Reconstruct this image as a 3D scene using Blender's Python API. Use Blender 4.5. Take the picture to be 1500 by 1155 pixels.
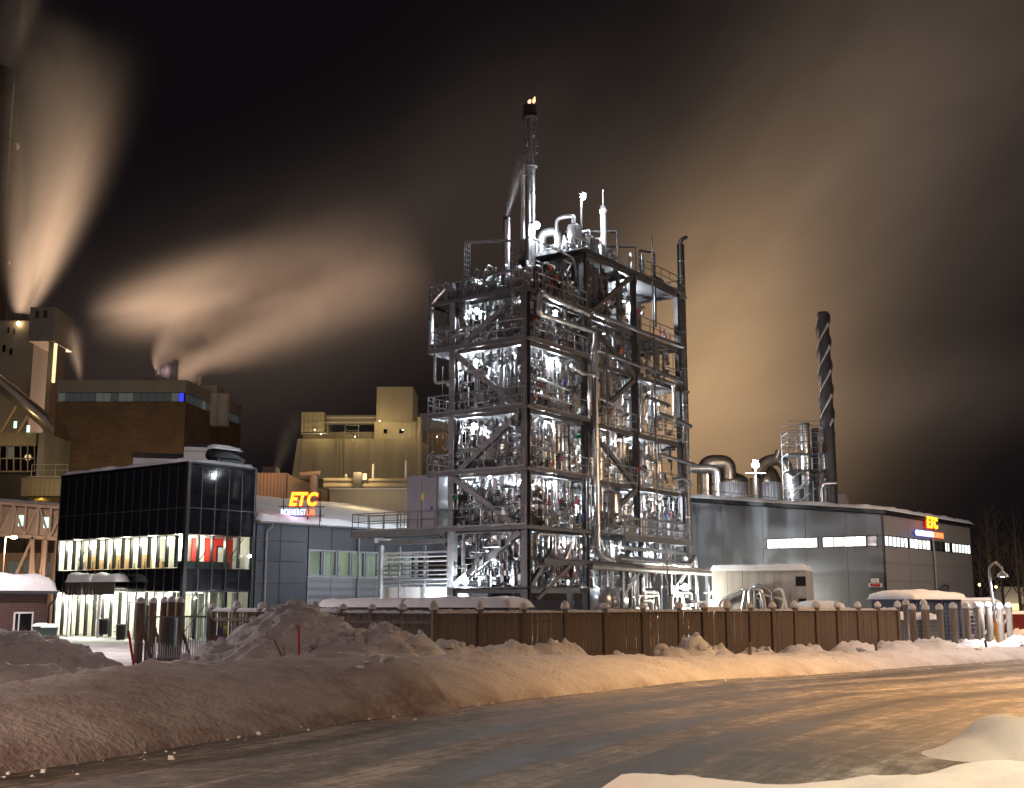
import bpy, math, random
import numpy as np
from mathutils import Vector, Matrix, Quaternion

for _o in list(bpy.data.objects):
    bpy.data.objects.remove(_o)
S = bpy.context.scene
COL = S.collection
random.seed(11)
R = math.radians
PI = math.pi

# ------------------------------------------------------------------ camera
F_PX, CX, CY, CAM_H = 1712.0, 750.0, 577.5, 2.4
PITCH = math.atan(0.175)
SP, CP = math.sin(PITCH), math.cos(PITCH)
cam_data = bpy.data.cameras.new('camera')
cam_data.sensor_width = 36.0
cam_data.lens = F_PX / 1500.0 * 36.0
cam_data.clip_end = 3000
cam_data.clip_start = 0.1
cam = bpy.data.objects.new('camera', cam_data)
cam.location = (0, 0, CAM_H)
cam.rotation_euler = (PI / 2 + PITCH, 0, 0)
COL.objects.link(cam)
S.camera = cam


def ray(px, py):
    xn = (px - CX) / F_PX
    yn = (CY - py) / F_PX
    d = CP - yn * SP
    return xn / d, (SP + yn * CP) / d


def at(px, py, Y):
    """world point seen in the photograph at px,py when it stands Y metres away"""
    a, b = ray(px, py)
    return Vector((a * Y, Y, CAM_H + b * Y))


def ground(px, py, z=0.0):
    a, b = ray(px, py)
    Y = (z - CAM_H) / b
    return Vector((a * Y, Y, z))


# ------------------------------------------------------------------ render
S.render.engine = 'CYCLES'
cy = S.cycles
cy.use_denoising = True
cy.max_bounces = 7
cy.diffuse_bounces = 2
cy.glossy_bounces = 4
cy.transmission_bounces = 6
cy.transparent_max_bounces = 12
cy.volume_bounces = 0
cy.sample_clamp_indirect = 3.0
cy.caustics_reflective = False
cy.caustics_refractive = False
cy.volume_step_rate = 2.0
cy.volume_max_steps = 80
vs = S.view_settings
vs.view_transform = 'Standard'
vs.look = 'None'
vs.exposure = 0.0
vs.gamma = 1.0
vs.use_curve_mapping = False

# ------------------------------------------------------------------ night sky: dark, with low cloud lit brown by the town
W = bpy.data.worlds.new('World')
S.world = W
W.use_nodes = True
wn, wl = W.node_tree.nodes, W.node_tree.links
wn.clear()


def wmath(op, a, b=None, c=None):
    n = wn.new('ShaderNodeMath')
    n.operation = op
    for i, v in enumerate((a, b, c)):
        if v is None:
            continue
        if isinstance(v, (int, float)):
            n.inputs[i].default_value = v
        else:
            wl.new(v, n.inputs[i])
    return n.outputs[0]


_tc = wn.new('ShaderNodeTexCoord')
_sx = wn.new('ShaderNodeSeparateXYZ')
wl.new(_tc.outputs['Generated'], _sx.inputs[0])
AZ = wmath('ARCTAN2', _sx.outputs[0], _sx.outputs[1])
EL = wmath('ARCSINE', _sx.outputs[2])


def azel(px, py):
    a, b = ray(px, py)
    return math.atan2(a, 1), math.atan2(b, math.hypot(a, 1))


def wnoise(rot, su, sv, detail, seed, rough=0.5):
    """fibrous noise: stretched along a drift direction in the sky"""
    c, s = math.cos(rot), math.sin(rot)
    u = wmath('ADD', wmath('MULTIPLY', AZ, c * su), wmath('MULTIPLY', EL, s * su))
    v = wmath('ADD', wmath('MULTIPLY', AZ, -s * sv), wmath('MULTIPLY', EL, c * sv))
    cb = wn.new('ShaderNodeCombineXYZ')
    wl.new(u, cb.inputs[0])
    wl.new(v, cb.inputs[1])
    cb.inputs[2].default_value = seed
    n = wn.new('ShaderNodeTexNoise')
    n.inputs['Scale'].default_value = 1.0
    n.inputs['Detail'].default_value = detail
    n.inputs['Roughness'].default_value = rough
    n.inputs['Distortion'].default_value = 0.35
    wl.new(cb.outputs[0], n.inputs['Vector'])
    return n.outputs['Fac']


def blob(px, py, su_px, sv_px, rot_deg, amp):
    a0, e0 = azel(px, py)
    su, sv = su_px / F_PX, sv_px / F_PX
    c, s = math.cos(R(rot_deg)), math.sin(R(rot_deg))
    da = wmath('SUBTRACT', AZ, a0)
    de = wmath('SUBTRACT', EL, e0)
    u = wmath('ADD', wmath('MULTIPLY', da, c / su), wmath('MULTIPLY', de, s / su))
    v = wmath('ADD', wmath('MULTIPLY', da, -s / sv), wmath('MULTIPLY', de, c / sv))
    q = wmath('ADD', wmath('MULTIPLY', u, u), wmath('MULTIPLY', v, v))
    return wmath('MULTIPLY', wmath('EXPONENT', wmath('MULTIPLY', q, -1.0)), amp)


def wsum(lst):
    r = lst[0]
    for x in lst[1:]:
        r = wmath('ADD', r, x)
    return r


_st = wnoise(R(52), 2.4, 8.0, 4.0, 3.1)
_st2 = wnoise(R(20), 3.0, 9.0, 4.0, 8.7)
_mod = wmath('ADD', 0.12, wmath('ADD', wmath('MULTIPLY', _st, 1.0), wmath('MULTIPLY', _st2, 0.75)))
_gold = wsum([blob(1030, 560, 185, 140, 62, 0.30),
              blob(1040, 680, 190, 120, 10, 0.12),
              blob(1110, 400, 270, 140, 58, 0.075),
              blob(1010, 440, 150, 90, 60, 0.06)])
_brown = wsum([blob(1330, 130, 560, 250, 55, 0.066),
               blob(1260, 330, 300, 150, 50, 0.018),
               blob(870, 300, 160, 190, 60, 0.024),
               blob(1330, 590, 220, 60, 5, 0.030),
               blob(520, 400, 320, 130, 34, 0.034),
               blob(330, 470, 300, 130, 10, 0.026)])
_gold = wmath('MULTIPLY', _gold, _mod)
_brown = wmath('MULTIPLY', _brown, _mod)


def wcol(fac, col):
    n = wn.new('ShaderNodeVectorMath')
    n.operation = 'SCALE'
    n.inputs[0].default_value = col
    wl.new(fac, n.inputs['Scale'])
    return n.outputs[0]


def wadd(a, b):
    n = wn.new('ShaderNodeVectorMath')
    n.operation = 'ADD'
    wl.new(a, n.inputs[0])
    wl.new(b, n.inputs[1])
    return n.outputs[0]


_base = wn.new('ShaderNodeVectorMath')
_base.operation = 'ADD'
_base.inputs[0].default_value = (0.0040, 0.0031, 0.0042)
_base.inputs[1].default_value = (0, 0, 0)
_skyc = wadd(wadd(_base.outputs[0], wcol(_gold, (1.0, 0.62, 0.31))), wcol(_brown, (1.0, 0.72, 0.54)))
_bg = wn.new('ShaderNodeBackground')
_bg.inputs['Strength'].default_value = 1.0
wl.new(_skyc, _bg.inputs['Color'])
_wo = wn.new('ShaderNodeOutputWorld')
wl.new(_bg.outputs[0], _wo.inputs['Surface'])

# ------------------------------------------------------------------ one very dim, wide "sun": the pale glow of the overcast winter night
sun_d = bpy.data.lights.new('night_glow', 'SUN')
sun_d.energy = 0.16
sun_d.angle = R(60)
sun_d.color = (1.0, 0.74, 0.80)
sun = bpy.data.objects.new('night_glow', sun_d)
sun.rotation_euler = (R(48), 0, R(-25))
COL.objects.link(sun)


def point(loc, power, col, radius=0.12, parent=None, name='lamp_light'):
    d = bpy.data.lights.new(name, 'POINT')
    d.energy = power
    d.color = col
    d.shadow_soft_size = radius
    o = bpy.data.objects.new(name, d)
    o.location = loc
    COL.objects.link(o)
    if parent is not None:
        o.parent = parent
    return o


def spot(loc, target, power, col, angle, blend=0.6, radius=0.15, name='lamp_light'):
    d = bpy.data.lights.new(name, 'SPOT')
    d.energy = power
    d.color = col
    d.shadow_soft_size = radius
    d.spot_size = R(angle)
    d.spot_blend = blend
    o = bpy.data.objects.new(name, d)
    o.location = loc
    o.rotation_euler = (Vector(target) - Vector(loc)).to_track_quat('-Z', 'Y').to_euler()
    COL.objects.link(o)
    return o


SODIUM = (1.0, 0.56, 0.24)
AMBER = (1.0, 0.72, 0.34)
WHITE = (0.87, 0.94, 1.0)
WARMW = (1.0, 0.93, 0.74)

# ------------------------------------------------------------------ materials
MATS = {}


def mat(name, col, rough=0.6, metal=0.0, var=0.0, scale=4.0, bump=0.0, bscale=20.0, emit=None, estr=0.0, spec=0.5, stretch=None, col2=None, detail=5.0):
    if name in MATS:
        return MATS[name]
    m = bpy.data.materials.new(name)
    m.use_nodes = True
    nt = m.node_tree
    b = nt.nodes['Principled BSDF']
    b.inputs['Base Color'].default_value = (*col, 1)
    b.inputs['Roughness'].default_value = rough
    b.inputs['Metallic'].default_value = metal
    b.inputs['Specular IOR Level'].default_value = spec
    if emit:
        b.inputs['Emission Color'].default_value = (*emit, 1)
        b.inputs['Emission Strength'].default_value = estr
    tc = None
    if var or col2 or bump:
        tc = nt.nodes.new('ShaderNodeTexCoord')
        mp = nt.nodes.new('ShaderNodeMapping')
        nt.links.new(tc.outputs['Object'], mp.inputs[0])
        if stretch:
            mp.inputs['Scale'].default_value = stretch
    if var or col2:
        nz = nt.nodes.new('ShaderNodeTexNoise')
        nz.inputs['Scale'].default_value = scale
        nz.inputs['Detail'].default_value = detail
        nz.inputs['Roughness'].default_value = 0.62
        nt.links.new(mp.outputs[0], nz.inputs['Vector'])
        rp = nt.nodes.new('ShaderNodeValToRGB')
        rp.color_ramp.elements[0].position = 0.3
        rp.color_ramp.elements[1].position = 0.72
        if col2 is None:
            lo = tuple(c * (1 - var) for c in col)
            hi = tuple(min(1, c * (1 + var)) for c in col)
        else:
            lo, hi = col, col2
        rp.color_ramp.elements[0].color = (*lo, 1)
        rp.color_ramp.elements[1].color = (*hi, 1)
        nt.links.new(nz.outputs['Fac'], rp.inputs[0])
        nt.links.new(rp.outputs[0], b.inputs['Base Color'])
        if rough > 0.12:
            mr = nt.nodes.new('ShaderNodeMapRange')
            mr.inputs['To Min'].default_value = max(0.05, rough - 0.12)
            mr.inputs['To Max'].default_value = min(1, rough + 0.12)
            nt.links.new(nz.outputs['Fac'], mr.inputs[0])
            nt.links.new(mr.outputs[0], b.inputs['Roughness'])
    if bump:
        n2 = nt.nodes.new('ShaderNodeTexNoise')
        n2.inputs['Scale'].default_value = bscale
        n2.inputs['Detail'].default_value = 6
        nt.links.new(mp.outputs[0], n2.inputs['Vector'])
        bp = nt.nodes.new('ShaderNodeBump')
        bp.inputs['Strength'].default_value = bump
        bp.inputs['Distance'].default_value = 0.1
        nt.links.new(n2.outputs['Fac'], bp.inputs['Height'])
        nt.links.new(bp.outputs[0], b.inputs['Normal'])
    MATS[name] = m
    return m


def corrugated(name, col, pitch=0.3, axis=0, depth=0.6, var=0.25, rough=0.5):
    """sheet cladding: fine ribs as relief, plus streaky weathering"""
    if name in MATS:
        return MATS[name]
    m = mat(name, col, rough, 0.0, var, 0.25, stretch=(1, 1, 0.25))
    nt = m.node_tree
    b = nt.nodes['Principled BSDF']
    tc = nt.nodes.new('ShaderNodeTexCoord')
    w = nt.nodes.new('ShaderNodeTexWave')
    w.bands_direction = 'XYZ'[axis]
    w.inputs['Scale'].default_value = 1.0 / pitch / 3.18
    nt.links.new(tc.outputs['Object'], w.inputs[0])
    bp = nt.nodes.new('ShaderNodeBump')
    bp.inputs['Strength'].default_value = depth
    bp.inputs['Distance'].default_value = 0.05
    nt.links.new(w.outputs['Fac'], bp.inputs['Height'])
    nt.links.new(bp.outputs[0], b.inputs['Normal'])
    return m


def emitter(name, col, strength):
    return mat(name, (0.02, 0.02, 0.02), emit=col, estr=strength)


def glass(name, tint=(0.93, 0.96, 0.95), refl=0.12):
    if name in MATS:
        return MATS[name]
    m = bpy.data.materials.new(name)
    m.use_nodes = True
    nt = m.node_tree
    nt.nodes.clear()
    t = nt.nodes.new('ShaderNodeBsdfTransparent')
    t.inputs[0].default_value = (*tint, 1)
    g = nt.nodes.new('ShaderNodeBsdfGlossy')
    g.inputs['Roughness'].default_value = 0.02
    lw = nt.nodes.new('ShaderNodeLayerWeight')
    lw.inputs[0].default_value = refl
    mx = nt.nodes.new('ShaderNodeMixShader')
    nt.links.new(lw.outputs['Fresnel'], mx.inputs[0])
    nt.links.new(t.outputs[0], mx.inputs[1])
    nt.links.new(g.outputs[0], mx.inputs[2])
    o = nt.nodes.new('ShaderNodeOutputMaterial')
    nt.links.new(mx.outputs[0], o.inputs[0])
    MATS[name] = m
    return m


M_SNOW = mat('snow', (0.74, 0.75, 0.78), 0.75, 0, 0.08, 3.0, 0.35, 14.0, spec=0.25)
M_STEEL = mat('galvanised_steel', (0.23, 0.23, 0.24), 0.55, 0.35, 0.3, 2.0)
M_DARKST = mat('dark_steel', (0.07, 0.068, 0.072), 0.5, 0.3, 0.3, 2.0)
M_GREYST = mat('grey_painted_steel', (0.125, 0.122, 0.126), 0.5, 0.2, 0.25, 1.5)
M_ALU = mat('aluminium_cladding', (0.70, 0.70, 0.71), 0.30, 0.93, 0.16, 1.6, 0.06, 6.0)
M_STAIN = mat('stainless_steel', (0.58, 0.58, 0.60), 0.32, 0.93, 0.25, 2.2, 0.06, 5.0)
M_DARKPIPE = mat('dark_pipe', (0.19, 0.19, 0.2), 0.42, 0.8, 0.35, 2.5)
M_RAIL = mat('railing_steel', (0.26, 0.26, 0.27), 0.5, 0.5)
M_GRATE = mat('grating', (0.075, 0.075, 0.08), 0.7, 0.4, 0.35, 6.0)
M_RED = mat('red_paint', (0.45, 0.02, 0.02), 0.45)
M_BLUE = mat('blue_paint', (0.02, 0.08, 0.35), 0.45)
M_ORANGE = mat('orange_paint', (0.7, 0.16, 0.02), 0.5)
M_WOOD = mat('weathered_wood', (0.13, 0.099, 0.076), 0.8, 0, 0.0, 2.2, 0.3, 30.0, col2=(0.25, 0.20, 0.158), stretch=(3, 3, 0.35))
M_WOODPOST = mat('grey_timber', (0.17, 0.12, 0.085), 0.85, 0, 0.35, 3.0, 0.3, 25.0, stretch=(2, 2, 0.4))
M_CONC = mat('concrete', (0.33, 0.32, 0.31), 0.85, 0, 0.3, 0.9, 0.12, 9.0, stretch=(1, 1, 0.45))
M_BLACKGL = mat('black_glass', (0.006, 0.006, 0.008), 0.06, 0, 0, spec=0.5)
M_BLACKFR = mat('black_frame', (0.012, 0.012, 0.013), 0.35, 0.3)
M_GLASS = glass('clear_glass')
M_LAMPW = emitter('white_lamp', (0.95, 0.98, 1.0), 45)
M_LAMPS = emitter('sodium_lamp', (1.0, 0.72, 0.36), 30)


# ------------------------------------------------------------------ geometry helpers
def frame_of(d):
    d = d.normalized()
    up = Vector((0, 0, 1)) if abs(d.z) < 0.95 else Vector((1, 0, 0))
    s = d.cross(up).normalized()
    return s, s.cross(d).normalized()


class MB:
    def __init__(self):
        self.v, self.f = [], []

    def quad(self, pts):
        n = len(self.v)
        self.v += [tuple(p) for p in pts]
        self.f.append(tuple(range(n, n + len(pts))))
        return self

    def hexa(self, p):
        n = len(self.v)
        self.v += [tuple(q) for q in p]
        self.f += [tuple(n + i for i in q) for q in ((0, 3, 2, 1), (4, 5, 6, 7), (0, 1, 5, 4), (1, 2, 6, 5), (2, 3, 7, 6), (3, 0, 4, 7))]
        return self

    def box(self, x0, x1, y0, y1, z0, z1):
        return self.hexa([(x0, y0, z0), (x1, y0, z0), (x1, y1, z0), (x0, y1, z0), (x0, y0, z1), (x1, y0, z1), (x1, y1, z1), (x0, y1, z1)])

    def bar(self, p, q, w, h=None):
        h = h or w
        p, q = Vector(p), Vector(q)
        s, u = frame_of(q - p)
        s, u = s * (w / 2), u * (h / 2)
        return self.hexa([p - s - u, p + s - u, p + s + u, p - s + u, q - s - u, q + s - u, q + s + u, q - s + u])

    def ibeam(self, p, q, w, h):
        """H section: two flanges and a web"""
        p, q = Vector(p), Vector(q)
        s, u = frame_of(q - p)
        t = max(0.02, h * 0.11)
        off = u * (h / 2 - t / 2)
        self.bar(p + off, q + off, w, t)
        self.bar(p - off, q - off, w, t)
        return self.bar(p, q, t, h - 2 * t - 0.004)

    def ring(self, c, s, u, r, n):
        k = len(self.v)
        for i in range(n):
            a = 2 * PI * i / n
            self.v.append(tuple(c + s * (r * math.cos(a)) + u * (r * math.sin(a))))
        return k

    def tube(self, pts, r, n=8, caps=True):
        pts = [Vector(p) for p in pts]
        rs = r if isinstance(r, (list, tuple)) else [r] * len(pts)
        s, u = frame_of(pts[1] - pts[0])
        prev, first = None, None
        for i, p in enumerate(pts):
            if i == 0:
                d = (pts[1] - p).normalized()
            elif i == len(pts) - 1:
                d = (p - pts[i - 1]).normalized()
            else:
                d = ((pts[i + 1] - p).normalized() + (p - pts[i - 1]).normalized())
                d = d.normalized() if d.length > 1e-6 else (p - pts[i - 1]).normalized()
            s = (s - d * s.dot(d))
            s = s.normalized() if s.length > 1e-5 else frame_of(d)[0]
            u = d.cross(s)
            k = self.ring(p, s, u, rs[i], n)
            if prev is not None:
                for j in range(n):
                    self.f.append((prev + j, prev + (j + 1) % n, k + (j + 1) % n, k + j))
            else:
                first = k
            prev = k
        if caps:
            self.f.append(tuple(first + j for j in reversed(range(n))))
            self.f.append(tuple(prev + j for j in range(n)))
        return self

    def lathe(self, c, prof, n=20, caps=True):
        """rings of (radius, z) about a vertical axis through c"""
        c = Vector(c)
        prev, first = None, None
        for (r, z) in prof:
            k = self.ring(c + Vector((0, 0, z)), Vector((1, 0, 0)), Vector((0, 1, 0)), max(r, 0.001), n)
            if prev is not None:
                for j in range(n):
                    self.f.append((prev + j, prev + (j + 1) % n, k + (j + 1) % n, k + j))
            else:
                first = k
            prev = k
        if caps:
            self.f.append(tuple(first + j for j in reversed(range(n))))
            self.f.append(tuple(prev + j for j in range(n)))
        return self

    def mesh(self, name, m, smooth=False):
        me = bpy.data.meshes.new(name)
        me.from_pydata(self.v, [], self.f)
        me.materials.append(m)
        if smooth:
            me.polygons.foreach_set('use_smooth', [True] * len(me.polygons))
            me.set_sharp_from_angle(angle=R(42))
        me.update()
        return me

    def build(self, name, m, parent=None, smooth=False, loc=None, rotz=0.0, label=None):
        o = bpy.data.objects.new(name, self.mesh(name, m, smooth))
        COL.objects.link(o)
        if parent is not None:
            o.parent = parent
        if loc is not None:
            o.location = loc
        o.rotation_euler = (0, 0, rotz)
        if label:
            o['label'] = label
        return o


def round_path(pts, rad=0.3, seg=4):
    pts = [Vector(p) for p in pts]
    out = [pts[0]]
    for i in range(1, len(pts) - 1):
        a, b, c = pts[i - 1], pts[i], pts[i + 1]
        r = min(rad, (a - b).length * 0.45, (c - b).length * 0.45)
        p, q = b + (a - b).normalized() * r, b + (c - b).normalized() * r
        for k in range(seg + 1):
            t = k / seg
            out.append(p * (1 - t) ** 2 + b * 2 * t * (1 - t) + q * t * t)
    out.append(pts[-1])
    return out


def tag(o, label, cat, group=None):
    o['label'] = label
    o['category'] = cat
    if group:
        o['group'] = group
    return o


def thing(name, label, cat, loc=(0, 0, 0), rotz=0.0, group=None):
    o = bpy.data.objects.new(name, None)
    o.empty_display_size = 0.2
    COL.objects.link(o)
    o.location = loc
    o.rotation_euler = (0, 0, rotz)
    return tag(o, label, cat, group)


def kind(o, k):
    o['kind'] = k
    return o


_UNIT = {}


def unit_cyl(m, n=10):
    key = ('cyl', m.name, n)
    if key not in _UNIT:
        _UNIT[key] = MB().tube([(0, 0, 0), (0, 0, 1)], 1.0, n).mesh('pipe', m, True)
    return _UNIT[key]


def unit_box(m):
    key = ('box', m.name)
    if key not in _UNIT:
        _UNIT[key] = MB().box(-.5, .5, -.5, .5, -.5, .5).mesh('block', m)
    return _UNIT[key]


def piece(name, me, parent=None, loc=(0, 0, 0), scale=(1, 1, 1), quat=None, rotz=None):
    o = bpy.data.objects.new(name, me)
    COL.objects.link(o)
    o.parent = parent
    o.location = loc
    o.scale = scale
    if quat is not None:
        o.rotation_mode = 'QUATERNION'
        o.rotation_quaternion = quat
    elif rotz is not None:
        o.rotation_euler = (0, 0, rotz)
    return o


def pipe(name, m, parent, p, q, r, n=10):
    p, q = Vector(p), Vector(q)
    d = q - p
    return piece(name, unit_cyl(m, n), parent, p, (r, r, d.length), d.to_track_quat('Z', 'Y'))


def blk(name, m, parent, x0, x1, y0, y1, z0, z1):
    return piece(name, unit_box(m), parent, ((x0 + x1) / 2, (y0 + y1) / 2, (z0 + z1) / 2), (abs(x1 - x0), abs(y1 - y0), abs(z1 - z0)))


# value noise for terrain and snow
_rng = np.random.RandomState(7)
_TAB = _rng.rand(256, 256)


def vnoise(x, y):
    xi, yi = np.floor(x).astype(int), np.floor(y).astype(int)
    fx, fy = x - xi, y - yi
    fx, fy = fx * fx * (3 - 2 * fx), fy * fy * (3 - 2 * fy)
    g = lambda a, b: _TAB[a % 256, b % 256]
    return (g(xi, yi) * (1 - fx) + g(xi + 1, yi) * fx) * (1 - fy) + (g(xi, yi + 1) * (1 - fx) + g(xi + 1, yi + 1) * fx) * fy


def fbm(x, y, o=4):
    s, a, t = 0.0, 1.0, 0.0
    for k in range(o):
        s = s + a * vnoise(x * 2 ** k + 17.3 * k, y * 2 ** k + 5.1 * k)
        t += a
        a *= 0.5
    return s / t - 0.5


def snow_slab(x0, x1, y0, y1, z, h, name, parent, res=0.25, rnd=0.25, bumpy=0.25, seed=0.0, fz=None):
    """a layer of lying snow with rounded, uneven edges; fz(x,y) adds a roof slope"""
    nx = max(4, min(90, int((x1 - x0) / res)))
    ny = max(4, min(90, int((y1 - y0) / res)))
    xs, ys = np.linspace(x0, x1, nx + 1), np.linspace(y0, y1, ny + 1)
    X, Y = np.meshgrid(xs, ys, indexing='ij')
    ed = np.minimum(np.minimum(X - x0, x1 - X), np.minimum(Y - y0, y1 - Y))
    e = np.clip(ed / rnd, 0, 1)
    prof = np.sqrt(np.clip(1 - (1 - e) ** 2, 0, 1))
    H = h * prof * (1 + bumpy * 2 * fbm(X * 0.9 + seed, Y * 0.9 + seed * 1.7))
    base = np.zeros_like(X) + z
    if fz is not None:
        base = base + fz(X, Y)
    Zt = base + 0.02 + H
    v = np.stack([X, Y, Zt], -1).reshape(-1, 3)
    vb = np.stack([X, Y, base], -1).reshape(-1, 3)
    n = len(v)
    idx = lambda i, j: i * (ny + 1) + j
    f = []
    for i in range(nx):
        for j in range(ny):
            f.append((idx(i, j), idx(i + 1, j), idx(i + 1, j + 1), idx(i, j + 1)))
    rim = [idx(i, 0) for i in range(nx)] + [idx(nx, j) for j in range(ny)] + [idx(i, ny) for i in range(nx, 0, -1)] + [idx(0, j) for j in range(ny, 0, -1)]
    mbm = MB()
    mbm.v = [tuple(p) for p in v] + [tuple(vb[k]) for k in rim]
    m_ = len(rim)
    for k in range(m_):
        a, b = rim[k], rim[(k + 1) % m_]
        f.append((a, n + k, n + (k + 1) % m_, b))
    mbm.f = f
    return mbm.build(name, M_SNOW, parent, True)

# =================================================================== GROUND, ROAD, SNOW
def ice_material():
    m = bpy.data.materials.new('packed_icy_road')
    m.use_nodes = True
    nt = m.node_tree
    b = nt.nodes['Principled BSDF']
    tc = nt.nodes.new('ShaderNodeTexCoord')
    def noise(src, scale, stretch=(1, 1, 1), detail=6, rough=0.6, dist=0.0):
        mp = nt.nodes.new('ShaderNodeMapping')
        mp.inputs['Scale'].default_value = stretch
        nt.links.new(tc.outputs[src], mp.inputs[0])
        n = nt.nodes.new('ShaderNodeTexNoise')
        n.inputs['Scale'].default_value = scale
        n.inputs['Detail'].default_value = detail
        n.inputs['Roughness'].default_value = rough
        n.inputs['Distortion'].default_value = dist
        nt.links.new(mp.outputs[0], n.inputs['Vector'])
        return n.outputs['Fac']
    def mth(op, a, c=None, clamp=False):
        n = nt.nodes.new('ShaderNodeMath')
        n.operation = op
        n.use_clamp = clamp
        for i, q in enumerate((a, c)):
            if q is None:
                continue
            if isinstance(q, (int, float)):
                n.inputs[i].default_value = q
            else:
                nt.links.new(q, n.inputs[i])
        return n.outputs[0]
    uvs = nt.nodes.new('ShaderNodeSeparateXYZ')
    nt.links.new(tc.outputs['UV'], uvs.inputs[0])
    across = mth('ADD', uvs.outputs[1], mth('MULTIPLY', mth('SUBTRACT', noise('UV', 0.12, (1, .5, 1), 3), 0.5), 2.4))
    ruts = None                                   # worn wheel tracks, darker and glossier
    for c_, w_, a_ in ((-1.6, .38, .8), (-3.3, .42, 1.0), (-5.6, .4, .9), (-7.4, .45, 1.0), (-9.6, .5, .7), (-11.6, .5, .6)):
        q = mth('DIVIDE', mth('SUBTRACT', across, c_), w_)
        g = mth('MULTIPLY', mth('EXPONENT', mth('MULTIPLY', mth('MULTIPLY', q, q), -1.0)), a_)
        ruts = g if ruts is None else mth('ADD', ruts, g)
    streak = noise('UV', 1.0, (0.22, 4.5, 1), 9, 0.72, 0.4)
    broad = noise('UV', 1.0, (0.05, 0.6, 1), 5, 0.6, 0.6)
    swirl = noise('Object', 0.55, (1, 1, 1), 7, 0.7, 3.0)
    grit = mth('MULTIPLY', mth('ADD', noise('Object', 5.0, (1, 1, 1), 10, 0.9), noise('Object', 1.6, (1, 1, 1), 10, 0.85)), .5)
    s = mth('ADD', mth('MULTIPLY', mth('SUBTRACT', streak, .5), 1.5), mth('MULTIPLY', mth('SUBTRACT', broad, .5), 1.3))
    s = mth('ADD', s, mth('MULTIPLY', mth('SUBTRACT', swirl, .5), 1.0))
    s = mth('ADD', s, mth('MULTIPLY', mth('SUBTRACT', grit, .5), 3.0))
    s = mth('SUBTRACT', s, mth('MULTIPLY', ruts, mth('MULTIPLY', mth('ADD', streak, .1), .42)))
    s = mth('ADD', s, 0.5, True)
    rp = nt.nodes.new('ShaderNodeValToRGB')
    e = rp.color_ramp.elements
    e[0].position, e[0].color = 0.10, (0.020, 0.018, 0.017, 1)
    e[1].position, e[1].color = 0.92, (0.46, 0.425, 0.385, 1)
    k = e.new(0.36)
    k.color = (0.095, 0.082, 0.070, 1)
    k = e.new(0.62)
    k.color = (0.225, 0.20, 0.175, 1)
    nt.links.new(s, rp.inputs[0])
    nt.links.new(rp.outputs[0], b.inputs['Base Color'])
    mr = nt.nodes.new('ShaderNodeMapRange')
    mr.inputs['To Min'].default_value = 0.46
    mr.inputs['To Max'].default_value = 0.9
    nt.links.new(s, mr.inputs[0])
    nt.links.new(mr.outputs[0], b.inputs['Roughness'])
    bp = nt.nodes.new('ShaderNodeBump')
    bp.inputs['Strength'].default_value = 0.55
    bp.inputs['Distance'].default_value = 0.03
    nt.links.new(s, bp.inputs['Height'])
    nt.links.new(bp.outputs[0], b.inputs['Normal'])
    return m


M_ROAD = ice_material()
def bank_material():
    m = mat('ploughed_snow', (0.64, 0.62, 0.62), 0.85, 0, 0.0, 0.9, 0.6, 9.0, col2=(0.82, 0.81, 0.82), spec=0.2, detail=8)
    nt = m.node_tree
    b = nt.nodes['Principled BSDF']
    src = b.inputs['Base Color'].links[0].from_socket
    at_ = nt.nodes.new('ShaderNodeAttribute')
    at_.attribute_name = 'dark_tone'
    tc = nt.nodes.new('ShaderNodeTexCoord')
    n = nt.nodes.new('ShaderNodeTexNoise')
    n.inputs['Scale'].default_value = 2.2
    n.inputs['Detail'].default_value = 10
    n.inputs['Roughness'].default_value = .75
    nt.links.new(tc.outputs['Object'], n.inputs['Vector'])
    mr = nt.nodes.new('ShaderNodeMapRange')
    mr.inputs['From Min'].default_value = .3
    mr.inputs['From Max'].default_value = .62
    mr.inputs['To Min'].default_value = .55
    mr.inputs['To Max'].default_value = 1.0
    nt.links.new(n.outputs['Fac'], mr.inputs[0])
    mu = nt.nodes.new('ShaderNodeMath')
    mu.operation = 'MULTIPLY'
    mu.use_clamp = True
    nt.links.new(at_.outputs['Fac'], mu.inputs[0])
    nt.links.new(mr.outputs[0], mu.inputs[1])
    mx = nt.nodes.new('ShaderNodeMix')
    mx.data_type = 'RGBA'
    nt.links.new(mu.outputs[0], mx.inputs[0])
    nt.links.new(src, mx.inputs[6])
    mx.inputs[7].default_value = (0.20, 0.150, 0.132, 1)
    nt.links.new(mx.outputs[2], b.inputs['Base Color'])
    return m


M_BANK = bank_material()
M_YARD = mat('trodden_snow', (0.42, 0.42, 0.44), 0.8, 0, 0.0, 0.6, 0.5, 4.0, col2=(0.72, 0.73, 0.76), spec=0.2)

kind(MB().quad([(-900, -60, -0.02), (900, -60, -0.02), (900, 1500, -0.02), (-900, 1500, -0.02)]).build('ground', M_YARD), 'structure')

EDGE = [(-30, -22), (-12.5, 6.5), (-6.95, 16.5), (-3.33, 23.6), (0, 28.5), (4.95, 34.8), (11.3, 39.6), (20.7, 48.0), (34, 56), (60, 66)]

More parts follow.
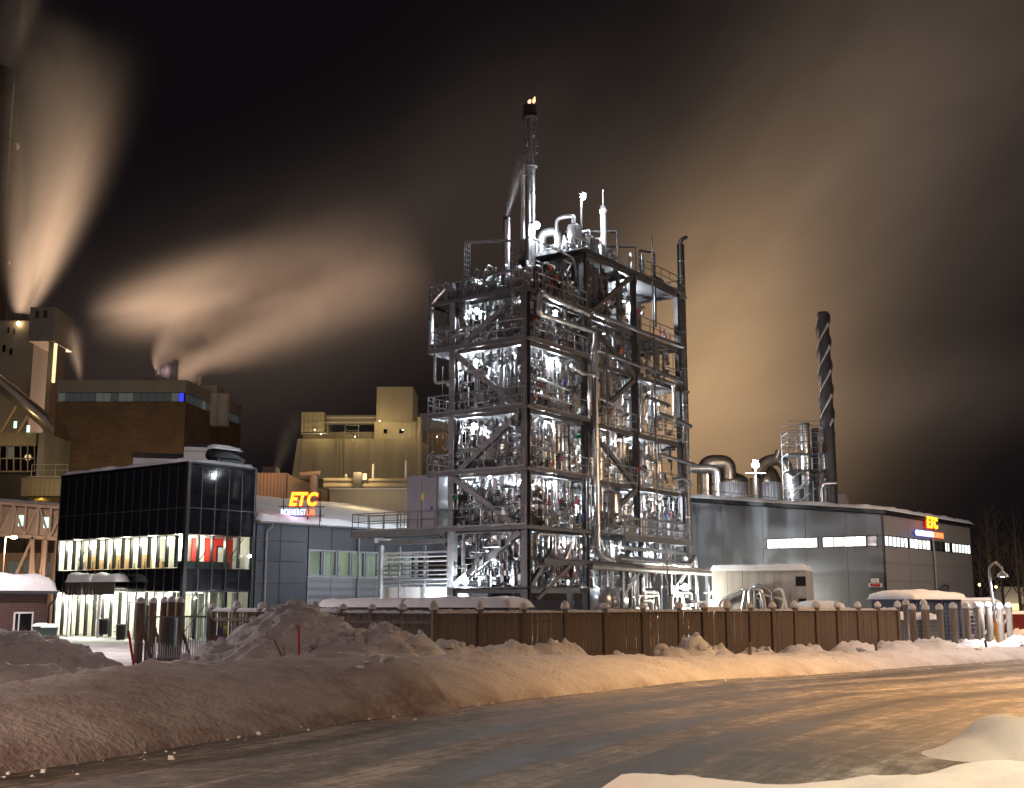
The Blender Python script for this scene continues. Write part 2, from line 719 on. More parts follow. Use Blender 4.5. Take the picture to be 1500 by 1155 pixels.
def edge_sd(X, Y):
    """signed distance to the far road edge (positive on the plant side) and distance along it"""
    best = np.full(X.shape, 1e9)
    sg = np.zeros(X.shape)
    tt = np.zeros(X.shape)
    acc = 0.0
    for (x0, y0), (x1, y1) in zip(EDGE[:-1], EDGE[1:]):
        dx, dy = x1 - x0, y1 - y0
        L = math.hypot(dx, dy)
        t = np.clip(((X - x0) * dx + (Y - y0) * dy) / L / L, 0, 1)
        qx, qy = x0 + t * dx, y0 + t * dy
        d = np.hypot(X - qx, Y - qy)
        side = np.sign(dx * (Y - y0) - dy * (X - x0))
        up = d < best
        best = np.where(up, d, best)
        sg = np.where(up, side, sg)
        tt = np.where(up, acc + t * L, tt)
        acc += L
    return best * sg, tt


def make_road():
    xs, ys = np.arange(-31, 61, 0.5), np.arange(-24, 67, 0.5)
    X, Y = np.meshgrid(xs, ys, indexing='ij')
    sd, tt = edge_sd(X, Y)
    nx, ny = X.shape
    i, j = np.meshgrid(np.arange(nx - 1), np.arange(ny - 1), indexing='ij')
    k = (i * ny + j).ravel()
    f = np.stack([k, k + ny, k + ny + 1, k + 1], -1)
    keep = (sd.ravel()[f].min(1) < 0.3) & (sd.ravel()[f].max(1) > -34)
    f = f[keep]
    used, inv = np.unique(f, return_inverse=True)
    v = np.stack([X.ravel()[used], Y.ravel()[used], np.full(len(used), 0.004)], -1)
    me = bpy.data.meshes.new('road')
    me.from_pydata([tuple(p) for p in v], [], [tuple(q) for q in inv.reshape(f.shape)])
    uv = me.uv_layers.new(name='along')
    li = np.zeros(len(me.loops), int)
    me.loops.foreach_get('vertex_index', li)
    co = np.stack([tt.ravel()[used][li], sd.ravel()[used][li]], -1)
    uv.data.foreach_set('uv', co.ravel())
    me.materials.append(M_ROAD)
    o = bpy.data.objects.new('road', me)
    COL.objects.link(o)
    return kind(o, 'structure')


make_road()


def bump(X, Y, px, py, Yd, rx, ry, rot=0.0, p=1.0, z=None):
    """a heap whose top is seen at px,py from Yd metres"""
    c = at(px, py, Yd)
    h = c.z if z is None else z
    ca, sa = math.cos(rot), math.sin(rot)
    u = ((X - c.x) * ca + (Y - c.y) * sa) / rx
    v = (-(X - c.x) * sa + (Y - c.y) * ca) / ry
    q = u * u + v * v
    return h * np.exp(-q ** p)


def smax(a, b, k=0.25):
    a, b = np.clip(a, 0, None), np.clip(b, 0, None)
    return np.log(np.exp(a / k) + np.exp(b / k) - 1.0) * k


def bank_height(X, Y):
    s, t = edge_sd(X, Y)
    ang = math.atan2(0.8, 0.6)
    # front bank along the road: height and crest offset change along it
    TX = np.array([0, 34, 47, 54.5, 58, 63, 69, 77, 90, 130.0])
    HT = np.array([1.0, 0.98, 0.98, 1.16, 1.05, 0.86, 0.62, 0.55, 0.45, 0.4])
    hh = np.interp(t, TX, HT)
    wid = np.interp(t, TX, np.array([3.4, 3.6, 3.8, 3.6, 3.2, 3.0, 2.6, 2.2, 1.6, 1.5]))
    wob = 0.5 * fbm(t * 0.35 + 3, s * 0.2) * 2
    x = (s + wob * 0.5) / wid
    front = hh * np.where(x < 1, np.clip(x, 0, 1) ** 0.75 * (1.85 - 0.85 * np.clip(x, 0, 1)), np.exp(-((x - 1) / 0.6) ** 2))
    front = np.where(s > 0, front, 0)
    h = front
    for a in (
        (435, 884, 35.0, 2.6, 2.6, 0.2, 0.95), (455, 905, 34.0, 2.9, 2.2, 0.5, 0.95),
        (360, 935, 34.5, 2.2, 2.0, 0.2, 1.0), (320, 962, 33.5, 1.6, 1.6, 0, 1.0), (560, 912, 33.5, 1.15, 1.5, 0.4, 1.0), (600, 930, 34.5, 1.6, 1.6, 0, 1.1),
        (520, 935, 32.5, 2.3, 1.6, 0, 1.0), (660, 942, 36.5, 2.0, 1.3, ang, 1.2), (740, 940, 37.8, 2.2, 1.2, ang, 1.3), (815, 940, 39.0, 1.6, 1.1, ang, 1.3),
        (905, 957, 39.5, 1.6, 1.0, ang, 1.2), (1018, 928, 41.5, 0.85, 0.9, 0, 1.0), (985, 944, 41.0, 0.9, 0.9, 0, 1.1), (1050, 946, 42.0, 1.2, 0.9, ang, 1.1),
        (1110, 950, 44.0, 1.7, 1.0, ang, 1.2), (1180, 945, 46.5, 1.9, 1.0, ang, 1.3), (1250, 941, 48.5, 1.8, 1.0, ang, 1.3), (1310, 938, 50.0, 1.8, 1.1, ang, 1.3),
        (1370, 936, 52.0, 1.9, 1.2, ang, 1.3), (1430, 938, 54.0, 2.0, 1.3, ang, 1.3), (1495, 936, 56.0, 2.2, 1.4, ang, 1.3),
        (20, 928, 33.5, 2.7, 2.4, 0.1, 1.0), (70, 934, 33.0, 1.7, 2.0, -0.3, 1.1), (-60, 930, 34.0, 3.0, 3.0, 0, 1.0), (120, 958, 32.5, 1.6, 1.6, -0.3, 1.1),
        (235, 978, 30.0, 1.5, 0.9, 0.1, 1.6), (40, 975, 30.0, 3.6, 1.6, 0, 1.3), (1490, 915, 66, 2.4, 2.4, 0, 1.0),
    ):
        h = smax(h, bump(X, Y, *a), 0.12) - 0.0
    # plough-thrown lump on the front bank
    h = h + bump(X, Y, 600, 985, 26.2, 0.95, 1.35, 0.5, 1.5, z=0.42)
    rough = 0.28 * fbm(X * 0.8, Y * 0.8, 5) + 0.14 * np.abs(fbm(X * 2.3 + 9, Y * 2.3, 4)) * 2
    clods = np.clip(fbm(X * 3.1 + 4, Y * 3.1 + 8, 3) - 0.04, 0, 1) * 1.1
    back = np.clip((s - 3.0) / 2.0, 0, 1)
    h = h + np.clip(h, 0, 0.8) * (rough * (0.8 + 0.6 * back) + clods * (0.06 + 0.62 * back + 0.5 * np.clip((t - 62) / 15, 0, 1)))
    h = h - 0.085 - 0.06 * np.clip(1 - np.abs(h) * 4, 0, 1)
    # keep the driveway to the entrance clear
    return h


def heightfield(name, x0, x1, y0, y1, res, fn, m):
    nx, ny = int((x1 - x0) / res), int((y1 - y0) / res)
    X, Y = np.meshgrid(np.linspace(x0, x1, nx + 1), np.linspace(y0, y1, ny + 1), indexing='ij')
    Z = fn(X, Y)
    v = np.stack([X, Y, Z], -1).reshape(-1, 3)
    i, j = np.meshgrid(np.arange(nx), np.arange(ny), indexing='ij')
    a = (i * (ny + 1) + j).ravel()
    f = np.stack([a, a + ny + 1, a + ny + 2, a + 1], -1)
    zf = Z.ravel()[f].max(1)
    f = f[zf > -0.06]
    me = bpy.data.meshes.new(name)
    me.vertices.add(len(v))
    me.vertices.foreach_set('co', v.ravel())
    me.loops.add(f.size)
    me.loops.foreach_set('vertex_index', f.ravel())
    me.polygons.add(len(f))
    me.polygons.foreach_set('loop_start', np.arange(0, f.size, 4))
    me.polygons.foreach_set('loop_total', np.full(len(f), 4))
    me.polygons.foreach_set('use_smooth', np.ones(len(f), bool))
    me.materials.append(m)
    me.update(calc_edges=True)
    me.validate()
    o = bpy.data.objects.new(name, me)
    COL.objects.link(o)
    return kind(o, 'structure')


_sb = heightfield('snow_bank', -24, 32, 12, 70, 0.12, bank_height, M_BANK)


def bank_tone(X, Y):
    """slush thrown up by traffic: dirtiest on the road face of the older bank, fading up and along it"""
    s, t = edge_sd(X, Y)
    run_amt = np.interp(t, [0, 44, 52, 58, 63, 130], [.95, .95, .85, .4, .14, .14])
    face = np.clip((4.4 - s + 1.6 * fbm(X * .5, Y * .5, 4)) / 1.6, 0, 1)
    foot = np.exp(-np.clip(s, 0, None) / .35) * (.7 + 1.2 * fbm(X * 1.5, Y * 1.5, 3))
    return np.clip(face * run_amt * (.8 + .5 * fbm(X * .9, Y * .9, 5)) + foot * .8, 0, 1)


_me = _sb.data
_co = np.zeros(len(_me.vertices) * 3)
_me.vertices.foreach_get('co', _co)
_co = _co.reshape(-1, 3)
_at = _me.attributes.new('dark_tone', 'FLOAT', 'POINT')
_at.data.foreach_set('value', bank_tone(_co[:, 0], _co[:, 1]).astype(np.float32))


def near_bank(X, Y):
    # verge on the near side of the road, in front of the camera
    c0, c1 = at(950, 1151, 8.5), at(1500, 1117, 9.0)
    t = np.clip((X - c0.x) / (c1.x - c0.x), -1.5, 3)
    top = c0.z + 0.08 + (c1.z - c0.z) * t + 0.04 * np.sin(X * 2.1)
    yc = 8.4 + 0.35 * t
    d = Y - yc
    h = np.where(d < 0, top + d * 0.02, top * np.exp(-(np.clip(d, 0, None) / 1.9) ** 2))
    h = h * np.clip((t + 0.75) / 0.7, 0, 1)
    h = smax(h, bump(X, Y, 1478, 1043, 19.0, .75, 1.0, 0.2, 1.7), 0.06)
    h = smax(h, bump(X, Y, 1545, 1048, 19.5, 1.0, 1.2, 0.2, 1.5), 0.06)
    h = smax(h, bump(X, Y, 1430, 1078, 18.8, 0.65, 0.7, 0.2, 1.2), 0.05)
    h = h + np.clip(h, 0, 1) * (0.22 * fbm(X * 1.1, Y * 1.1, 4) + 0.012 * fbm(X * 4, Y * 4, 3))
    return h - 0.05


M_NEAR = mat('near_snow', (0.66, 0.64, 0.62), 0.85, 0, 0.08, 3.0, 0.14, 26.0, spec=0.2)
heightfield('snow_verge', -6, 14, 1.5, 24, 0.08, near_bank, M_NEAR)
# a few ice clods lying on the road edge
_g = random.Random(5)
_md = MB()
for _k in range(150):
    t_ = _g.random()
    i_ = _g.choice([2, 3, 4, 5, 6])
    (x0_, y0_), (x1_, y1_) = EDGE[i_], EDGE[i_ + 1]
    d_ = abs(_g.gauss(0, 0.45)) - 0.2
    x_, y_ = x0_ + (x1_ - x0_) * t_ + d_ * 0.8, y0_ + (y1_ - y0_) * t_ - d_ * 0.6
    s_ = 0.012 + 0.05 * _g.random() ** 4
    pts_ = []
    for (a_, b_, c_) in ((-1, -1, 0), (1, -1, 0), (1, 1, 0), (-1, 1, 0), (-.7, -.6, 1), (.6, -.7, 1), (.7, .6, 1), (-.6, .7, 1)):
        pts_.append((x_ + s_ * a_ * _g.uniform(.6, 1.3), y_ + s_ * b_ * _g.uniform(.6, 1.3), 0.0 + s_ * c_ * _g.uniform(.6, 1.4)))
    _md.hexa(pts_)
kind(_md.build('snow_crumbs', M_BANK), 'stuff')['label'] = 'crumbs of dirty ice scattered along the road edge'

# broken lumps left by the plough, bedded in the heaps
import bmesh
_bm = bmesh.new()
bmesh.ops.create_icosphere(_bm, subdivisions=2, radius=1.0)
_iv = [v.co.copy() for v in _bm.verts]
_if = [tuple(v.index for v in f.verts) for f in _bm.faces]
_bm.free()
_g = random.Random(17)
_lump = MB()


def add_lump(x, y, z, s):
    k = len(_lump.v)
    ax = [Vector((_g.gauss(0, 1), _g.gauss(0, 1), _g.gauss(0, 1))).normalized() for _ in range(7)]
    cut = [_g.uniform(.45, .85) for _ in range(7)]
    sc = Vector((_g.uniform(.7, 1.3), _g.uniform(.7, 1.3), _g.uniform(.5, .9))) * s
    for c in _iv:
        c = c * _g.uniform(.94, 1.06)
        for a, q in zip(ax, cut):                  # flat broken faces
            d = c.dot(a)
            if d > q:
                c = c - a * (d - q)
        _lump.v.append((x + c.x * sc.x, y + c.y * sc.y, z + c.z * sc.z))
    _lump.f += [tuple(k + i for i in f) for f in _if]


_pts = []
for (px, py, Yd, sp, n) in ((560, 912, 33.5, 1.1, 60), (600, 930, 34.5, 1.3, 30), (440, 890, 35.0, .7, 26), (490, 930, 33, 1.3, 30), (300, 970, 33, 1.6, 22), (660, 942, 36.5, 1.6, 22), (1018, 930, 41.5, 1.0, 26), (905, 957, 39.5, 2.0, 18),
                           (1180, 945, 46.5, 2.6, 24), (1320, 938, 50, 2.6, 46), (1420, 938, 54, 2.8, 46), (1110, 950, 44, 2.0, 18), (60, 930, 33, 2.0, 14), (600, 1000, 26.5, .9, 14)):
    c = at(px, py, Yd)
    for _k in range(n):
        _pts.append((c.x + _g.gauss(0, sp), c.y + _g.gauss(0, sp * .7), .05 + .17 * _g.random() ** 2.2))
_P = np.array(_pts)
_H = bank_height(_P[:, 0], _P[:, 1])
_S = edge_sd(_P[:, 0], _P[:, 1])[0]
for (x_, y_, s_), h_, sd_ in zip(_pts, _H, _S):
    if h_ > .12 and sd_ > .8:
        add_lump(x_, y_, h_ + s_ * .2, s_)
kind(_lump.build('snow_lumps', mat('broken_snow', (.70, .69, .70), .8, 0, .1, 4, .3, 12), None, True), 'stuff')['label'] = 'broken lumps of ploughed snow bedded in the heaps'

# =================================================================== PROCESS TOWER (local x runs along its long right-hand face, y along its short left-hand face)
T_ROT = math.atan2(0.82, 0.573)
T_LOC = Vector((0.77, 66, 0))
TM = Matrix.Translation(T_LOC) @ Matrix.Rotation(T_ROT, 4, 'Z')
TMI = TM.inverted()


def tl(px, py, Y):
    """photograph point at depth Y in the tower's own coordinates"""
    return TMI @ at(px, py, Y)


BX = [0.0, 6.45, 12.9, 19.35]
DY = 5.2
LV = [3.05, 6.45, 9.72, 13.25, 17.2, 20.1]
TOP = 24.1
tower = thing('process_tower', 'tall open steel process tower packed with silver pipes and lit decks', 'process tower', T_LOC, T_ROT)
rg = random.Random(21)

# columns
for i, x in enumerate(BX):
    top = 20.3 if i == 0 else TOP
    for y in (0.0, DY):
        MB().ibeam((x, y, 0), (x, y, top), 0.42 if i == 0 else 0.32, 0.42 if i == 0 else .34).build('column', M_GREYST if y == 0 else M_STEEL, tower)
# main beams: both long faces, both ends, every level
for z in LV + [TOP]:
    for k in range(3):
        if z == TOP and k == 0:
            continue
        if z == 3.05 and k > 0:
            continue
        for y in (0.0, DY):
            MB().ibeam((BX[k] + 0.22, y, z - 0.2), (BX[k + 1] - 0.22, y, z - 0.2), 0.22, 0.28).build('beam', M_GREYST, tower)
    for i, x in enumerate(BX):
        if z == TOP and i == 0:
            continue
        if z == 3.05 and i > 1:
            continue
        MB().ibeam((x, 0.22, z - 0.2), (x, DY - 0.22, z - 0.2), 0.22, 0.28).build('beam', M_GREYST, tower)
# braces on the left face (zigzag) and on the middle bay of the right face
zz = [3.05, 6.2, 9.45, 13.0, 16.95, 20.0]
for k in range(5):
    a, b = ((DY - .25), 0.25) if k % 2 == 0 else (0.25, DY - .25)
    MB().bar((-0.12, a, zz[k] + 0.1), (-0.12, b, zz[k + 1] - 0.12), 0.26, 0.3).build('brace', M_STEEL, tower)
for (za, zb, sgn) in ((19.9, 23.8, 1), (16.9, 19.7, -1), (13.0, 16.7, 1), (9.6, 12.9, -1), (6.3, 9.4, 1)):
    x0, x1 = BX[1] + 0.25, BX[2] - 0.25
    p, q = ((x0, -0.1, za), (x1, -0.1, zb)) if sgn > 0 else ((x0, -0.1, zb), (x1, -0.1, za))
    MB().bar(p, q, 0.22, 0.28).build('brace', M_GREYST, tower)
MB().bar((0.3, -0.1, 3.1), (3.0, -0.1, 5.6), 0.24, 0.26).build('brace', M_GREYST, tower)


def grate(x0, x1, y0, y1, z, snow=False):
    d = MB().box(x0, x1, y0, y1, z - 0.06, z).build('deck', M_GRATE, tower)
    if snow:
        snow_slab(x0 + .02, x1 - .02, y0 + .02, y1 - .02, z, 0.12, 'snow_cover', d, 0.4, 0.12, seed=x0)
    return d


def railing(pts, parent, closed_ends=True, h=1.08, m=None, toe=True):
    """tubular railing along a polyline: posts, hand rail, knee rail and toe board, with rounded closing hoops"""
    m = m or M_RAIL
    r = MB()
    pts = [Vector(p) for p in pts]
    up = Vector((0, 0, 1))
    r.tube([p + up * h for p in pts], 0.038, 6)
    r.tube([p + up * h * 0.55 for p in pts], 0.03, 6)
    for a, b in zip(pts[:-1], pts[1:]):
        L = (b - a).length
        n = max(1, round(L / 1.35))
        for k in range(n + 1):
            p = a.lerp(b, k / n)
            r.tube([p - up * 0.15, p + up * h], 0.034, 6)
        if toe:
            r.bar(a + up * 0.06, b + up * 0.06, 0.014, 0.09)
    o = r.build('railing', m, parent, True)
    return o


def hoop(p, d, parent, h=1.08, w=0.6):
    p, d = Vector(p), Vector(d).normalized()
    pts = round_path([p + Vector((0, 0, 0.1)), p + Vector((0, 0, h)), p + d * w + Vector((0, 0, h)), p + d * w + Vector((0, 0, .1)), p + Vector((0, 0, 0.1))], 0.16, 3)
    return MB().tube(pts, 0.026, 6).build('railing_hoop', m_hoop, parent, True)


m_hoop = M_RAIL
# decks by level; the left-hand end overhangs and wraps the corner
for li, z in enumerate(LV):
    if z == 3.05:
        grate(-0.55, 6.3, -0.9, DY, z)
        continue
    over = 1.55 if li >= 2 else 0.3
    grate(-0.6, 6.2, -0.55, DY + over, z)
    for k in (1, 2):
        grate(BX[k] - 0.25, BX[k + 1] - 0.25, 0.6, DY, z)
    # edge channel along the left face and round the end
    e = MB()
    e.bar((-0.62, -0.57, z - 0.12), (-0.62, DY + over, z - 0.12), 0.06, 0.2)
    e.bar((-0.62, DY + over, z - 0.12), (2.2, DY + over, z - 0.12), 0.06, 0.2)
    e.bar((-0.62, -0.57, z - 0.12), (6.2, -0.57, z - 0.12), 0.06, 0.2)
    e.build('edge_channel', M_GREYST, tower)
    if li >= 2:
        railing([(-0.58, -0.3, z), (-0.58, DY + over - .05, z), (1.6, DY + over - .05, z)], tower)
        hoop((-0.58, DY + over - .05, z), (0, -1, 0), tower)
        hoop((-0.58, DY + over - .05, z), (1, 0, 0), tower)
        railing([(0.3, -0.52, z), (6.0, -0.52, z)], tower)
grate(BX[1] - 0.5, BX[3] + 0.6, -0.5, DY + .5, TOP, True)
railing([(-0.58, 0.6, 20.1), (-0.58, DY + 1.5, 20.1), (2.6, DY + 1.5, 20.1)], tower)
railing([(BX[3] - 5.6, -0.45, TOP), (BX[3] + .55, -0.45, TOP), (BX[3] + .55, DY + .4, TOP)], tower)
railing([(BX[1] - 0.45, DY + .4, TOP), (BX[1] - 0.45, 3.2, TOP)], tower)
hoop((BX[1] - 0.45, DY + .4, TOP), (0, -1, 0), tower)
for z in LV[1:]:
    railing([(BX[2] + .3, -0.3, z), (BX[3] - .2, -0.3, z)], tower)
    if z in (6.45, 9.72, 13.25):
        railing([(BX[1] + .3, -0.25, z), (BX[2] - .3, -0.25, z)], tower)
# long walkway to the left at the second deck, and a projecting walkway on the right
grate(-0.6, 1.0, DY + .3, 12.6, 6.45)
MB().bar((-0.62, DY + .2, 6.28), (-0.62, 12.65, 6.28), 0.12, 0.38).bar((1.0, DY + .2, 6.28), (1.0, 12.65, 6.28), 0.12, 0.38).bar((-0.6, 12.65, 6.28), (1, 12.65, 6.28), 0.12, 0.38).build('walkway_beam', M_GREYST, tower)
railing([(-0.58, -0.4, 6.45), (-0.58, 12.6, 6.45), (1.0, 12.6, 6.45), (1.0, 9.2, 6.45)], tower)
hoop((-0.58, 12.6, 6.45), (0, -1, 0), tower, w=0.5)
hoop((-0.58, 8.9, 6.45), (0, -1, 0), tower, w=0.5)
MB().bar((0.2, 10.9, 0), (0.2, 10.9, 6.1), 0.2).bar((-0.5, 10.9, 5.9), (1, 10.9, 5.9), 0.2, 0.3).build('walkway_post', M_STEEL, tower)
MB().bar((0.2, DY, 4.7), (0.2, 6.4, 6.05), 0.18).build('brace', M_GREYST, tower)
MB().bar((0, DY + .2, 5.75), (0, 10.9, 5.75), 0.22, 0.26).build('walkway_beam', M_GREYST, tower)
grate(8.2, 17.6, -1.7, -0.25, 6.2)
MB().bar((8.2, -1.72, 6.05), (17.6, -1.72, 6.05), 0.1, 0.35).bar((8.2, -1.7, 6.05), (8.2, -.2, 6.05), 0.1, 0.3).bar((17.6, -1.7, 6.05), (17.6, -.2, 6.05), 0.1, 0.3).build('edge_channel', M_GREYST, tower)
railing([(8.3, -.3, 6.2), (8.3, -1.66, 6.2), (17.5, -1.66, 6.2), (17.5, -.3, 6.2)], tower)
snow_slab(8.4, 17.4, -1.6, -.5, 6.2, .12, 'snow_cover', tower, .4, .15)
# ladder shaft & side landings on the right-hand end
for z in (9.0, 13.0):
    grate(BX[3] + .2, BX[3] + 1.7, 1.2, 3.4, z)
    railing([(BX[3] + .3, 1.25, z), (BX[3] + 1.65, 1.25, z), (BX[3] + 1.65, 3.35, z)], tower)
for (x, y, z0, z1) in ((BX[3] + 1.2, 2.2, 4.5, 13.2), (3.1, -0.75, 17.2, 22.4), (5.6, -.75, 6.45, 10.5), (-.7, DY + 1.2, 9.7, 14.3)):
    l = MB()
    l.bar((x - .22, y, z0), (x - .22, y, z1), 0.05).bar((x + .22, y, z0), (x + .22, y, z1), 0.05)
    for k in range(int((z1 - z0) / 0.3)):
        l.bar((x - .22, y, z0 + .15 + .3 * k), (x + .22, y, z0 + .15 + .3 * k), 0.025)
    l.build('ladder', M_STEEL, tower)

# ---- pipes
pm = [M_ALU, M_ALU, M_ALU, M_STAIN, M_STAIN, M_STEEL, M_DARKPIPE]
npipe = 0
LZ = LV + [TOP]
small = MB()
smalldk = MB()


def vert(x, y, z0, z1, r, m):
    global npipe
    o = pipe('pipe', m, tower, (x, y, z0), (x, y, z1), r)
    npipe += 1
    if r > 0.085 and rg.random() < 0.8:
        for k in range(int((z1 - z0) / 1.6) + 1):       # joint bands of the cladding, flanges
            zb = z0 + 0.5 + 1.6 * k + rg.uniform(-.1, .1)
            if zb < z1 - .1:
                small.lathe((x, y, 0), [(r * 1.0, zb), (r + .018, zb + .01), (r + .018, zb + .05), (r, zb + .06)], 10, False)
    return o


# bay 0 right face: slim verticals between every pair of decks
for b in range(3):
    for li in range(len(LZ) - 1):
        z0, z1 = LZ[li], LZ[li + 1]
        if b == 0 and li == 5:
            continue
        if b == 2 and li >= 5:
            continue
        for row, (ya, yb, n) in enumerate(((0.15, 0.7, 8 if b < 2 else 5), (1.2, 2.6, 5))):
            for k in range(n):
                x = BX[b] + 0.6 + (BX[b + 1] - BX[b] - 1.1) * (k + rg.uniform(.1, .9)) / n
                r = rg.choice([0.04, 0.05, 0.06, 0.08, 0.1, 0.13, 0.16] if row == 0 else [.1, .14, .2, .25])
                vert(x, rg.uniform(ya, yb), z0 + (0.05 if rg.random() < .8 else rg.uniform(.3, 1.2)), z1 - (0.42 if rg.random() < .75 else rg.uniform(.6, 1.5)), r, rg.choice(pm))
# left face (x small): pipes seen through the end bays
for li in range(5):
    for k in range(7):
        vert(rg.uniform(0.3, 1.6), 0.5 + 4.3 * (k + rg.uniform(.1, .9)) / 7, LZ[li] + .05, LZ[li + 1] - rg.uniform(.4, 1.6), rg.choice([.035, .05, .06, .09, .12]), rg.choice(pm))
# the big upright ducts of the middle bay
for (x, r, z0, z1) in ((7.55, .30, 20.2, 23.7), (8.3, .33, 20.2, 23.7), (9.05, .3, 20.2, 23.6), (9.8, .26, 20.4, 23.3), (8.0, .3, 13.4, 19.6), (9.1, .34, 13.4, 19.6), (10.2, .22, 13.4, 19.6),
                       (8.2, .28, 9.8, 12.8), (9.4, .3, 9.8, 12.8), (11.2, .2, 9.8, 16.7), (3.3, .24, 13.3, 16.6), (4.4, .3, 9.8, 12.8), (3.5, .36, 17.3, 19.6), (2.3, .22, 6.5, 9.3)):
    vert(x, 0.75, z0, z1, r, M_ALU)
# long risers on the outside of the right face
vert(6.95, -0.5, 6.1, 19.2, 0.20, M_ALU)
vert(7.35, -0.45, 3.0, 12.0, 0.07, M_DARKPIPE)
vert(14.6, -0.62, 4.0, 27.0, 0.05, M_DARKPIPE)
vert(8.2, -0.62, 3.5, 20.0, 0.045, M_DARKPIPE)


def loop(pts, r, m, rad=0.35, n=10, name='pipe'):
    global npipe
    npipe += 1
    return MB().tube(round_path(pts, rad, 4), r, n).build(name, m, tower, True)


# distinctive elbowed runs
loop([(5.9, -.72, 19.75), (0.45, -.72, 19.95), (0.3, -.72, 18.65), (6.5, -.72, 18.75)], 0.17, M_ALU, .3)
loop([(6.95, -0.5, 6.4), (6.95, -.5, 5.0), (8.6, -.6, 4.7)], 0.2, M_ALU, .5)
loop([(6.6, -.5, 17.75), (12.8, -.5, 17.6), (13.1, -.5, 17.7), (19, -.5, 17.5)], .13, M_STAIN)
loop([(6.7, -.55, 20.0), (12.6, -.55, 20.0), (19.1, -.55, 20.05)], .14, M_STAIN)
loop([(4.0, -.6, 16.2), (5.2, -.6, 15.9), (6.4, -.6, 16.1), (7.1, -.6, 15.9)], .13, M_ALU)
loop([(0.3, -.5, 14.9), (4.0, -.5, 14.7)], .09, M_STAIN)
loop([(0.3, -.5, 14.0), (4.0, -.5, 13.9)], .08, M_STAIN)
loop([(6.8, -.4, 14.8), (10.6, -.4, 14.5)], .08, M_STAIN)
loop([(15.5, -.6, 17.1), (17.4, -.6, 17.1), (17.4, -.6, 14.0)], .13, M_ALU)
loop([(14.8, -.7, 11.9), (16.5, -.8, 11.8), (19.9, -.8, 11.7)], .13, M_ALU)
loop([(16.8, -.7, 10.4), (18.0, -.8, 10.6), (19.5, -.8, 10.2)], .12, M_ALU)
loop([(13.2, -.7, 15.6), (16.3, -.8, 15.4)], .11, M_DARKPIPE)
loop([(15, -.6, 14.7), (17.2, -.5, 14.7), (19.9, -.6, 14.4)], .15, M_STAIN)
for k, (x, z) in enumerate(((1.4, 21.9), (2.3, 21.8), (3.6, 22.0), (4.6, 21.85))):
    loop([(x, 0.2, 19.2), (x, 0.2, z), (x + .9, 0.35, z), (x + .95, .35, 20.3)], 0.15 - .02 * (k % 2), M_DARKPIPE if k % 2 == 0 else M_ALU, .35)
loop([(-.5, DY + .3, 20.9), (-.5, 5.9, 20.6), (-.5, DY + 1.4, 20.1), (-.5, DY + 1.4, 17.6)], .17, M_ALU, .5)
loop([(-.35, DY - .4, 15.2), (-.35, DY + 1.2, 15.2), (-.35, DY + 1.2, 18.8), (0.4, DY + .9, 18.9)], .09, M_STAIN, .3)
loop([(0.9, 0.3, 23.6), (5.9, 0.3, 23.5), (6.1, .3, 22.7)], .06, M_STAIN)
loop([(1.6, 1.8, 20.2), (1.6, 1.8, 22.0), (1.6, 4.0, 22.0), (1.6, 4.0, 20.9)], .09, M_STAIN)
loop([(0.5, -.45, 5.4), (.5, -.45, 6.0), (2.2, -.5, 6.0), (2.2, -.5, 4.8), (4.4, -.5, 4.6)], .1, M_ALU, .25)
loop([(0.4, -.5, 4.2), (2.6, -.9, 4.5), (3.4, -.9, 5.6)], .12, M_ALU, .3)
loop([(20.2, 0.6, 14.9), (20.9, .6, 15.1), (20.9, .6, 13.6), (20.2, .6, 13.4)], .17, M_STAIN, .4)
loop([(18.6, -.6, 5.1), (19.9, -.7, 5.2), (19.9, -.7, 2.2)], .17, M_ALU, .4)
loop([(8.4, -1.1, 4.8), (17.8, -1.2, 4.6), (18.6, -1.2, 5.2)], .25, M_ALU, .5)
loop([(9.5, -1.0, 5.5), (17.8, -1.0, 5.4)], .13, M_ALU)
# short horizontals inside every cell
while npipe < 292:
    b = rg.randrange(3)
    li = rg.randrange(5)
    z = rg.uniform(LZ[li] + .4, LZ[li + 1] - .5)
    x0 = BX[b] + rg.uniform(.4, 3.0)
    y = rg.uniform(.2, 2.4)
    L = rg.uniform(1.0, 3.2)
    r = rg.choice([.04, .05, .07, .1, .13])
    m = rg.choice(pm)
    dz = rg.choice([-1, 1]) * rg.uniform(.4, 1.1)
    loop([(x0, y, z), (x0 + L, y, z), (x0 + L, y, z + dz)] if rg.random() < .6 else [(x0, y, z - abs(dz)), (x0, y, z), (x0 + L, y, z), (x0 + L, y + .6, z)], r, m, .22, 8)
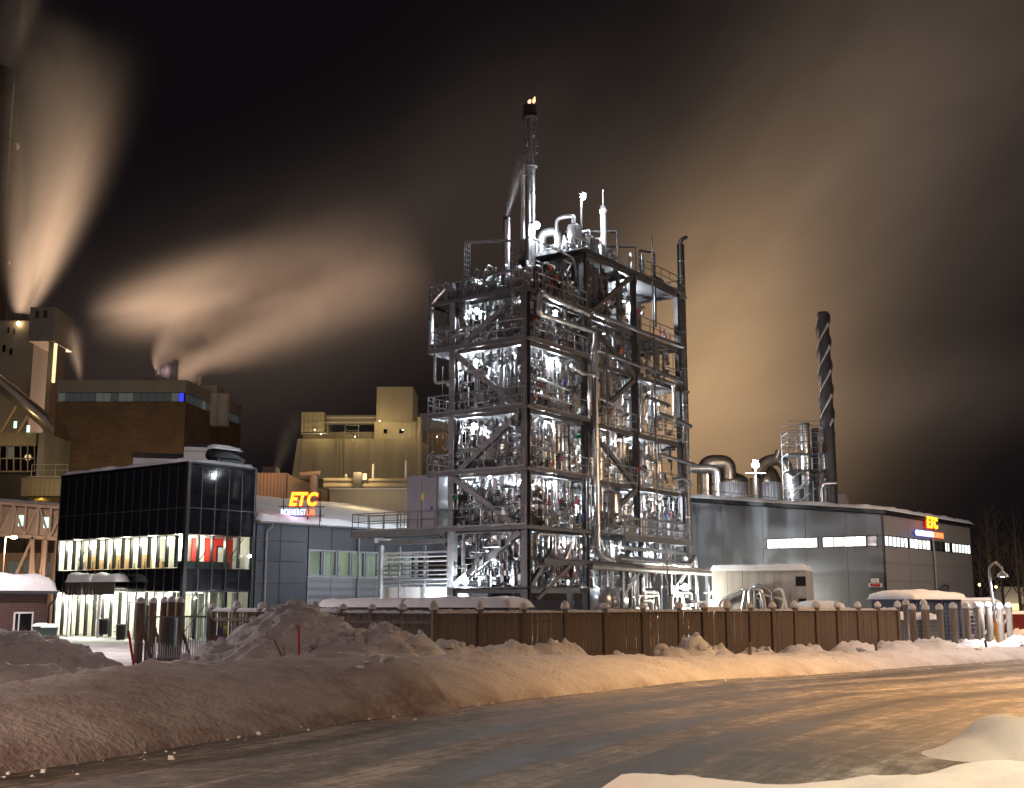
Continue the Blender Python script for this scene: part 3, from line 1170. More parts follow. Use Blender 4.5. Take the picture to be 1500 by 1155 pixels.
# small-bore tubing, too fine to tell apart
for k in range(2300):
    b = rg.choice([0, 0, 0, 1, 1, 2])
    li = rg.randrange(len(LZ) - 1)
    if (b == 0 and li == 5) or (b == 2 and li == 5):
        li = rg.randrange(4)
    z0, z1 = LZ[li] + .1, LZ[li + 1] - .4
    x, y = rg.uniform(BX[b] + .3, BX[b + 1] - .3), rg.choice([rg.uniform(.05, .8), rg.uniform(.3, 4.8)])
    if b == 0 and rg.random() < .35:
        x = rg.uniform(-.1, .8)
    z = rg.uniform(z0, z1 - .3)
    r = rg.choice([.016, .02, .026, .035, .05, .07])
    t = rg.random()
    tgt = small if rg.random() < .52 else smalldk
    if t < .45:
        tgt.tube([(x, y, z), (x, y, min(z1, z + rg.uniform(.6, 3.2)))], r, 6)
    elif t < .8:
        tgt.tube([(x, y, z), (x + rg.uniform(.4, 1.8), y, z), (x + rg.uniform(.4, 1.8), y, z + rg.uniform(-.3, .5))], r, 6)
    else:
        tgt.tube([(x, y, z), (x, y + rg.uniform(.3, 1.6), z), (x, y + rg.uniform(.3, 1.6), z + rg.uniform(-.4, .6))], r, 6)
    if rg.random() < .22:           # boxes and instruments
        s = rg.uniform(.07, .2)
        tgt.box(x - s, x + s, y - s * .6, y + s * .6, z, z + s * 2.2)
    if rg.random() < .18:
        s = rg.uniform(.08, .2)
        tgt.lathe((x, y, z), [(s * .4, 0), (s, s * .3), (s, s * 1.2), (s * .4, s * 1.5)], 10)
o = small.build('small_piping', M_STAIN, tower, True)
kind(o, 'stuff')
o = smalldk.build('dark_tubing', M_DARKPIPE, tower, True)
kind(o, 'stuff')

# more tubing crowding the left-hand end and its overhanging landings
lft, lfd = MB(), MB()
for k in range(620):
    li = rg.randrange(6)
    z0, z1 = ([3.05, 6.45, 9.72, 13.25, 17.2, 20.1] + [22.0])[li] + .1, ([6.45, 9.72, 13.25, 17.2, 20.1, 21.8][li]) - .35
    x, y, z = rg.uniform(-.45, 2.2), rg.uniform(.3, 6.4 if li > 1 else 5.0), rg.uniform(z0, z1 - .2)
    r = rg.choice([.02, .028, .035, .05, .08])
    tgt = lft if rg.random() < .55 else lfd
    t_ = rg.random()
    if t_ < .55:
        tgt.tube([(x, y, z), (x, y, min(z1, z + rg.uniform(.5, 2.6)))], r, 6)
    else:
        tgt.tube(round_path([(x, y, z), (x, y + rg.uniform(.3, 1.3), z), (x + rg.uniform(0, .5), y + .9, z + rg.uniform(-.5, .7))], .12, 2), r, 6)
    if rg.random() < .2:
        s_ = rg.uniform(.07, .18)
        tgt.box(x - s_, x + s_, y - s_ * .6, y + s_ * .6, z, z + s_ * 2.2)
kind(lft.build('small_piping', M_STAIN, tower, True), 'stuff')
kind(lfd.build('dark_tubing', M_DARKPIPE, tower, True), 'stuff')

# valves with hand wheels
def valve_mesh(body, wheel):
    a = MB().lathe((0, 0, 0), [(.1, -.16), (.1, -.12), (.05, -.11), (.09, -.03), (.09, .03), (.05, .11), (.1, .12), (.1, .16)], 10)
    a.tube([(0, 0, 0), (0, -.26, 0)], .025, 6)
    return a.mesh('valve', body, True), MB().tube([(.13 * math.cos(i * PI / 6), -.26, .13 * math.sin(i * PI / 6)) for i in range(13)], .022, 5).bar((-.13, -.26, 0), (.13, -.26, 0), .02).bar((0, -.26, -.13), (0, -.26, .13), .02).mesh('hand_wheel', wheel, True)


vmesh = [valve_mesh(M_STEEL, M_RED), valve_mesh(M_STEEL, M_BLUE), valve_mesh(M_DARKST, M_DARKST), valve_mesh(M_DARKST, M_ORANGE)]
for k in range(64):
    a, w = vmesh[rg.choice([0, 0, 1, 2, 2, 3])]
    li = rg.randrange(6)
    if k < 40:
        x, y, z = rg.uniform(.3, 6), rg.uniform(-.1, .5), LZ[li] + rg.uniform(.5, 2.0)
    else:
        x, y, z = rg.uniform(6.8, 18.8), rg.uniform(-.2, .4), LZ[li] + rg.uniform(.5, 2.0)
    v = piece('valve', a, tower, (x, y, z), (1.3,) * 3, rotz=rg.choice([0, -PI / 2, 0]))
    piece('hand_wheel', w, v)
M_ESIGN = mat('green_sign', (0.0, 0.25, 0.08), .5)
for (x, y, z) in ((-.14, 4.9, 8.3), (5.4, -.2, 12.1), (-.15, 3.2, 10.8)):
    blk('exit_sign', M_ESIGN, tower, x - .02, x + .02, y - .18, y + .18, z - .1, z + .1)

# ---- lamps fixed in the tower: small floodlights that light the decks
lampme = MB().box(-.16, .16, -.1, .1, -.05, .05).mesh('floodlight_body', M_DARKST)
lensme = MB().box(-.14, .14, -.08, .08, -.075, -.052).mesh('lamp_lens', M_LAMPW)
ballme = MB().lathe((0, 0, 0), [(.02, -.12), (.1, -.07), (.13, 0), (.1, .07), (.02, .12)], 12).mesh('lamp_lens', M_LAMPW, True)


def decklamp(x, y, z, power, ball=False):
    b = piece('floodlight', lampme, tower, (x, y, z))
    piece('lamp_lens', ballme if ball else lensme, b, (0, 0, -.16 if ball else 0))
    point((0, 0, -.24), power * 1.75, WHITE, .09, b)


for (x, y, zi, pw, ball) in ((1.0, 4.3, 4, 2100, True), (0.8, 0.9, 4, 3000, True), (0.7, 4.2, 3, 1800, True), (0.75, 0.8, 2, 2700, True), (0.6, 4.3, 2, 1200, False),
                             (0.1, 0.3, 5, 2000, True), (0.1, 3.6, 5, 1500, True), (3.4, .1, 5, 350, False), (3.2, 2.0, 1, 500, False), (2.6, .3, 3, 350, False), (3.4, .3, 4, 350, False), (3.0, 0.3, 2, 350, False)):
    decklamp(x, y, LV[zi] - .5, pw, ball)
for (x, y, z, pw) in ((4.2, 3.6, 15.6, 330), (4.2, 3.6, 12.0, 300), (4.2, 3.4, 8.6, 330), (9.6, 3.6, 22.4, 150), (9.6, 3.7, 18.7, 260), (9.6, 3.7, 15.7, 260), (9.6, 3.7, 12.0, 260), (9.8, 3.6, 8.6, 420),
                      (9.4, .5, 19.4, 120), (9.6, .5, 12.6, 120), (16.2, .6, 16.5, 150), (16.0, .6, 9.1, 250), (16.2, 2.6, 23.3, 850), (16.2, 3.8, 16.6, 450), (16.3, 2.4, 12.8, 500), (16.0, 2.2, 9.2, 900), (9.2, 1.8, 5.9, 900), (15.0, 0.2, 5.6, 800), (1.2, 3.7, 3.7, 900)):
    decklamp(x, y, z, pw)

# ---- vessels: each stands on the decks as a thing of its own
def tthing(name, label, cat, x, y, z, group=None):
    return thing(name, label, cat, TM @ Vector((x, y, z)), T_ROT, group)


def dome(r, h, n=5, up=True):
    return [(r * math.cos(i / n * PI / 2), h * math.sin(i / n * PI / 2)) for i in range(n + 1)]


def vessel(name, label, x, y, z0, z1, r, m=None, cone=0.0, nozzles=3, seed=0):
    t = tthing(name, label, 'vessel', x, y, z0)
    h = z1 - z0
    hd = r * .5
    g = random.Random(seed)
    if cone:
        prof = [(r * .18, 0), (r * .18, .15), (r, cone), (r, h - hd)] + [(a, h - hd + b) for a, b in dome(r, hd)][1:]
    else:
        prof = [(a, hd - b) for a, b in reversed(dome(r, hd))] + [(a, h - hd + b) for a, b in dome(r, hd)]
    MB().lathe((0, 0, 0), prof, 28).build('shell', m or M_ALU, t, True)
    zb = (cone or hd) + .1
    while zb < h - hd:
        MB().lathe((0, 0, zb), [(r, 0), (r + .025, .005), (r + .025, .07), (r, .075)], 28, False).build('band', M_STAIN, t, True)
        zb += rg.uniform(.8, 1.1)
    for k in range(nozzles):
        a = g.uniform(PI * .8, PI * 1.9)
        zz_ = g.uniform(hd, h - hd)
        d = Vector((math.cos(a), math.sin(a), 0))
        MB().tube([d * (r - .05) + Vector((0, 0, zz_)), d * (r + .25) + Vector((0, 0, zz_))], .09, 10).tube([d * (r + .2) + Vector((0, 0, zz_)), d * (r + .26) + Vector((0, 0, zz_))], .15, 12).build('nozzle', M_STEEL, t, True)
    MB().tube([(0, 0, h - .03), (0, 0, h + .25)], .1, 10).tube([(0, 0, h + .2), (0, 0, h + .26)], .16, 12).build('top_flange', M_STEEL, t, True)
    for a in (0.6, 2.2, 3.8, 5.4):
        MB().bar((r * .92 * math.cos(a), r * .92 * math.sin(a), -.02), (r * .92 * math.cos(a), r * .92 * math.sin(a), (cone or hd) + .2), .1).build('leg', M_STEEL, t)
    return t


vessel('reactor_vessel', 'large domed silver reactor standing through the lowest walkway of the tower', 2.4, 3.3, 3.75, 8.45, 1.22, cone=.9, seed=1)
vessel('hopper_vessel', 'bright cone-bottomed hopper above the domed reactor, under the third deck', 2.2, 3.9, 9.0, 12.75, 1.0, cone=1.5, seed=2)
vessel('cyclone_vessel', 'white-lit tapered vessel with a round manhole on the fourth deck', 2.3, 3.3, 13.3, 16.4, .85, cone=1.2, seed=3)
vessel('filter_vessel', 'narrow steel vessel on the topmost left deck beside the big pipe loop', 1.9, 3.4, 17.3, 19.7, .7, seed=4)
vessel('scrubber_vessel', 'slim vertical scrubber glowing under the top deck at the far end of the tower', 17.3, 2.4, 20.15, 23.4, .55, seed=5)
vessel('separator_vessel', 'short round separator between two decks at the far end of the tower', 15.0, 1.4, 13.35, 16.5, .62, seed=6)
vessel('condenser_vessel', 'squat bronze-tinted drum at the foot of the middle braces', 9.6, .0, 6.6, 9.1, .55, seed=7)
vessel('receiver_vessel', 'bright receiver vessel on the far end second deck', 15.6, 1.6, 9.8, 12.6, .6, seed=8)

# horizontal drum low at the right
t = tthing('horizontal_drum', 'big horizontal silver drum lying low behind the fence under the tower', 'vessel', 11.5, .8, 1.2)
MB().tube([(-2.9, 0, 1), (-2.7, 0, 1), (-2.3, 0, 1), (2.3, 0, 1), (2.7, 0, 1), (2.9, 0, 1)], [.3, .8, 1.0, 1.0, .8, .3], 26).build('shell', M_ALU, t, True)
for x in (-1.6, 1.6):
    MB().box(x - .12, x + .12, -.8, .8, -1.2, .35).build('saddle', M_STEEL, t)
for x in (-1.2, 0.2, 1.3):
    MB().tube([(x, 0, 1.9), (x, 0, 2.5)], .14, 10).tube([(x, 0, 2.35), (x, 0, 2.45)], .24, 12).build('nozzle', M_STEEL, t, True)

# ---- roof equipment
t = tthing('roof_tank', 'upright silver roof tank with a curved duct at the front corner of the tower top', 'tank', 7.2, 1.1, TOP)
MB().lathe((0, 0, 0), [(.45, 0), (.45, 1.9), (.4, 2.05), (.1, 2.15)], 24).build('shell', M_ALU, t, True)
MB().tube(round_path([(0, 0, 2.2), (0, 0, 2.7), (-.3, 1.1, 2.7), (-.3, 1.1, 0)], .5, 6), .14, 14).build('duct', M_ALU, t, True)
for k, (x, y, r, h, lab) in enumerate(((8.7, .8, .36, 1.5, 'first of the three small cylinders lined along the tower roof edge'), (9.9, .7, .3, 1.25, 'middle one of the three small cylinders on the tower roof edge'), (11.0, .8, .34, 1.1, 'last and shortest of the three small cylinders on the tower roof edge'))):
    t = tthing('roof_cylinder', lab, 'tank', x, y, TOP, 'small cylinders on the tower roof')
    MB().lathe((0, 0, 0), [(r, 0), (r, h), (r * .6, h + .15), (.06, h + .2)], 18).build('shell', M_STAIN, t, True)
    MB().tube(round_path([(0, 0, h + .15), (0, 0, h + .6), (0, .7, h + .6), (0, .7, 0)], .2), .07, 8).build('vent_pipe', M_ALU, t, True)
t = tthing('roof_scrubber', 'large bent duct unit on the tower roof beside the flare stack', 'duct', 6.9, 3.4, TOP + .25)
MB().tube(round_path([(0, 0, 0), (0, 0, 1.6), (0.2, -1.2, 1.6), (.2, -1.2, 0)], .6, 7), .3, 18).build('shell', M_ALU, t, True)
MB().box(-1.0, 1.1, -2.0, .9, -.24, -.02).build('base_frame', M_STEEL, t)
MB().tube([(-.8, .3, 0), (-.8, .3, 1.3)], .16, 10).build('blue_filter', M_BLUE, t, True)
clut = MB()
for k in range(330):
    x, y = rg.uniform(6.3, 12.6), rg.uniform(0.2, 4.8)
    h = rg.uniform(.3, 1.3)
    rr = rg.choice([.025, .035, .05, .08])
    if rg.random() < .5:
        clut.tube([(x, y, TOP), (x, y, TOP + h)], rr, 6)
    else:
        clut.tube(round_path([(x, y, TOP + .1), (x, y, TOP + h), (x + rg.uniform(-1, 1.4), y, TOP + h), (x + rg.uniform(-1, 1.4), y + .3, TOP + .2)], .15, 2), rr, 6)
for k in range(420):
    x, y = rg.uniform(.2, 6), rg.uniform(0.2, 5.8)
    h = rg.uniform(.3, 1.4) + (rg.uniform(0, 1.6) if x > 2.2 else 0)
    rr = rg.choice([.025, .035, .05, .08])
    clut.tube(round_path([(x, y, 20.1), (x, y, 20.1 + h), (x + rg.uniform(-.8, 1.0), y, 20.1 + h), (x + rg.uniform(-1, 1), y + .3, 20.2)], .15, 2), rr, 6)
for k in range(60):
    x, y = rg.uniform(13.2, 18.8), rg.uniform(0.2, 4.4)
    clut.tube([(x, y, TOP), (x, y, TOP + rg.uniform(.2, .9))], rg.choice([.03, .06, .14]), 7)
o = clut.build('roof_piping', M_STAIN, tower, True)
kind(o, 'stuff')
# roof drum on the left lower roof
t = tthing('roof_drum', 'pair-ended horizontal drum lying on the lower left roof deck of the tower', 'vessel', 3.4, 3.9, 20.15)
MB().tube([(-1.5, 0, .8), (-1.3, 0, .8), (1.3, 0, .8), (1.5, 0, .8)], [.2, .5, .5, .2], 18).build('shell', M_ALU, t, True)
MB().box(-1, -.8, -.4, .4, 0, .5).box(.8, 1, -.4, .4, 0, .5).build('saddle', M_STEEL, t)


def tray_frame(pts, w, label):
    """ladder-type cable tray bent into a portal"""
    t = thing('cable_ladder', label, 'cable ladder', TM @ Vector(pts[0]), T_ROT)
    o0 = Vector(pts[0])
    pp = [Vector(p) - o0 for p in pts]
    d0 = (pp[-1] - pp[0])
    side = Vector((-d0.y, d0.x, 0)).normalized()
    for k in range(4):
        off = side * (w * (k / 3 - .5))
        MB().tube([p + off for p in pp], .045, 6).build('side_rail', M_STEEL, t)
    r = MB()
    for a, b in zip(pp[:-1], pp[1:]):
        n = int((b - a).length / .3)
        for k in range(n):
            c = a.lerp(b, (k + .5) / n)
            r.bar(c - side * w / 2, c + side * w / 2, .03, .05)
    r.build('rungs', M_STEEL, t)
    return t


tray_frame([(-.35, 4.0, 19.2), (-.35, 4.0, 23.6), (-.35, .5, 23.1), (-.35, .5, 18.6)], .55, 'portal of pale cable ladders at the upper left corner of the tower')
for (x0, h0, x1, lab) in ((9.6, 2.6, 10.9, 'first cable ladder portal on the tower roof, nearest the white antenna'), (12.0, 2.2, 13.4, 'second cable ladder portal rising from the tower roof edge')):
    tray_frame([(x0, 3.2, TOP + h0), (x1, .0, TOP + h0 - .2), (x1, 0, TOP - .6)], .35, lab)
MB().tube(round_path([(14.3, .2, TOP), (14.3, .2, TOP + 2.0), (15.8, .1, TOP + 2.2), (16.1, 0, TOP + 2.2), (16.1, 0, 21)], .12), .08, 8).build('pipe', M_DARKPIPE, tower, True)
MB().tube([(13.6, .5, TOP), (13.6, .5, TOP + 1.7)], .12, 8).build('vent_pipe', M_STAIN, tower, True)
MB().tube([(15.2, .5, TOP), (15.2, .5, TOP + 1.9)], .14, 8).build('vent_pipe', M_STAIN, tower, True)
t = tthing('roof_fan', 'dark round ventilator on the far roof corner of the tower', 'ventilator', 18.0, .9, TOP)
MB().tube([(-.5, 0, .55), (.35, 0, .55)], .5, 20).build('housing', M_DARKST, t, True)
MB().box(-.5, .5, -.4, .4, 0, .12).build('base', M_STEEL, t)

# ---- flare stack
b_ = tl(777, 375, 72.5)
t = tthing('flare_stack', 'tall silver flare stack with two small flames at its tip', 'flare stack', b_.x, b_.y, 20.1)
zt = at(777, 150, 72.5).z - 20.1
z1 = at(777, 246, 72.5).z - 20.1
z2 = at(777, 222, 72.5).z - 20.1
z3 = at(777, 174, 72.5).z - 20.1
MB().lathe((0, 0, 0), [(.33, 0), (.33, z1 - .3), (.36, z1 - .25), (.36, z1)], 24).build('stack_pipe', M_ALU, t, True)
for k in range(7):
    zb = z1 * (k + .6) / 7
    MB().lathe((0, 0, zb), [(.33, 0), (.35, .01), (.35, .06), (.33, .07)], 24, False).build('band', M_STAIN, t, True)
MB().tube([(-.5, -.2, 0), (-.5, -.2, z1 - .8)], .12, 10).build('gas_pipe', M_STAIN, t, True)
MB().tube([(-.62, .1, z1 * .5), (-.62, .1, z1 - .7)], .17, 10).build('ignition_box', M_SNOW, t, True)
MB().lathe((0, 0, z1), [(.5, 0), (.5, .08), (.3, .12), (.28, 0.6), (.2, z2 - z1)], 20).build('reducer', M_STEEL, t, True)
MB().lathe((0, 0, z2), [(.2, 0), (.17, .2), (.17, z3 - z2)], 16).build('riser', M_STEEL, t, True)
for a in (0.4, 1.7, 2.9, 4.1, 5.2):
    MB().tube([(.32 * math.cos(a), .32 * math.sin(a), z1 + .7), (.38 * math.cos(a), .38 * math.sin(a), z3)], .03, 6).build('pilot_pipe', M_STEEL, t, True)
for k in range(8):
    a = k * 2.4
    zc = z1 + .4 + k * .22
    MB().tube([(.38 * math.cos(a), .38 * math.sin(a), zc), (.52 * math.cos(a), .52 * math.sin(a), zc + .1), (.5 * math.cos(a), .5 * math.sin(a), zc + .3), (.36 * math.cos(a), .36 * math.sin(a), zc + .4)], .05, 6).build('bracket', M_STEEL, t, True)
M_BURN = mat('burnt_steel', (.05, .035, .028), .6, .4, .4, 3)
MB().lathe((0, 0, z3), [(.2, -.05), (.56, 0), (.56, .1), (.42, .14), (.42, .2), (.44, zt - z3 - .35)], 22).build('burner', M_BURN, t, True)
MB().lathe((0, 0, z3 + .2), [(.44, 0), (.47, zt - z3 - .5), (.43, zt - z3 - .5)], 22, False).build('wind_shield', M_BURN, t, True)
M_FLAME = emitter('flame', (1.0, .50, .28), 2.2)
for (dx, dy, dz, hh, rr) in ((-.22, -.1, -.2, .34, .13), (.3, -.1, .02, .5, .12)):
    MB().tube([(dx, dy, zt + dz), (dx, dy, zt + dz + hh * .3), (dx + .06, dy, zt + dz + hh * .65), (dx + .13, dy, zt + dz + hh)], [rr * .5, rr, rr * .7, .02], 10).build('flame', M_FLAME, t, True)
lm = piece('floodlight', lampme, t, (-.25, -.45, at(771, 331, 72.5).z - 20.1), (1.3,) * 3)
piece('lamp_lens', ballme, lm, (0, -.12, -.12), (1.6,) * 3)
point((0, -.4, -.35), 1100, WHITE, .12, lm)

# ---- small exhaust stack
b_ = tl(742, 378, 71.5)
t = tthing('exhaust_stack', 'short silver exhaust stack puffing steam left of the flare', 'exhaust stack', b_.x, b_.y, 20.1)
h_ = at(742, 321, 71.5).z - 20.1
MB().lathe((0, 0, 0), [(.22, 0), (.22, h_ - .25), (.16, h_ - .1), (.16, h_)], 18).build('stack_pipe', M_ALU, t, True)
MB().lathe((0, 0, h_ - .1), [(.2, 0), (.24, .1), (.2, .2)], 18).build('cowl', M_DARKST, t, True)
EXH = TM @ Vector((b_.x, b_.y, 20.1 + h_))

# ---- lamp mast
b_ = tl(852, 372, 72.5)
t = tthing('lamp_mast', 'thin roof mast carrying the highest white floodlight of the tower', 'lamp', b_.x, b_.y, TOP)
h_ = at(852, 291, 72.5).z - TOP
MB().tube([(0, 0, 0), (0, 0, h_)], .06, 8).build('pole', M_RAIL, t, True)
piece('lamp_lens', ballme, t, (0, -.15, h_ + .05), (1.4,) * 3)
piece('floodlight', lampme, t, (0, -.1, h_ + .3), (1.4,) * 3)
point((0, -.4, h_), 1300, WHITE, .15, t)

# ---- white antenna vent
b_ = tl(884, 345, 75)
t = tthing('vent_antenna', 'white vent pipe tapering into a thin antenna on the tower top', 'vent', b_.x, b_.y, TOP)
h0 = at(884, 308, 75).z - TOP
h1 = at(884, 278, 75).z - TOP
M_WHITEP = mat('white_paint', (.6, .6, .62), .45)
MB().lathe((0, 0, 0), [(.2, 0), (.2, h0 - .3), (.26, h0 - .25), (.26, h0)], 16).build('pipe', M_WHITEP, t, True)
MB().tube([(0, 0, h0), (0, 0, h1)], .05, 8).build('antenna', M_WHITEP, t, True)
MB().lathe((0, 0, h0), [(.2, 0), (.2, .25), (.08, .35)], 14).build('cap', M_STEEL, t, True)

# ---- dark chimney pipe clamped to the far corner
b_ = tl(1003, 600, 83.2)
t = tthing('vent_stack', 'long dark vent pipe with a bent top at the far corner of the tower', 'vent stack', b_.x, b_.y, 4.0)
h_ = at(997, 359, 83.2).z - 4
MB().lathe((0, 0, 0), [(.27, 0), (.27, h_)], 18).build('stack_pipe', M_DARKPIPE, t, True)
MB().tube(round_path([(0, 0, h_ - .2), (0, 0, h_ + .35), (.5, -.25, h_ + .65)], .3, 5), .16, 12).build('elbow', M_STAIN, t, True)
for k in range(9):
    MB().lathe((0, 0, h_ * (k + .5) / 9), [(.27, 0), (.29, .01), (.29, .07), (.27, .08)], 18, False).build('band', M_STAIN, t, True)
for z in (7.2, 13.0, 20.0):
    MB().lathe((0, 0, z), [(.28, 0), (.38, .01), (.38, .16), (.28, .17)], 18, False).bar((-.6, 0, z + .08), (-.2, 0, z + .08), .12).build('clamp', M_STEEL, t, True)

# ---- grey cabinet on the walkway
t = tthing('equipment_cabinet', 'grey equipment cabinet standing on the long walkway left of the tower', 'cabinet', -.2, 6.2, 6.5)
M_CAB = mat('grey_cabinet', (.27, .27, .31), .45, .1, .15, .8)
MB().box(0, 1.7, 0, 2.35, 0, 3.1).build('body', M_CAB, t)
blk('lit_side_panel', M_WHITEP, t, .06, 1.64, -.03, -.004, .06, 3.04)  # white put into this face for the tower lamplight falling on it
for y in (.06, 1.2):
    d = blk('door', M_CAB, t, -.035, -.004, y, y + 1.09, .1, 2.95)
blk('yellow_label', mat('yellow_label', (.7, .5, .03), .5), t, -.05, -.036, 1.02, 1.2, 1.7, 2.1)
blk('blue_label', M_BLUE, t, -.05, -.036, .3, .5, 1.1, 1.3)
MB().box(-.06, 1.78, -.08, 2.43, 3.1, 3.18).build('lid', M_CAB, t)

# ---- pipe bridge running right in front of the tower foot
t = tthing('pipe_bridge', 'low steel beam on slanting struts crossing in front of the tower foot', 'pipe bridge', 0, -1.2, 0)
MB().ibeam((.1, 0, 4.45), (9.5, -.25, 4.4), .3, .32).build('beam', M_GREYST, t)
MB().tube([(4.5, -.3, 4.25), (21, -.9, 4.1)], .2, 12).build('beam', M_STEEL, t, True)
for x in (8.0, 14.3, 19.8):
    MB().bar((x, -.4, 0), (x, -.4, 4.1), .22).build('post', M_STEEL, t)
    MB().bar((x + .1, -.4, 2.6), (x + 2.0, -.5, 4.0), .16).build('strut', M_STEEL, t)
MB().bar((2.6, -.1, 4.3), (.3, .6, 2.4), .2).build('strut', M_GREYST, t)
snow_slab(10, 20.8, -1.05, -.55, 4.26, .14, 'snow_cover', t, .3, .15)
MB().tube([(12.2, -1.3, .3), (12.2, -1.3, 5.6)], .05, 6).build('pole', M_DARKPIPE, t, True)

# ---- skid pipework behind the fence, right of the tower
M_WPIPE = mat('white_lagged_pipe', (.62, .63, .64), .45)
rk = tthing('pipe_skid', 'white-lit tangle of low pipes and frames behind the right-hand fence', 'pipework', 12, -1, 0)
gs = random.Random(9)
for k in range(9):
    x = -2 + k * 1.6
    MB().bar((x, gs.uniform(-.4, .4), 0), (x, gs.uniform(-.2, .2), gs.uniform(1.8, 3.4)), .12).build('post', M_STEEL, rk)
for k in range(34):
    x, y, z = gs.uniform(-3, 12.5), gs.uniform(-1.2, 2.5), gs.uniform(.5, 3.2)
    L = gs.uniform(1, 3.5)
    pts = [(x, y, z), (x + L, y, z), (x + L, y, z + gs.choice([-1, 1]) * gs.uniform(.4, 1.2))]
    MB().tube(round_path(pts, .2, 3), gs.choice([.06, .08, .12, .15]), 9).build('pipe', gs.choice([M_WPIPE, M_ALU, M_ALU, M_STEEL]), rk, True)
for k in range(26):
    x, y = gs.uniform(-3, 12), gs.uniform(-1.2, 2.5)
    MB().tube([(x, y, .1), (x, y, gs.uniform(1.4, 4))], gs.choice([.05, .07, .1, .14]), 9).build('pipe', gs.choice([M_WPIPE, M_ALU, M_STEEL]), rk, True)
loopz = [(2, -.8, .6), (2, -.8, 2.6), (3.6, -.8, 2.6), (3.6, -.8, .5), (5, -.8, .5)]
MB().tube(round_path(loopz, .4, 5), .12, 10).build('pipe', M_WPIPE, rk, True)
for (x, y, z, p) in ((3.2, -1.0, 3.3, 900), (8.2, -1.4, 3.0, 900), (10.0, -2.2, 2.2, 500)):
    l = piece('floodlight', lampme, rk, (x, y, z), (1.5,) * 3)
    piece('lamp_lens', ballme, l, (0, -.1, -.1), (1.2,) * 3)
    point((0, -.3, -.35), p, WARMW, .12, l)
# pipework & bright lamp left of the tower foot
lk = tthing('wall_pipe_rack', 'rows of horizontal pipes on a rack between the grey lab and the tower foot', 'pipe rack', 1.0, 6.5, 0)
for k in range(8):
    z = 3.3 + .27 * k
    MB().tube([(.3 + .1 * (k % 3), 0, z), (.3 + .1 * (k % 3), 5.6, z)], .05 + .02 * (k % 2), 8).build('pipe', gs.choice([M_WPIPE, M_STEEL]), lk, True)
for y in (.2, 2.0, 4.0, 5.4):
    MB().bar((.5, y, 0), (.5, y, 5.6), .12).build('post', M_STEEL, lk)
MB().box(1.0, 1.2, -1.0, 6.0, 0, 3.1).build('screen_wall', mat('white_screen_wall', (.6, .6, .6), .7, 0, .12, .6), lk)
ff = tthing('ground_floodlight', 'dazzling white floodlight low at the left foot of the tower', 'lamp', -.5, 3.85, 3.05)
piece('lamp_lens', ballme, ff, (0, 0, .3), (1.5,) * 3)
piece('floodlight', lampme, ff, (.15, 0, .62), (1.5,) * 3)
MB().bar((.15, 0, 0), (.15, 0, .6), .05).build('bracket', M_STEEL, ff)
point((-.25, .1, .3), 900, WHITE, .12, ff)
point((.5, 2.0, .3), 450, WHITE, .12, lk).location = (-.6, .8, 2.4)

# =================================================================== BLACK GLASS OFFICE
G_ROT = math.atan2(0.79, 0.613)
ROFF = G_ROT


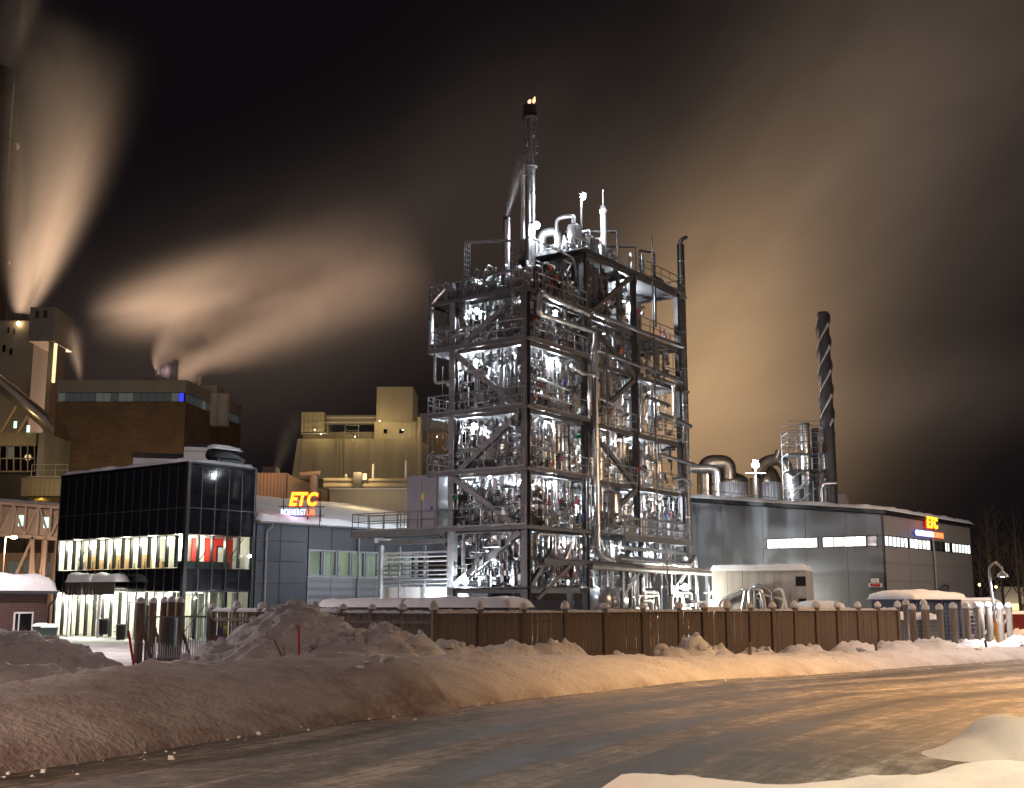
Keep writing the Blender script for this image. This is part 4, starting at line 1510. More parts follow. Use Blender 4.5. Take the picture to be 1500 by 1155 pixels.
def build_office():
    t = thing('glass_office', 'black glass office block with two lit window storeys and a snowy flat roof', 'office building', (-19.45, 70, 0), ROFF)
    L, Wd, H = 13.6, 5.1, 10.55
    rows = [(0.05, 2.78, 'win'), (2.86, 4.16, 'blk'), (4.24, 6.16, 'win'), (6.24, 7.75, 'blk'), (7.8, 10.35, 'blk')]
    nL, nW = 15, 5
    g = 0.035
    gl = {}
    def pane(face, k, n, ext, z0, z1, kd):
        w = ext / n
        a, b = k * w + g, (k + 1) * w - g
        m = M_BLACKGL if kd == 'blk' else M_GLASS
        nm = 'glass_panel' if kd == 'blk' else 'window_pane'
        jit = random.uniform(-.006, .006)
        if face == 'L':
            o = blk(nm, m, t, -.05 + jit, -.02 + jit, a, b, z0, z1)
        else:
            o = blk(nm, m, t, a, b, -.05 + jit, -.02 + jit, z0, z1)
        o.rotation_euler = (random.uniform(-.004, .004), random.uniform(-.004, .004), random.uniform(-.003, .003))
        return o
    for (z0, z1, kd) in rows:
        for k in range(nL):
            if kd == 'win' and z0 < 1 and k in (5,):
                continue
            pane('L', k, nL, L, z0, z1, kd)
        for k in range(nW):
            pane('R', k, nW, Wd, z0, z1, kd)
    M_SEAM = mat('dark_seam', (.06, .065, .075), .35, .5)
    MB().box(-.07, -.02, 0, L, 7.755, 7.795).build('seam_rail', M_SEAM, t)
    MB().box(0, Wd, -.07, -.02, 7.755, 7.795).build('seam_rail', M_SEAM, t)
    # mullions: dark fins in the window rows
    for (z0, z1, kd) in rows:
        d = .16 if kd == 'win' else .015
        for k in range(nL + 1):
            y = k * L / nL
            blk('mullion', M_BLACKFR if kd == 'win' else M_SEAM, t, -.02 if kd == 'win' else -.065, .02 + d, y - (.06 if kd == 'win' else .022), y + (.06 if kd == 'win' else .022), z0, z1)
        for k in range(nW + 1):
            x = k * Wd / nW
            blk('mullion', M_BLACKFR if kd == 'win' else M_SEAM, t, x - (.06 if kd == 'win' else .022), x + (.06 if kd == 'win' else .022), -.02 if kd == 'win' else -.065, .02 + d, z0, z1)
    blk('corner_post', M_BLACKFR, t, -.07, .18, -.07, .18, 0, H - .1)
    # slabs behind the black rows, roof, back walls
    M_IN = mat('interior_paint', (.72, .70, .62), .8)
    for (z0, z1) in ((2.8, 4.2), (6.2, 10.4)):
        MB().box(.06, Wd - .05, .06, L - .05, z0, z1).build('floor_slab', M_BLACKFR, t)
    MB().box(.0, Wd, L + .003, L + .18, 0, H - .1).build('end_wall', M_BLACKFR, t)
    MB().box(.1, Wd - .1, L - .08, L - .02, .05, 2.78).box(.1, Wd - .1, L - .08, L - .02, 4.22, 6.18).build('end_lining', M_IN, t)
    MB().box(Wd + .003, Wd + .2, 0, L, 0, H - .1).build('rear_wall', M_BLACKFR, t)
    MB().box(-.08, Wd + .1, -.08, L + .1, H - .1, H).build('roof_edge', M_BLACKFR, t)
    snow_slab(-.05, Wd + .05, -.05, L + .1, H, .2, 'snow_cover', t, .22, .25, .5, 2)
    # interior: back partitions, floors, blinds, furniture
    MB().box(2.3, 2.4, 2.0, L - .2, 4.2, 6.2).box(2.6, 2.7, 2.0, L - .2, .02, 2.8).box(4.9, 4.98, .1, 2.0, .02, 6.2).box(.9, 4.9, 1.75, 1.8, 4.2, 6.2).box(.9, 4.9, 2.6, 2.65, .02, 2.8).build('partition', M_IN, t)
    MB().box(.1, Wd - .1, .1, L - .1, 0.0, .03).build('floor', mat('interior_floor', (.35, .33, .3), .5), t)
    M_BLIND = mat('pale_blind', (.72, .72, .62), .8, 0, .1, 2)
    for (z0, z1) in ((.06, 2.76), (4.24, 6.14)):
        for k in range(nL):
            y = (k + .5) * L / nL
            if k in (11, 12, 13):
                continue
            if random.random() < .45:
                w = random.choice([.1, .14, .2])
                yy = y + random.choice([-.2, .16, .2])
                blk('blind', M_BLIND, t, .95, .98, yy - w, yy + w, z0, z1)
        for k in range(nW):
            if z0 > 1 and k in (0, 1, 2, 3):
                continue
            x = (k + .5) * Wd / nW
            blk('blind', M_BLIND, t, x - .2, x + .2, .95, .98, z0, z1)
    # red feature wall seen through the corner room
    MB().box(2.75, 4.85, 1.6, 1.7, 4.22, 6.1).box(1.75, 2.05, 1.6, 1.7, 4.22, 6.1).build('red_wall', mat('red_wall', (.55, .025, .015), .6), t)
    MB().box(3.55, 4.3, 1.53, 1.57, 4.2, 5.65).build('door_frame', M_BLACKFR, t)
    MB().box(3.65, 4.2, 1.5, 1.52, 4.22, 5.55).build('inner_door', M_IN, t)
    MB().box(.35, 4.0, .75, 1.1, 4.2, 4.62).build('desk', M_BLACKFR, t)
    for k in range(9):
        y = 3.6 + k * .95
        MB().box(1.0, 1.6, y, y + .7, 4.2, 4.2 + .45 + .25 * (k % 3)).build('desk', mat('beech_furniture', (.42, .28, .14), .6), t)
    # stairs in the far bays
    st = MB()
    for k in range(14):
        st.box(1.2, 2.2, 9.4 + .26 * k, 9.66 + .26 * k, .25 + .28 * k, .31 + .28 * k)
    st.bar((1.15, 9.4, .2), (1.15, 13.0, 4.1), .06, .3).bar((1.15, 9.4, 1.2), (1.15, 13.0, 5.1), .05).bar((1.15, 9.4, .75), (1.15, 13.0, 4.65), .04)
    for k in range(8):
        st.bar((1.15, 9.4 + .5 * k, .2 + .54 * k), (1.15, 9.4 + .5 * k, 1.2 + .54 * k), .04)
    st.bar((1.15, 12.9, 4.2), (1.15, 10.0, 6.1), .06, .25).bar((1.15, 12.9, 5.0), (1.15, 11.4, 6.1), .05)
    st.build('staircase', M_STEEL, t)
    for (a, b) in (((.3, .4, .2), (2.6, .4, 2.7)), ((2.5, .45, 6.0), (1.2, .45, 4.4)), ((4.7, .4, 6.1), (3.2, .4, 4.3))):
        MB().bar(a, b, .04).build('tension_rod', M_BLACKFR, t)
    # pot plant
    pl = MB()
    for k in range(50):
        c = Vector((4.1, .7, 4.9)) + Vector((random.gauss(0, .18), random.gauss(0, .12), random.gauss(.1, .2)))
        d = Vector((random.gauss(0, 1), random.gauss(0, 1), random.gauss(0, 1))).normalized() * .1
        e = Vector((d.y, -d.x, d.z * .3)) * .5
        pl.quad([c - d, c + e, c + d, c - e])
    pl.build('pot_plant', mat('plant_green', (.05, .12, .03), .6), t)
    # ceiling lights
    M_CEIL = emitter('ceiling_light', (1.0, .95, .78), 7)
    for zc in (2.78, 6.18):
        for k in range(5):
            y = 1.4 + k * 2.7
            blk('ceiling_light', M_CEIL, t, 1.5, 2.1, y - .6, y + .6, zc - .05, zc - .02)
            point((.5, y, zc - .35), 380 if zc > 3 else 600, WARMW, .3, t)
    point((2.6, .75, 5.7), 130, WARMW, .2, t)  # extra fill added to brighten the red wall
    # two white wall lamps that show on the black glass, small pink spot
    M_TEAL = emitter('teal_white_lamp', (.75, 1.0, .95), 16)
    # door
    dr = MB().box(-.04, .0, 5 * L / 15 + .05, 5 * L / 15 + .12, 0, 2.78).box(-.04, 0, 6 * L / 15 - .12, 6 * L / 15 - .05, 0, 2.78).box(-.04, 0, 5 * L / 15 + .05, 6 * L / 15 - .05, 2.1, 2.2).build('entrance_door', mat('light_frame', (.5, .5, .5), .4), t)
    blk('door_pane', M_GLASS, dr, -.03, -.01, 5 * L / 15 + .12, 6 * L / 15 - .12, .05, 2.08)
    # entrance canopy
    cn = MB().box(-1.15, -.06, 5.1, 10.5, 3.0, 3.12).build('canopy', M_BLACKFR, t)
    for k in range(14):
        y0 = 5.1 + k * 5.4 / 14
        blk('fascia_board', mat('dark_brown_board', (.045, .035, .03), .6), cn, -1.21, -1.155, y0 + .015, y0 + 5.4 / 14 - .015, 2.62, 3.4)
    snow_slab(-1.25, -.1, 5.05, 7.8, 3.42, .52, 'snow_cover', cn, .15, .5, .3, 5)
    snow_slab(-1.25, -.1, 7.82, 10.55, 3.42, .55, 'snow_cover', cn, .15, .45, .3, 8)
    for y in (6.8, 10.1):
        MB().tube([(-1.05, y, 0), (-1.05, y, 2.62)], .11, 12).build('canopy_post', M_WHITEP, cn, True)
    blk('canopy_light', M_CEIL, cn, -.8, -.5, 7.8, 9.0, 2.96, 2.98)
    point((-.6, 8.4, 2.6), 600, (1, .97, .9), .3, t)
    # roof cowl & snow
    rc = MB().box(2.7, 4.7, .7, 1.7, H, H + .45).build('roof_vent_base', M_BLACKFR, t)
    MB().tube([(2.3, 1.2, H + .6), (2.6, 1.2, H + .75), (4.1, 1.2, H + .75), (4.9, 1.2, H + .5)], [.25, .48, .52, .4], 12).build('roof_vent_hood', M_BLACKFR, rc, True)
    snow_slab(2.4, 4.7, .75, 1.7, H + 1.08, .3, 'snow_cover', rc, .15, .5, .4, 3)
    return t


office = build_office()

# corner wall lamp on the office: small pale lamp
tq = thing('corner_wall_lamp', 'tiny teal-white lamp at the right corner of the glass office', 'lamp', at(366, 815, 73.3), ROFF)
piece('lamp_lens', ballme, tq, (0, 0, 0), (.8,) * 3)
MB().bar((0, 0, .1), (.2, .2, .1), .05).build('bracket', M_BLACKFR, tq)

# rooftop hut behind the office
bp_ = at(289, 668, 80)
t = thing('rooftop_hut', 'small pale plant hut with a slanted louvre behind the office roof', 'hut', (bp_.x, 80, 0), .3)
M_PALE = mat('pale_metal', (.45, .42, .40), .6, 0, .15, 1)
MB().box(-.9, 1.1, 0, 2, 9, bp_.z + .6).build('wall', M_PALE, t)
MB().quad([(-1.0, -.05, bp_.z + .3), (.8, -.05, bp_.z + .3), (1.1, 1.0, bp_.z + 1.0), (-.8, 1.0, bp_.z + 1.0)]).build('louvre', M_DARKST, t)
MB().box(-4.2, -.92, .2, 2, 9, bp_.z - .25).build('wall', M_PALE, t)
MB().box(-4.3, -.9, .1, 2.1, bp_.z - .24, bp_.z + .1).build('roof_edge', M_BLACKFR, t)

# =================================================================== GREY LAB BUILDING
def build_lab():
    o = at(372, 880, 74.3)
    t = thing('grey_lab', 'long grey panel-clad lab with a snowy roof and a row of tall windows', 'lab building', (o.x, o.y, 0), ROFF)
    M_PAN = mat('dark_grey_panel', (.028, .031, .041), .45, .2, .12, .5)
    M_LOUV = corrugated('grey_ribbed_panel', (.16, .165, .18), .28, 2, .7, .1)
    M_BRK = brick_mat('dark_red_brick', (.10, .035, .022), (.05, .02, .014))
    eave = 7.15
    Lx = 24
    # upper wall panels, three rows
    zr = [1.75, 3.35, 4.75, 6.05, 7.15]
    xs = [0.0, 2.2, 4.4, 4.41]
    for k in range(4):
        for (a, b) in ((0, 2.0), (2.0, 4.35)):
            blk('wall_panel', M_PAN, t, a + .02, b - .02, 0, .12, zr[k] + .015, zr[k + 1] - .015)
    for k in range(9):
        a, b = 4.4 + k * 2.1, 4.4 + (k + 1) * 2.1
        blk('wall_panel', M_PAN, t, a + .02, b - .02, 0, .12, 5.62, eave)
        blk('ribbed_panel', M_LOUV, t, a + .02, b - .02, 0, .12, .75, 1.95)
        blk('ribbed_panel', M_LOUV, t, a + .02, b - .02, 0, .12, 1.98, 3.8)
    MB().box(0, 4.38, .02, .2, 0, 1.7).build('brick_plinth', M_BRK, t)
    MB().box(4.4, Lx, .02, .2, 0, .72).build('brick_plinth', M_BRK, t)
    MB().box(-.02, 4.42, -.04, .1, 1.7, 1.74).build('ledge', M_STEEL, t)
    MB().box(0, Lx, .25, 12, 0, 1.0).box(Lx - .2, Lx, .25, 12, 1, eave).build('core', M_PAN, t)
    # windows
    M_WFR = mat('grey_window_frame', (.25, .26, .30), .5)
    M_ROOM = mat('room_wall', (.45, .48, .40), .8)
    for k in range(9):
        a = 4.5 + k * 2.1 / 2 * 1.0
        x0 = 4.45 + k * 1.32
        f = MB().box(x0, x0 + .09, -.03, .16, 3.84, 5.6).box(x0 + 1.15, x0 + 1.24, -.03, .16, 3.84, 5.6).box(x0 + .09, x0 + 1.15, -.03, .16, 3.84, 3.94).box(x0 + .09, x0 + 1.15, -.03, .16, 5.5, 5.6).build('window_frame', M_WFR, t)
        blk('pane', M_GLASS, f, x0 + .09, x0 + 1.15, .04, .06, 3.94, 5.5)
        if k % 3 == 1:
            for q in range(5):
                blk('blind_slat', M_ROOM, f, x0 + .15 + q * .2, x0 + .27 + q * .2, .3, .32, 3.94, 5.5)
        if k in (2, 4):
            blk('notice', mat('pale_notice', (.12, .2, .3), .6) if k == 2 else mat('tan_notice', (.4, .3, .2), .6), f, x0 + .4, x0 + .7, .5, .52, 4.1, 4.6)
    MB().box(4.42, 17, 2.6, 2.7, 3.8, 5.65).box(4.42, 17, .22, 2.6, 3.7, 3.78).box(4.42, 17, .22, 2.6, 5.66, 5.75).box(4.35, 4.42, .22, 2.6, 3.8, 5.6).build('room', M_ROOM, t)
    for x in (6.0, 10.0, 14.0):
        point((x, 1.4, 5.3), 22, (.92, 1.0, .80), .2, t)
    # downpipes
    for x in (1.0, 9.2):
        MB().tube(round_path([(x, -.35, eave - .05), (x, -.35, eave - .2), (x - .25, -.12, eave - .5), (x - .25, -.12, 0)], .15), .07, 8).build('downpipe', M_STEEL, t, True)
    MB().box(-.1, Lx, -.45, -.3, eave - .02, eave + .1).build('gutter', M_STEEL, t)
    # roof sheet with snow, rising away
    sl = lambda X, Y: (Y + .55) * 0.2
    MB().quad([(-.1, -.5, eave + .02), (Lx, -.5, eave + .02), (Lx, 13, eave + 2.7), (-.1, 13, eave + 2.7)]).build('roof', M_PAN, t)
    snow_slab(-.15, Lx, -.55, 13, eave + .08, .34, 'snow_cover', t, .3, .3, .3, 6, fz=sl)
    return t


def brick_mat(name, c1, c2, scale=1.0):
    if name in MATS:
        return MATS[name]
    m = bpy.data.materials.new(name)
    m.use_nodes = True
    nt = m.node_tree
    b = nt.nodes['Principled BSDF']
    b.inputs['Roughness'].default_value = .85
    tc = nt.nodes.new('ShaderNodeTexCoord')
    sp = nt.nodes.new('ShaderNodeSeparateXYZ')
    nt.links.new(tc.outputs['Object'], sp.inputs[0])
    ad = nt.nodes.new('ShaderNodeMath')
    ad.operation = 'ADD'
    nt.links.new(sp.outputs[0], ad.inputs[0])
    nt.links.new(sp.outputs[1], ad.inputs[1])
    cb = nt.nodes.new('ShaderNodeCombineXYZ')
    nt.links.new(ad.outputs[0], cb.inputs[0])
    nt.links.new(sp.outputs[2], cb.inputs[1])
    br = nt.nodes.new('ShaderNodeTexBrick')
    br.inputs['Scale'].default_value = scale
    br.inputs['Brick Width'].default_value = .26
    br.inputs['Row Height'].default_value = .08
    br.inputs['Mortar Size'].default_value = .008
    br.inputs['Color1'].default_value = (*c1, 1)
    br.inputs['Color2'].default_value = (*c2, 1)
    br.inputs['Mortar'].default_value = (.12, .1, .09, 1)
    nt.links.new(cb.outputs[0], br.inputs[0])
    nz = nt.nodes.new('ShaderNodeTexNoise')
    nz.inputs['Scale'].default_value = .35
    nz.inputs['Detail'].default_value = 7
    nt.links.new(tc.outputs['Object'], nz.inputs[0])
    mx = nt.nodes.new('ShaderNodeMix')
    mx.data_type = 'RGBA'
    mx.blend_type = 'MULTIPLY'
    mx.inputs[0].default_value = .7
    nt.links.new(br.outputs[0], mx.inputs[6])
    nt.links.new(nz.outputs['Color'], mx.inputs[7])
    nt.links.new(br.outputs[0], b.inputs['Base Color'])
    g = nt.nodes.new('ShaderNodeHueSaturation')
    mr = nt.nodes.new('ShaderNodeMapRange')
    mr.inputs['To Min'].default_value = .45
    mr.inputs['To Max'].default_value = 1.4
    nt.links.new(nz.outputs['Fac'], mr.inputs[0])
    nt.links.new(mr.outputs[0], g.inputs['Value'])
    nt.links.new(br.outputs[0], g.inputs['Color'])
    nt.links.new(g.outputs[0], b.inputs['Base Color'])
    MATS[name] = m
    return m


lab = build_lab()

# =================================================================== ILLUMINATED SIGNS
def letters(parent, text, x, z, size, m_face, m_back, shear=.22, gap=1.0, depth=.08, bold=.02, xs=1.0):
    """each letter a box letter of its own: a lit face standing in front of its slightly larger lit back"""
    cx = x
    for ch in text:
        res = []
        for (off, ext, m, y) in ((bold, depth * .4, m_face, -depth), (bold + size * .04, depth * .4, m_back, 0)):
            c = bpy.data.curves.new('letter', 'FONT')
            c.body = ch
            c.size = size
            c.shear = shear
            c.offset = off
            c.extrude = ext
            c.resolution_u = 3
            o = bpy.data.objects.new('letter_tmp', c)
            COL.objects.link(o)
            bpy.context.view_layer.update()
            dg = bpy.context.evaluated_depsgraph_get()
            me = bpy.data.meshes.new_from_object(o.evaluated_get(dg))
            bpy.data.objects.remove(o)
            me.transform(Matrix.Diagonal((xs, 1, 1, 1)) @ Matrix.Rotation(PI / 2, 4, 'X'))
            me.materials.clear()
            me.materials.append(m)
            res.append((me, y))
        w = max(v.co.x for v in res[0][0].vertices) - min(v.co.x for v in res[0][0].vertices)
        x_min = min(v.co.x for v in res[0][0].vertices)
        back = piece('letter', res[1][0], parent, (cx - x_min, 0, z))
        piece('letter_face', res[0][0], back, (0, res[0][1], 0))
        cx += w * 0.98 + size * .07 * gap - (size * .09 if shear else 0)
    return cx


M_YF = emitter('yellow_letter_face', (1.0, .55, .02), 2.6)
M_RB = emitter('red_letter_edge', (1.0, .015, .01), 1.8)
M_WF = emitter('white_letter_face', (.85, .9, 1.0), 2.6)
M_BB = emitter('blue_letter_edge', (.12, .22, 1.0), 1.6)
M_OF = emitter('orange_letter_face', (1.0, .22, .06), 2.4)

_p = at(421, 753, 77)
sg = thing('lab_sign', 'glowing ETC sign with BIOENERGYLAB beneath it on the snowy lab roof', 'sign', (_p.x, 77, _p.z), .06)
_sc = 77 / F_PX
e_ = letters(sg, 'ETC', .12, .56, 1.18, M_YF, M_RB, .22, 1.0, .12, .04, .80)
e_ = letters(sg, 'BIOENERGY', -.42, -.08, .56, M_WF, M_BB, .10, 2.5, .07, .006, .45)
letters(sg, 'LAB', e_ + .03, -.08, .56, M_OF, M_RB, .10, 2.5, .07, .006, .45)
fr = MB().bar((-.6, .12, -.12), (2.4, .12, -.12), .05).bar((-.6, .12, .48), (2.4, .12, .48), .05)
for x in (-.3, .5, 1.3, 2.1):
    fr.bar((x, .12, -.9), (x, .12, 1.5), .05).bar((x, .12, .8), (x, 1.0, -.5), .04)
fr.build('frame', M_BLACKFR, sg)
point((.8, -.7, 1.2), 38, (1, .12, .05), .3, sg)
point((.5, -.7, -.2), 20, (.35, .4, 1), .3, sg)

# =================================================================== RIGHT-HAND HALL
def build_hall():
    o = at(1299, 880, 80)
    t = thing('gasification_hall', 'large grey metal hall with glowing ribbon windows and a snowy mono-pitch roof', 'hall', (o.x, 80, 0), G_ROT)
    M_HG = mat('blue_grey_panel', (.12, .127, .142), .42, .1, .24, .35, stretch=(1, 1, .12))
    M_HB = mat('beige_grey_panel', (.165, .15, .14), .5, 0, .1, .35)
    H0, sl, Ly, Lx = 8.1, 0.108, 19.0, 19.5
    zw0, zw1 = 5.95, 6.62
    hz = lambda y: H0 + sl * y - .06
    # gable side (x=0 plane, runs along y): vertical panels split round the ribbon windows
    edges = [0, 2.6, 5.6, 8.9, 12.2, 15.6, 19]
    for a, b in zip(edges[:-1], edges[1:]):
        has = a < 8
        top = [(a, zw1 + .02), (b, zw1 + .02), (b, hz(b)), (a, hz(a))]
        def wall(y0, y1, za0, za1, zb0, zb1):
            y0, y1 = y0 + .012, y1 - .012
            return MB().hexa([(0, y0, za0), (.15, y0, za0), (.15, y1, zb0), (0, y1, zb0), (0, y0, za1), (.15, y0, za1), (.15, y1, zb1), (0, y1, zb1)]).build('wall_panel', M_HG, t)
        if has:
            wall(a, b, 0, zw0 - .02, 0, zw0 - .02)
            wall(a, b, zw1 + .02, hz(a), zw1 + .02, hz(b))
        else:
            wall(a, b, 0, hz(a), 0, hz(b))
    M_WIN = emitter('lit_window_white', (1.0, 1.0, .95), 3.0)
    M_WINS = [M_WIN, emitter('lit_window_cool', (.92, 1.0, .98), 2.1), emitter('lit_window_warm', (1.0, .98, .86), 1.5), M_WIN]
    M_WDK = mat('dark_pane', (.05, .055, .06), .15)
    def ribbon(face, p0, p1, n, dark=()):
        w = (p1 - p0) / n
        if face == 'y':
            f = MB().box(-.03, .14, p0 - .05, p1 + .05, zw0 - .04, zw0 + .02).box(-.03, .14, p0 - .05, p1 + .05, zw1 - .02, zw1 + .04)
            for k in range(n + 1):
                f.box(-.03, .14, p0 + k * w - .016, p0 + k * w + .016, zw0 + .02, zw1 - .02)
        else:
            f = MB().box(p0 - .05, p1 + .05, -.03, .14, zw0 - .04, zw0 + .02).box(p0 - .05, p1 + .05, -.03, .14, zw1 - .02, zw1 + .04)
            for k in range(n + 1):
                f.box(p0 + k * w - .016, p0 + k * w + .016, -.03, .14, zw0 + .02, zw1 - .02)
        f = f.build('window', M_BLACKFR, t)
        for k in range(n):
            m = M_WDK if k in dark else random.choice(M_WINS)
            a, b = p0 + k * w + .018, p0 + (k + 1) * w - .018
            blk('pane', m, f, .03, .06, a, b, zw0 + .02, zw1 - .02) if face == 'y' else blk('pane', m, f, a, b, .03, .06, zw0 + .02, zw1 - .02)
    ribbon('y', .45, 4.35, 5, (0,))
    ribbon('y', 4.75, 8.6, 4)
    blk('window_infill', M_HG, t, .005, .15, 0, .38, zw0, zw1)
    blk('window_infill', M_HG, t, .005, .15, 4.42, 4.68, zw0, zw1)
    blk('window_infill', M_HG, t, .005, .15, 8.68, 8.9, zw0, zw1)
    # long side (y=0 plane, along x)
    ex = [0, 4.9, 9.7, 14.3, 19.5]
    for a, b in zip(ex[:-1], ex[1:]):
        for (z0, z1) in ((0, 1.2), (1.2, 2.4), (2.4, 3.6), (3.6, 4.8), (4.8, zw0 - .03), (zw1 + .03, H0 - .05)):
            blk('wall_panel', M_HB, t, a + .02, b - .02, 0, .15, z0 + .008, z1 - .008)
    ribbon('x', .2, 4.75, 6)
    ribbon('x', 5.1, 9.5, 5)
    ribbon('x', 9.9, 12.4, 2, (0, 1))
    ribbon('x', 12.9, 14.0, 2)
    ribbon('x', 14.6, 19.2, 6)
    MB().box(.2, Lx, .2, Ly, 0, .5).box(Lx - .2, Lx, .2, Ly, .5, H0).box(.2, Lx, Ly - .2, Ly, .5, H0).box(.2, Lx, .2, .3, .5, zw0 - .1).box(.2, .3, .3, Ly, .5, zw0 - .1).box(9.5, 14.5, .16, .2, zw0 - .1, zw1 + .1).build('core', M_HB, t)
    MB().box(-.03, .1, -.03, .1, 0, H0).box(Lx - .1, Lx + .05, -.05, .1, 0, H0).build('corner_trim', M_BLACKFR, t)
    # roof
    e = .25
    MB().hexa([(-e, -.3, H0 - .03), (Lx + e, -.3, H0 - .03), (Lx + e, Ly, H0 + sl * Ly - .03), (-e, Ly, H0 + sl * Ly - .03), (-e, -.3, H0 + .25), (Lx + e, -.3, H0 + .25), (Lx + e, Ly, H0 + sl * Ly + .25), (-e, Ly, H0 + sl * Ly + .25)]).build('roof', M_BLACKFR, t)
    snow_slab(-e, Lx + e, -.32, Ly, H0 + .25, .26, 'snow_cover', t, .35, .3, .4, 4, fz=lambda X, Y: (Y + .15) * sl)
    # downpipes, wall hydrant, bent vent
    MB().tube(round_path([(9.7, -.12, H0 - .7), (9.95, -.12, zw0 - .4), (9.95, -.12, .4)], .2), .08, 8).build('downpipe', M_STEEL, t, True)
    MB().tube([(10.4, -.3, 0), (10.4, -.3, 3.2)], .18, 10).build('vent_pipe', M_DARKST, t, True)
    MB().tube(round_path([(11.3, -.3, 2.9), (11.3, -.3, 3.35), (12.1, -.3, 3.35), (12.1, -.3, 3.0)], .25), .1, 8).build('vent_pipe', M_DARKST, t, True)
    hy = MB().box(-.22, -.02, .45, .95, 3.45, 3.75).box(-.2, -.02, .25, 1.15, 3.15, 3.42).build('wall_hydrant', M_WHITEP, t)
    MB().tube([(-.25, .55, 3.3), (-.4, .55, 3.3)], .1, 10).tube([(-.25, .85, 3.3), (-.4, .85, 3.3)], .1, 10).box(-.26, -.225, .3, .5, 3.2, 3.36).build('hydrant_cap', M_RED, hy, True)
    return t


hall = build_hall()
HM = Matrix.Translation(hall.location) @ Matrix.Rotation(G_ROT, 4, 'Z')
HMI = HM.inverted()
_o = HM @ Vector((6.7, -.22, 6.95))
sg = thing('hall_sign', 'glowing ETC sign over GASIFICATION CENTRE high on the beige side of the hall', 'sign', _o, G_ROT)
letters(sg, 'ETC', 1.5, .62, 1.12, M_YF, M_RB, 0, 1.6, .1, .04)
e_ = letters(sg, 'GASIFICATION', -.95, -.05, .52, M_WF, M_BB, 0, 1.6, .06, .012)
letters(sg, 'CENTRE', e_ + .14, -.05, .52, M_OF, M_RB, 0, 1.6, .06, .012)
MB().bar((-1, .14, .1), (5.2, .14, .1), .05).bar((1.3, .14, .8), (4.0, .14, .8), .05).bar((1.8, .14, -.1), (1.8, .14, 1.4), .05).bar((3.4, .14, -.1), (3.4, .14, 1.4), .05).build('frame', M_BLACKFR, sg)
point((2.4, -.6, .9), 20, (1, .12, .05), .3, sg)
point((.5, -.6, .2), 10, (.35, .4, 1), .3, sg)

# silos behind the hall
M_BRONZE = mat('bronze_duct', (.34, .27, .21), .36, .85, .2, 1.5)


def silo(name, label, px0, px1, pytop, pybody, Y, cap=M_BRONZE, m=None):
    a, b = at(px0, pybody, Y), at(px1, pybody, Y)
    r = (b.x - a.x) / 2
    zt, zb = at(px0, pytop, Y).z, a.z
    t = thing(name, label, 'silo', ((a.x + b.x) / 2, Y, 0), .4)
    MB().lathe((0, 0, 0), [(r, 0), (r, zb)], 40).build('shell', m or corrugated('ribbed_silo', (.62, .62, .70), .18, 0, .5, .1), t, True)
    MB().lathe((0, 0, zb), [(r + .02, -.25), (r + .06, -.24), (r + .06, 0), (r * .97, .25), (r * .75, (zt - zb) * .65), (r * .4, (zt - zb) * .93), (.1, zt - zb)], 40).build('dome', cap, t, True)
    for k in range(26):
        a_ = 2 * PI * k / 26
        MB().bar((r * math.cos(a_), r * math.sin(a_), 4), (r * math.cos(a_), r * math.sin(a_), zb - .3), .07, .07).build('rib', M_PALE, t)
    return t, r, zb


s1, r1, z1_ = silo('silo', 'wide ribbed silo under the great curved duct behind the hall roof', 1042, 1095, 692, 705, 108)
s2, r2, z2_ = silo('silo', 'ribbed silo just right of the dazzling lamp behind the hall roof', 1106, 1143, 682, 704, 108)
s3, r3, z3_ = silo('silo', 'peach-lit squat silo at the foot of the spiral chimney', 1194, 1241, 722, 729, 118, M_PALE, M_PALE)
dc = thing('curved_duct', 'fat bronze duct arching over the first silo behind the hall', 'duct', (s1.location.x, 106.5, 0))
_a, _b = at(1032, 690, 106.5), at(1067, 695, 106.5)
_t = at(1050, 678, 106.5)
X0_ = s1.location.x
MB().tube(round_path([(_a.x - X0_, 0, 6), (_a.x - X0_, 0, _t.z), (_b.x - X0_, 0, _t.z), (_b.x - X0_, 0, z1_)], 1.25, 8), .72, 20).build('duct', M_BRONZE, dc, True)
MB().tube(round_path([(_a.x - X0_ - 1.5, -.9, _a.z + .1), (_a.x - X0_ + .9, -.9, _a.z + .1), (_a.x - X0_ + .9, -.9, 8)], .7, 6), .42, 16).build('duct', M_ALU, dc, True)
MB().tube([(1.8, -1.2, 6), (1.8, -1.2, _a.z - .8)], .5, 14).build('duct', M_BRONZE, dc, True)
hd_ = thing('silo_hood', 'dark rounded hood with a snout on top of the second silo', 'duct', (s2.location.x, 107, z2_))
MB().tube(round_path([(-1.2, 0, .6), (-.4, 0, 1.6), (.9, 0, 1.9), (1.6, 0, 1.2), (1.6, 0, .3)], .4, 5), .55, 14).tube([(.6, -.2, 1.8), (.9, -.3, 2.6)], .35, 12).build('hood', M_BRONZE, hd_, True)
_l = at(1106, 682, 102)
bl = thing('roof_floodlight', 'dazzling floodlight on a short pole between the two silos behind the hall', 'lamp', (_l.x, 102, 8))
MB().tube([(0, 0, 0), (0, 0, _l.z - 8)], .08, 8).bar((-.9, 0, _l.z - 8.7), (.9, 0, _l.z - 8.7), .3, .06).build('pole', M_STEEL, bl, True)
piece('lamp_lens', ballme, bl, (0, -.2, _l.z - 8), (2.6,) * 3)
piece('floodlight', lampme, bl, (0, 0, _l.z - 7.6), (1.6,) * 3)
point((0, -.6, _l.z - 8), 3600, WHITE, .2, bl)

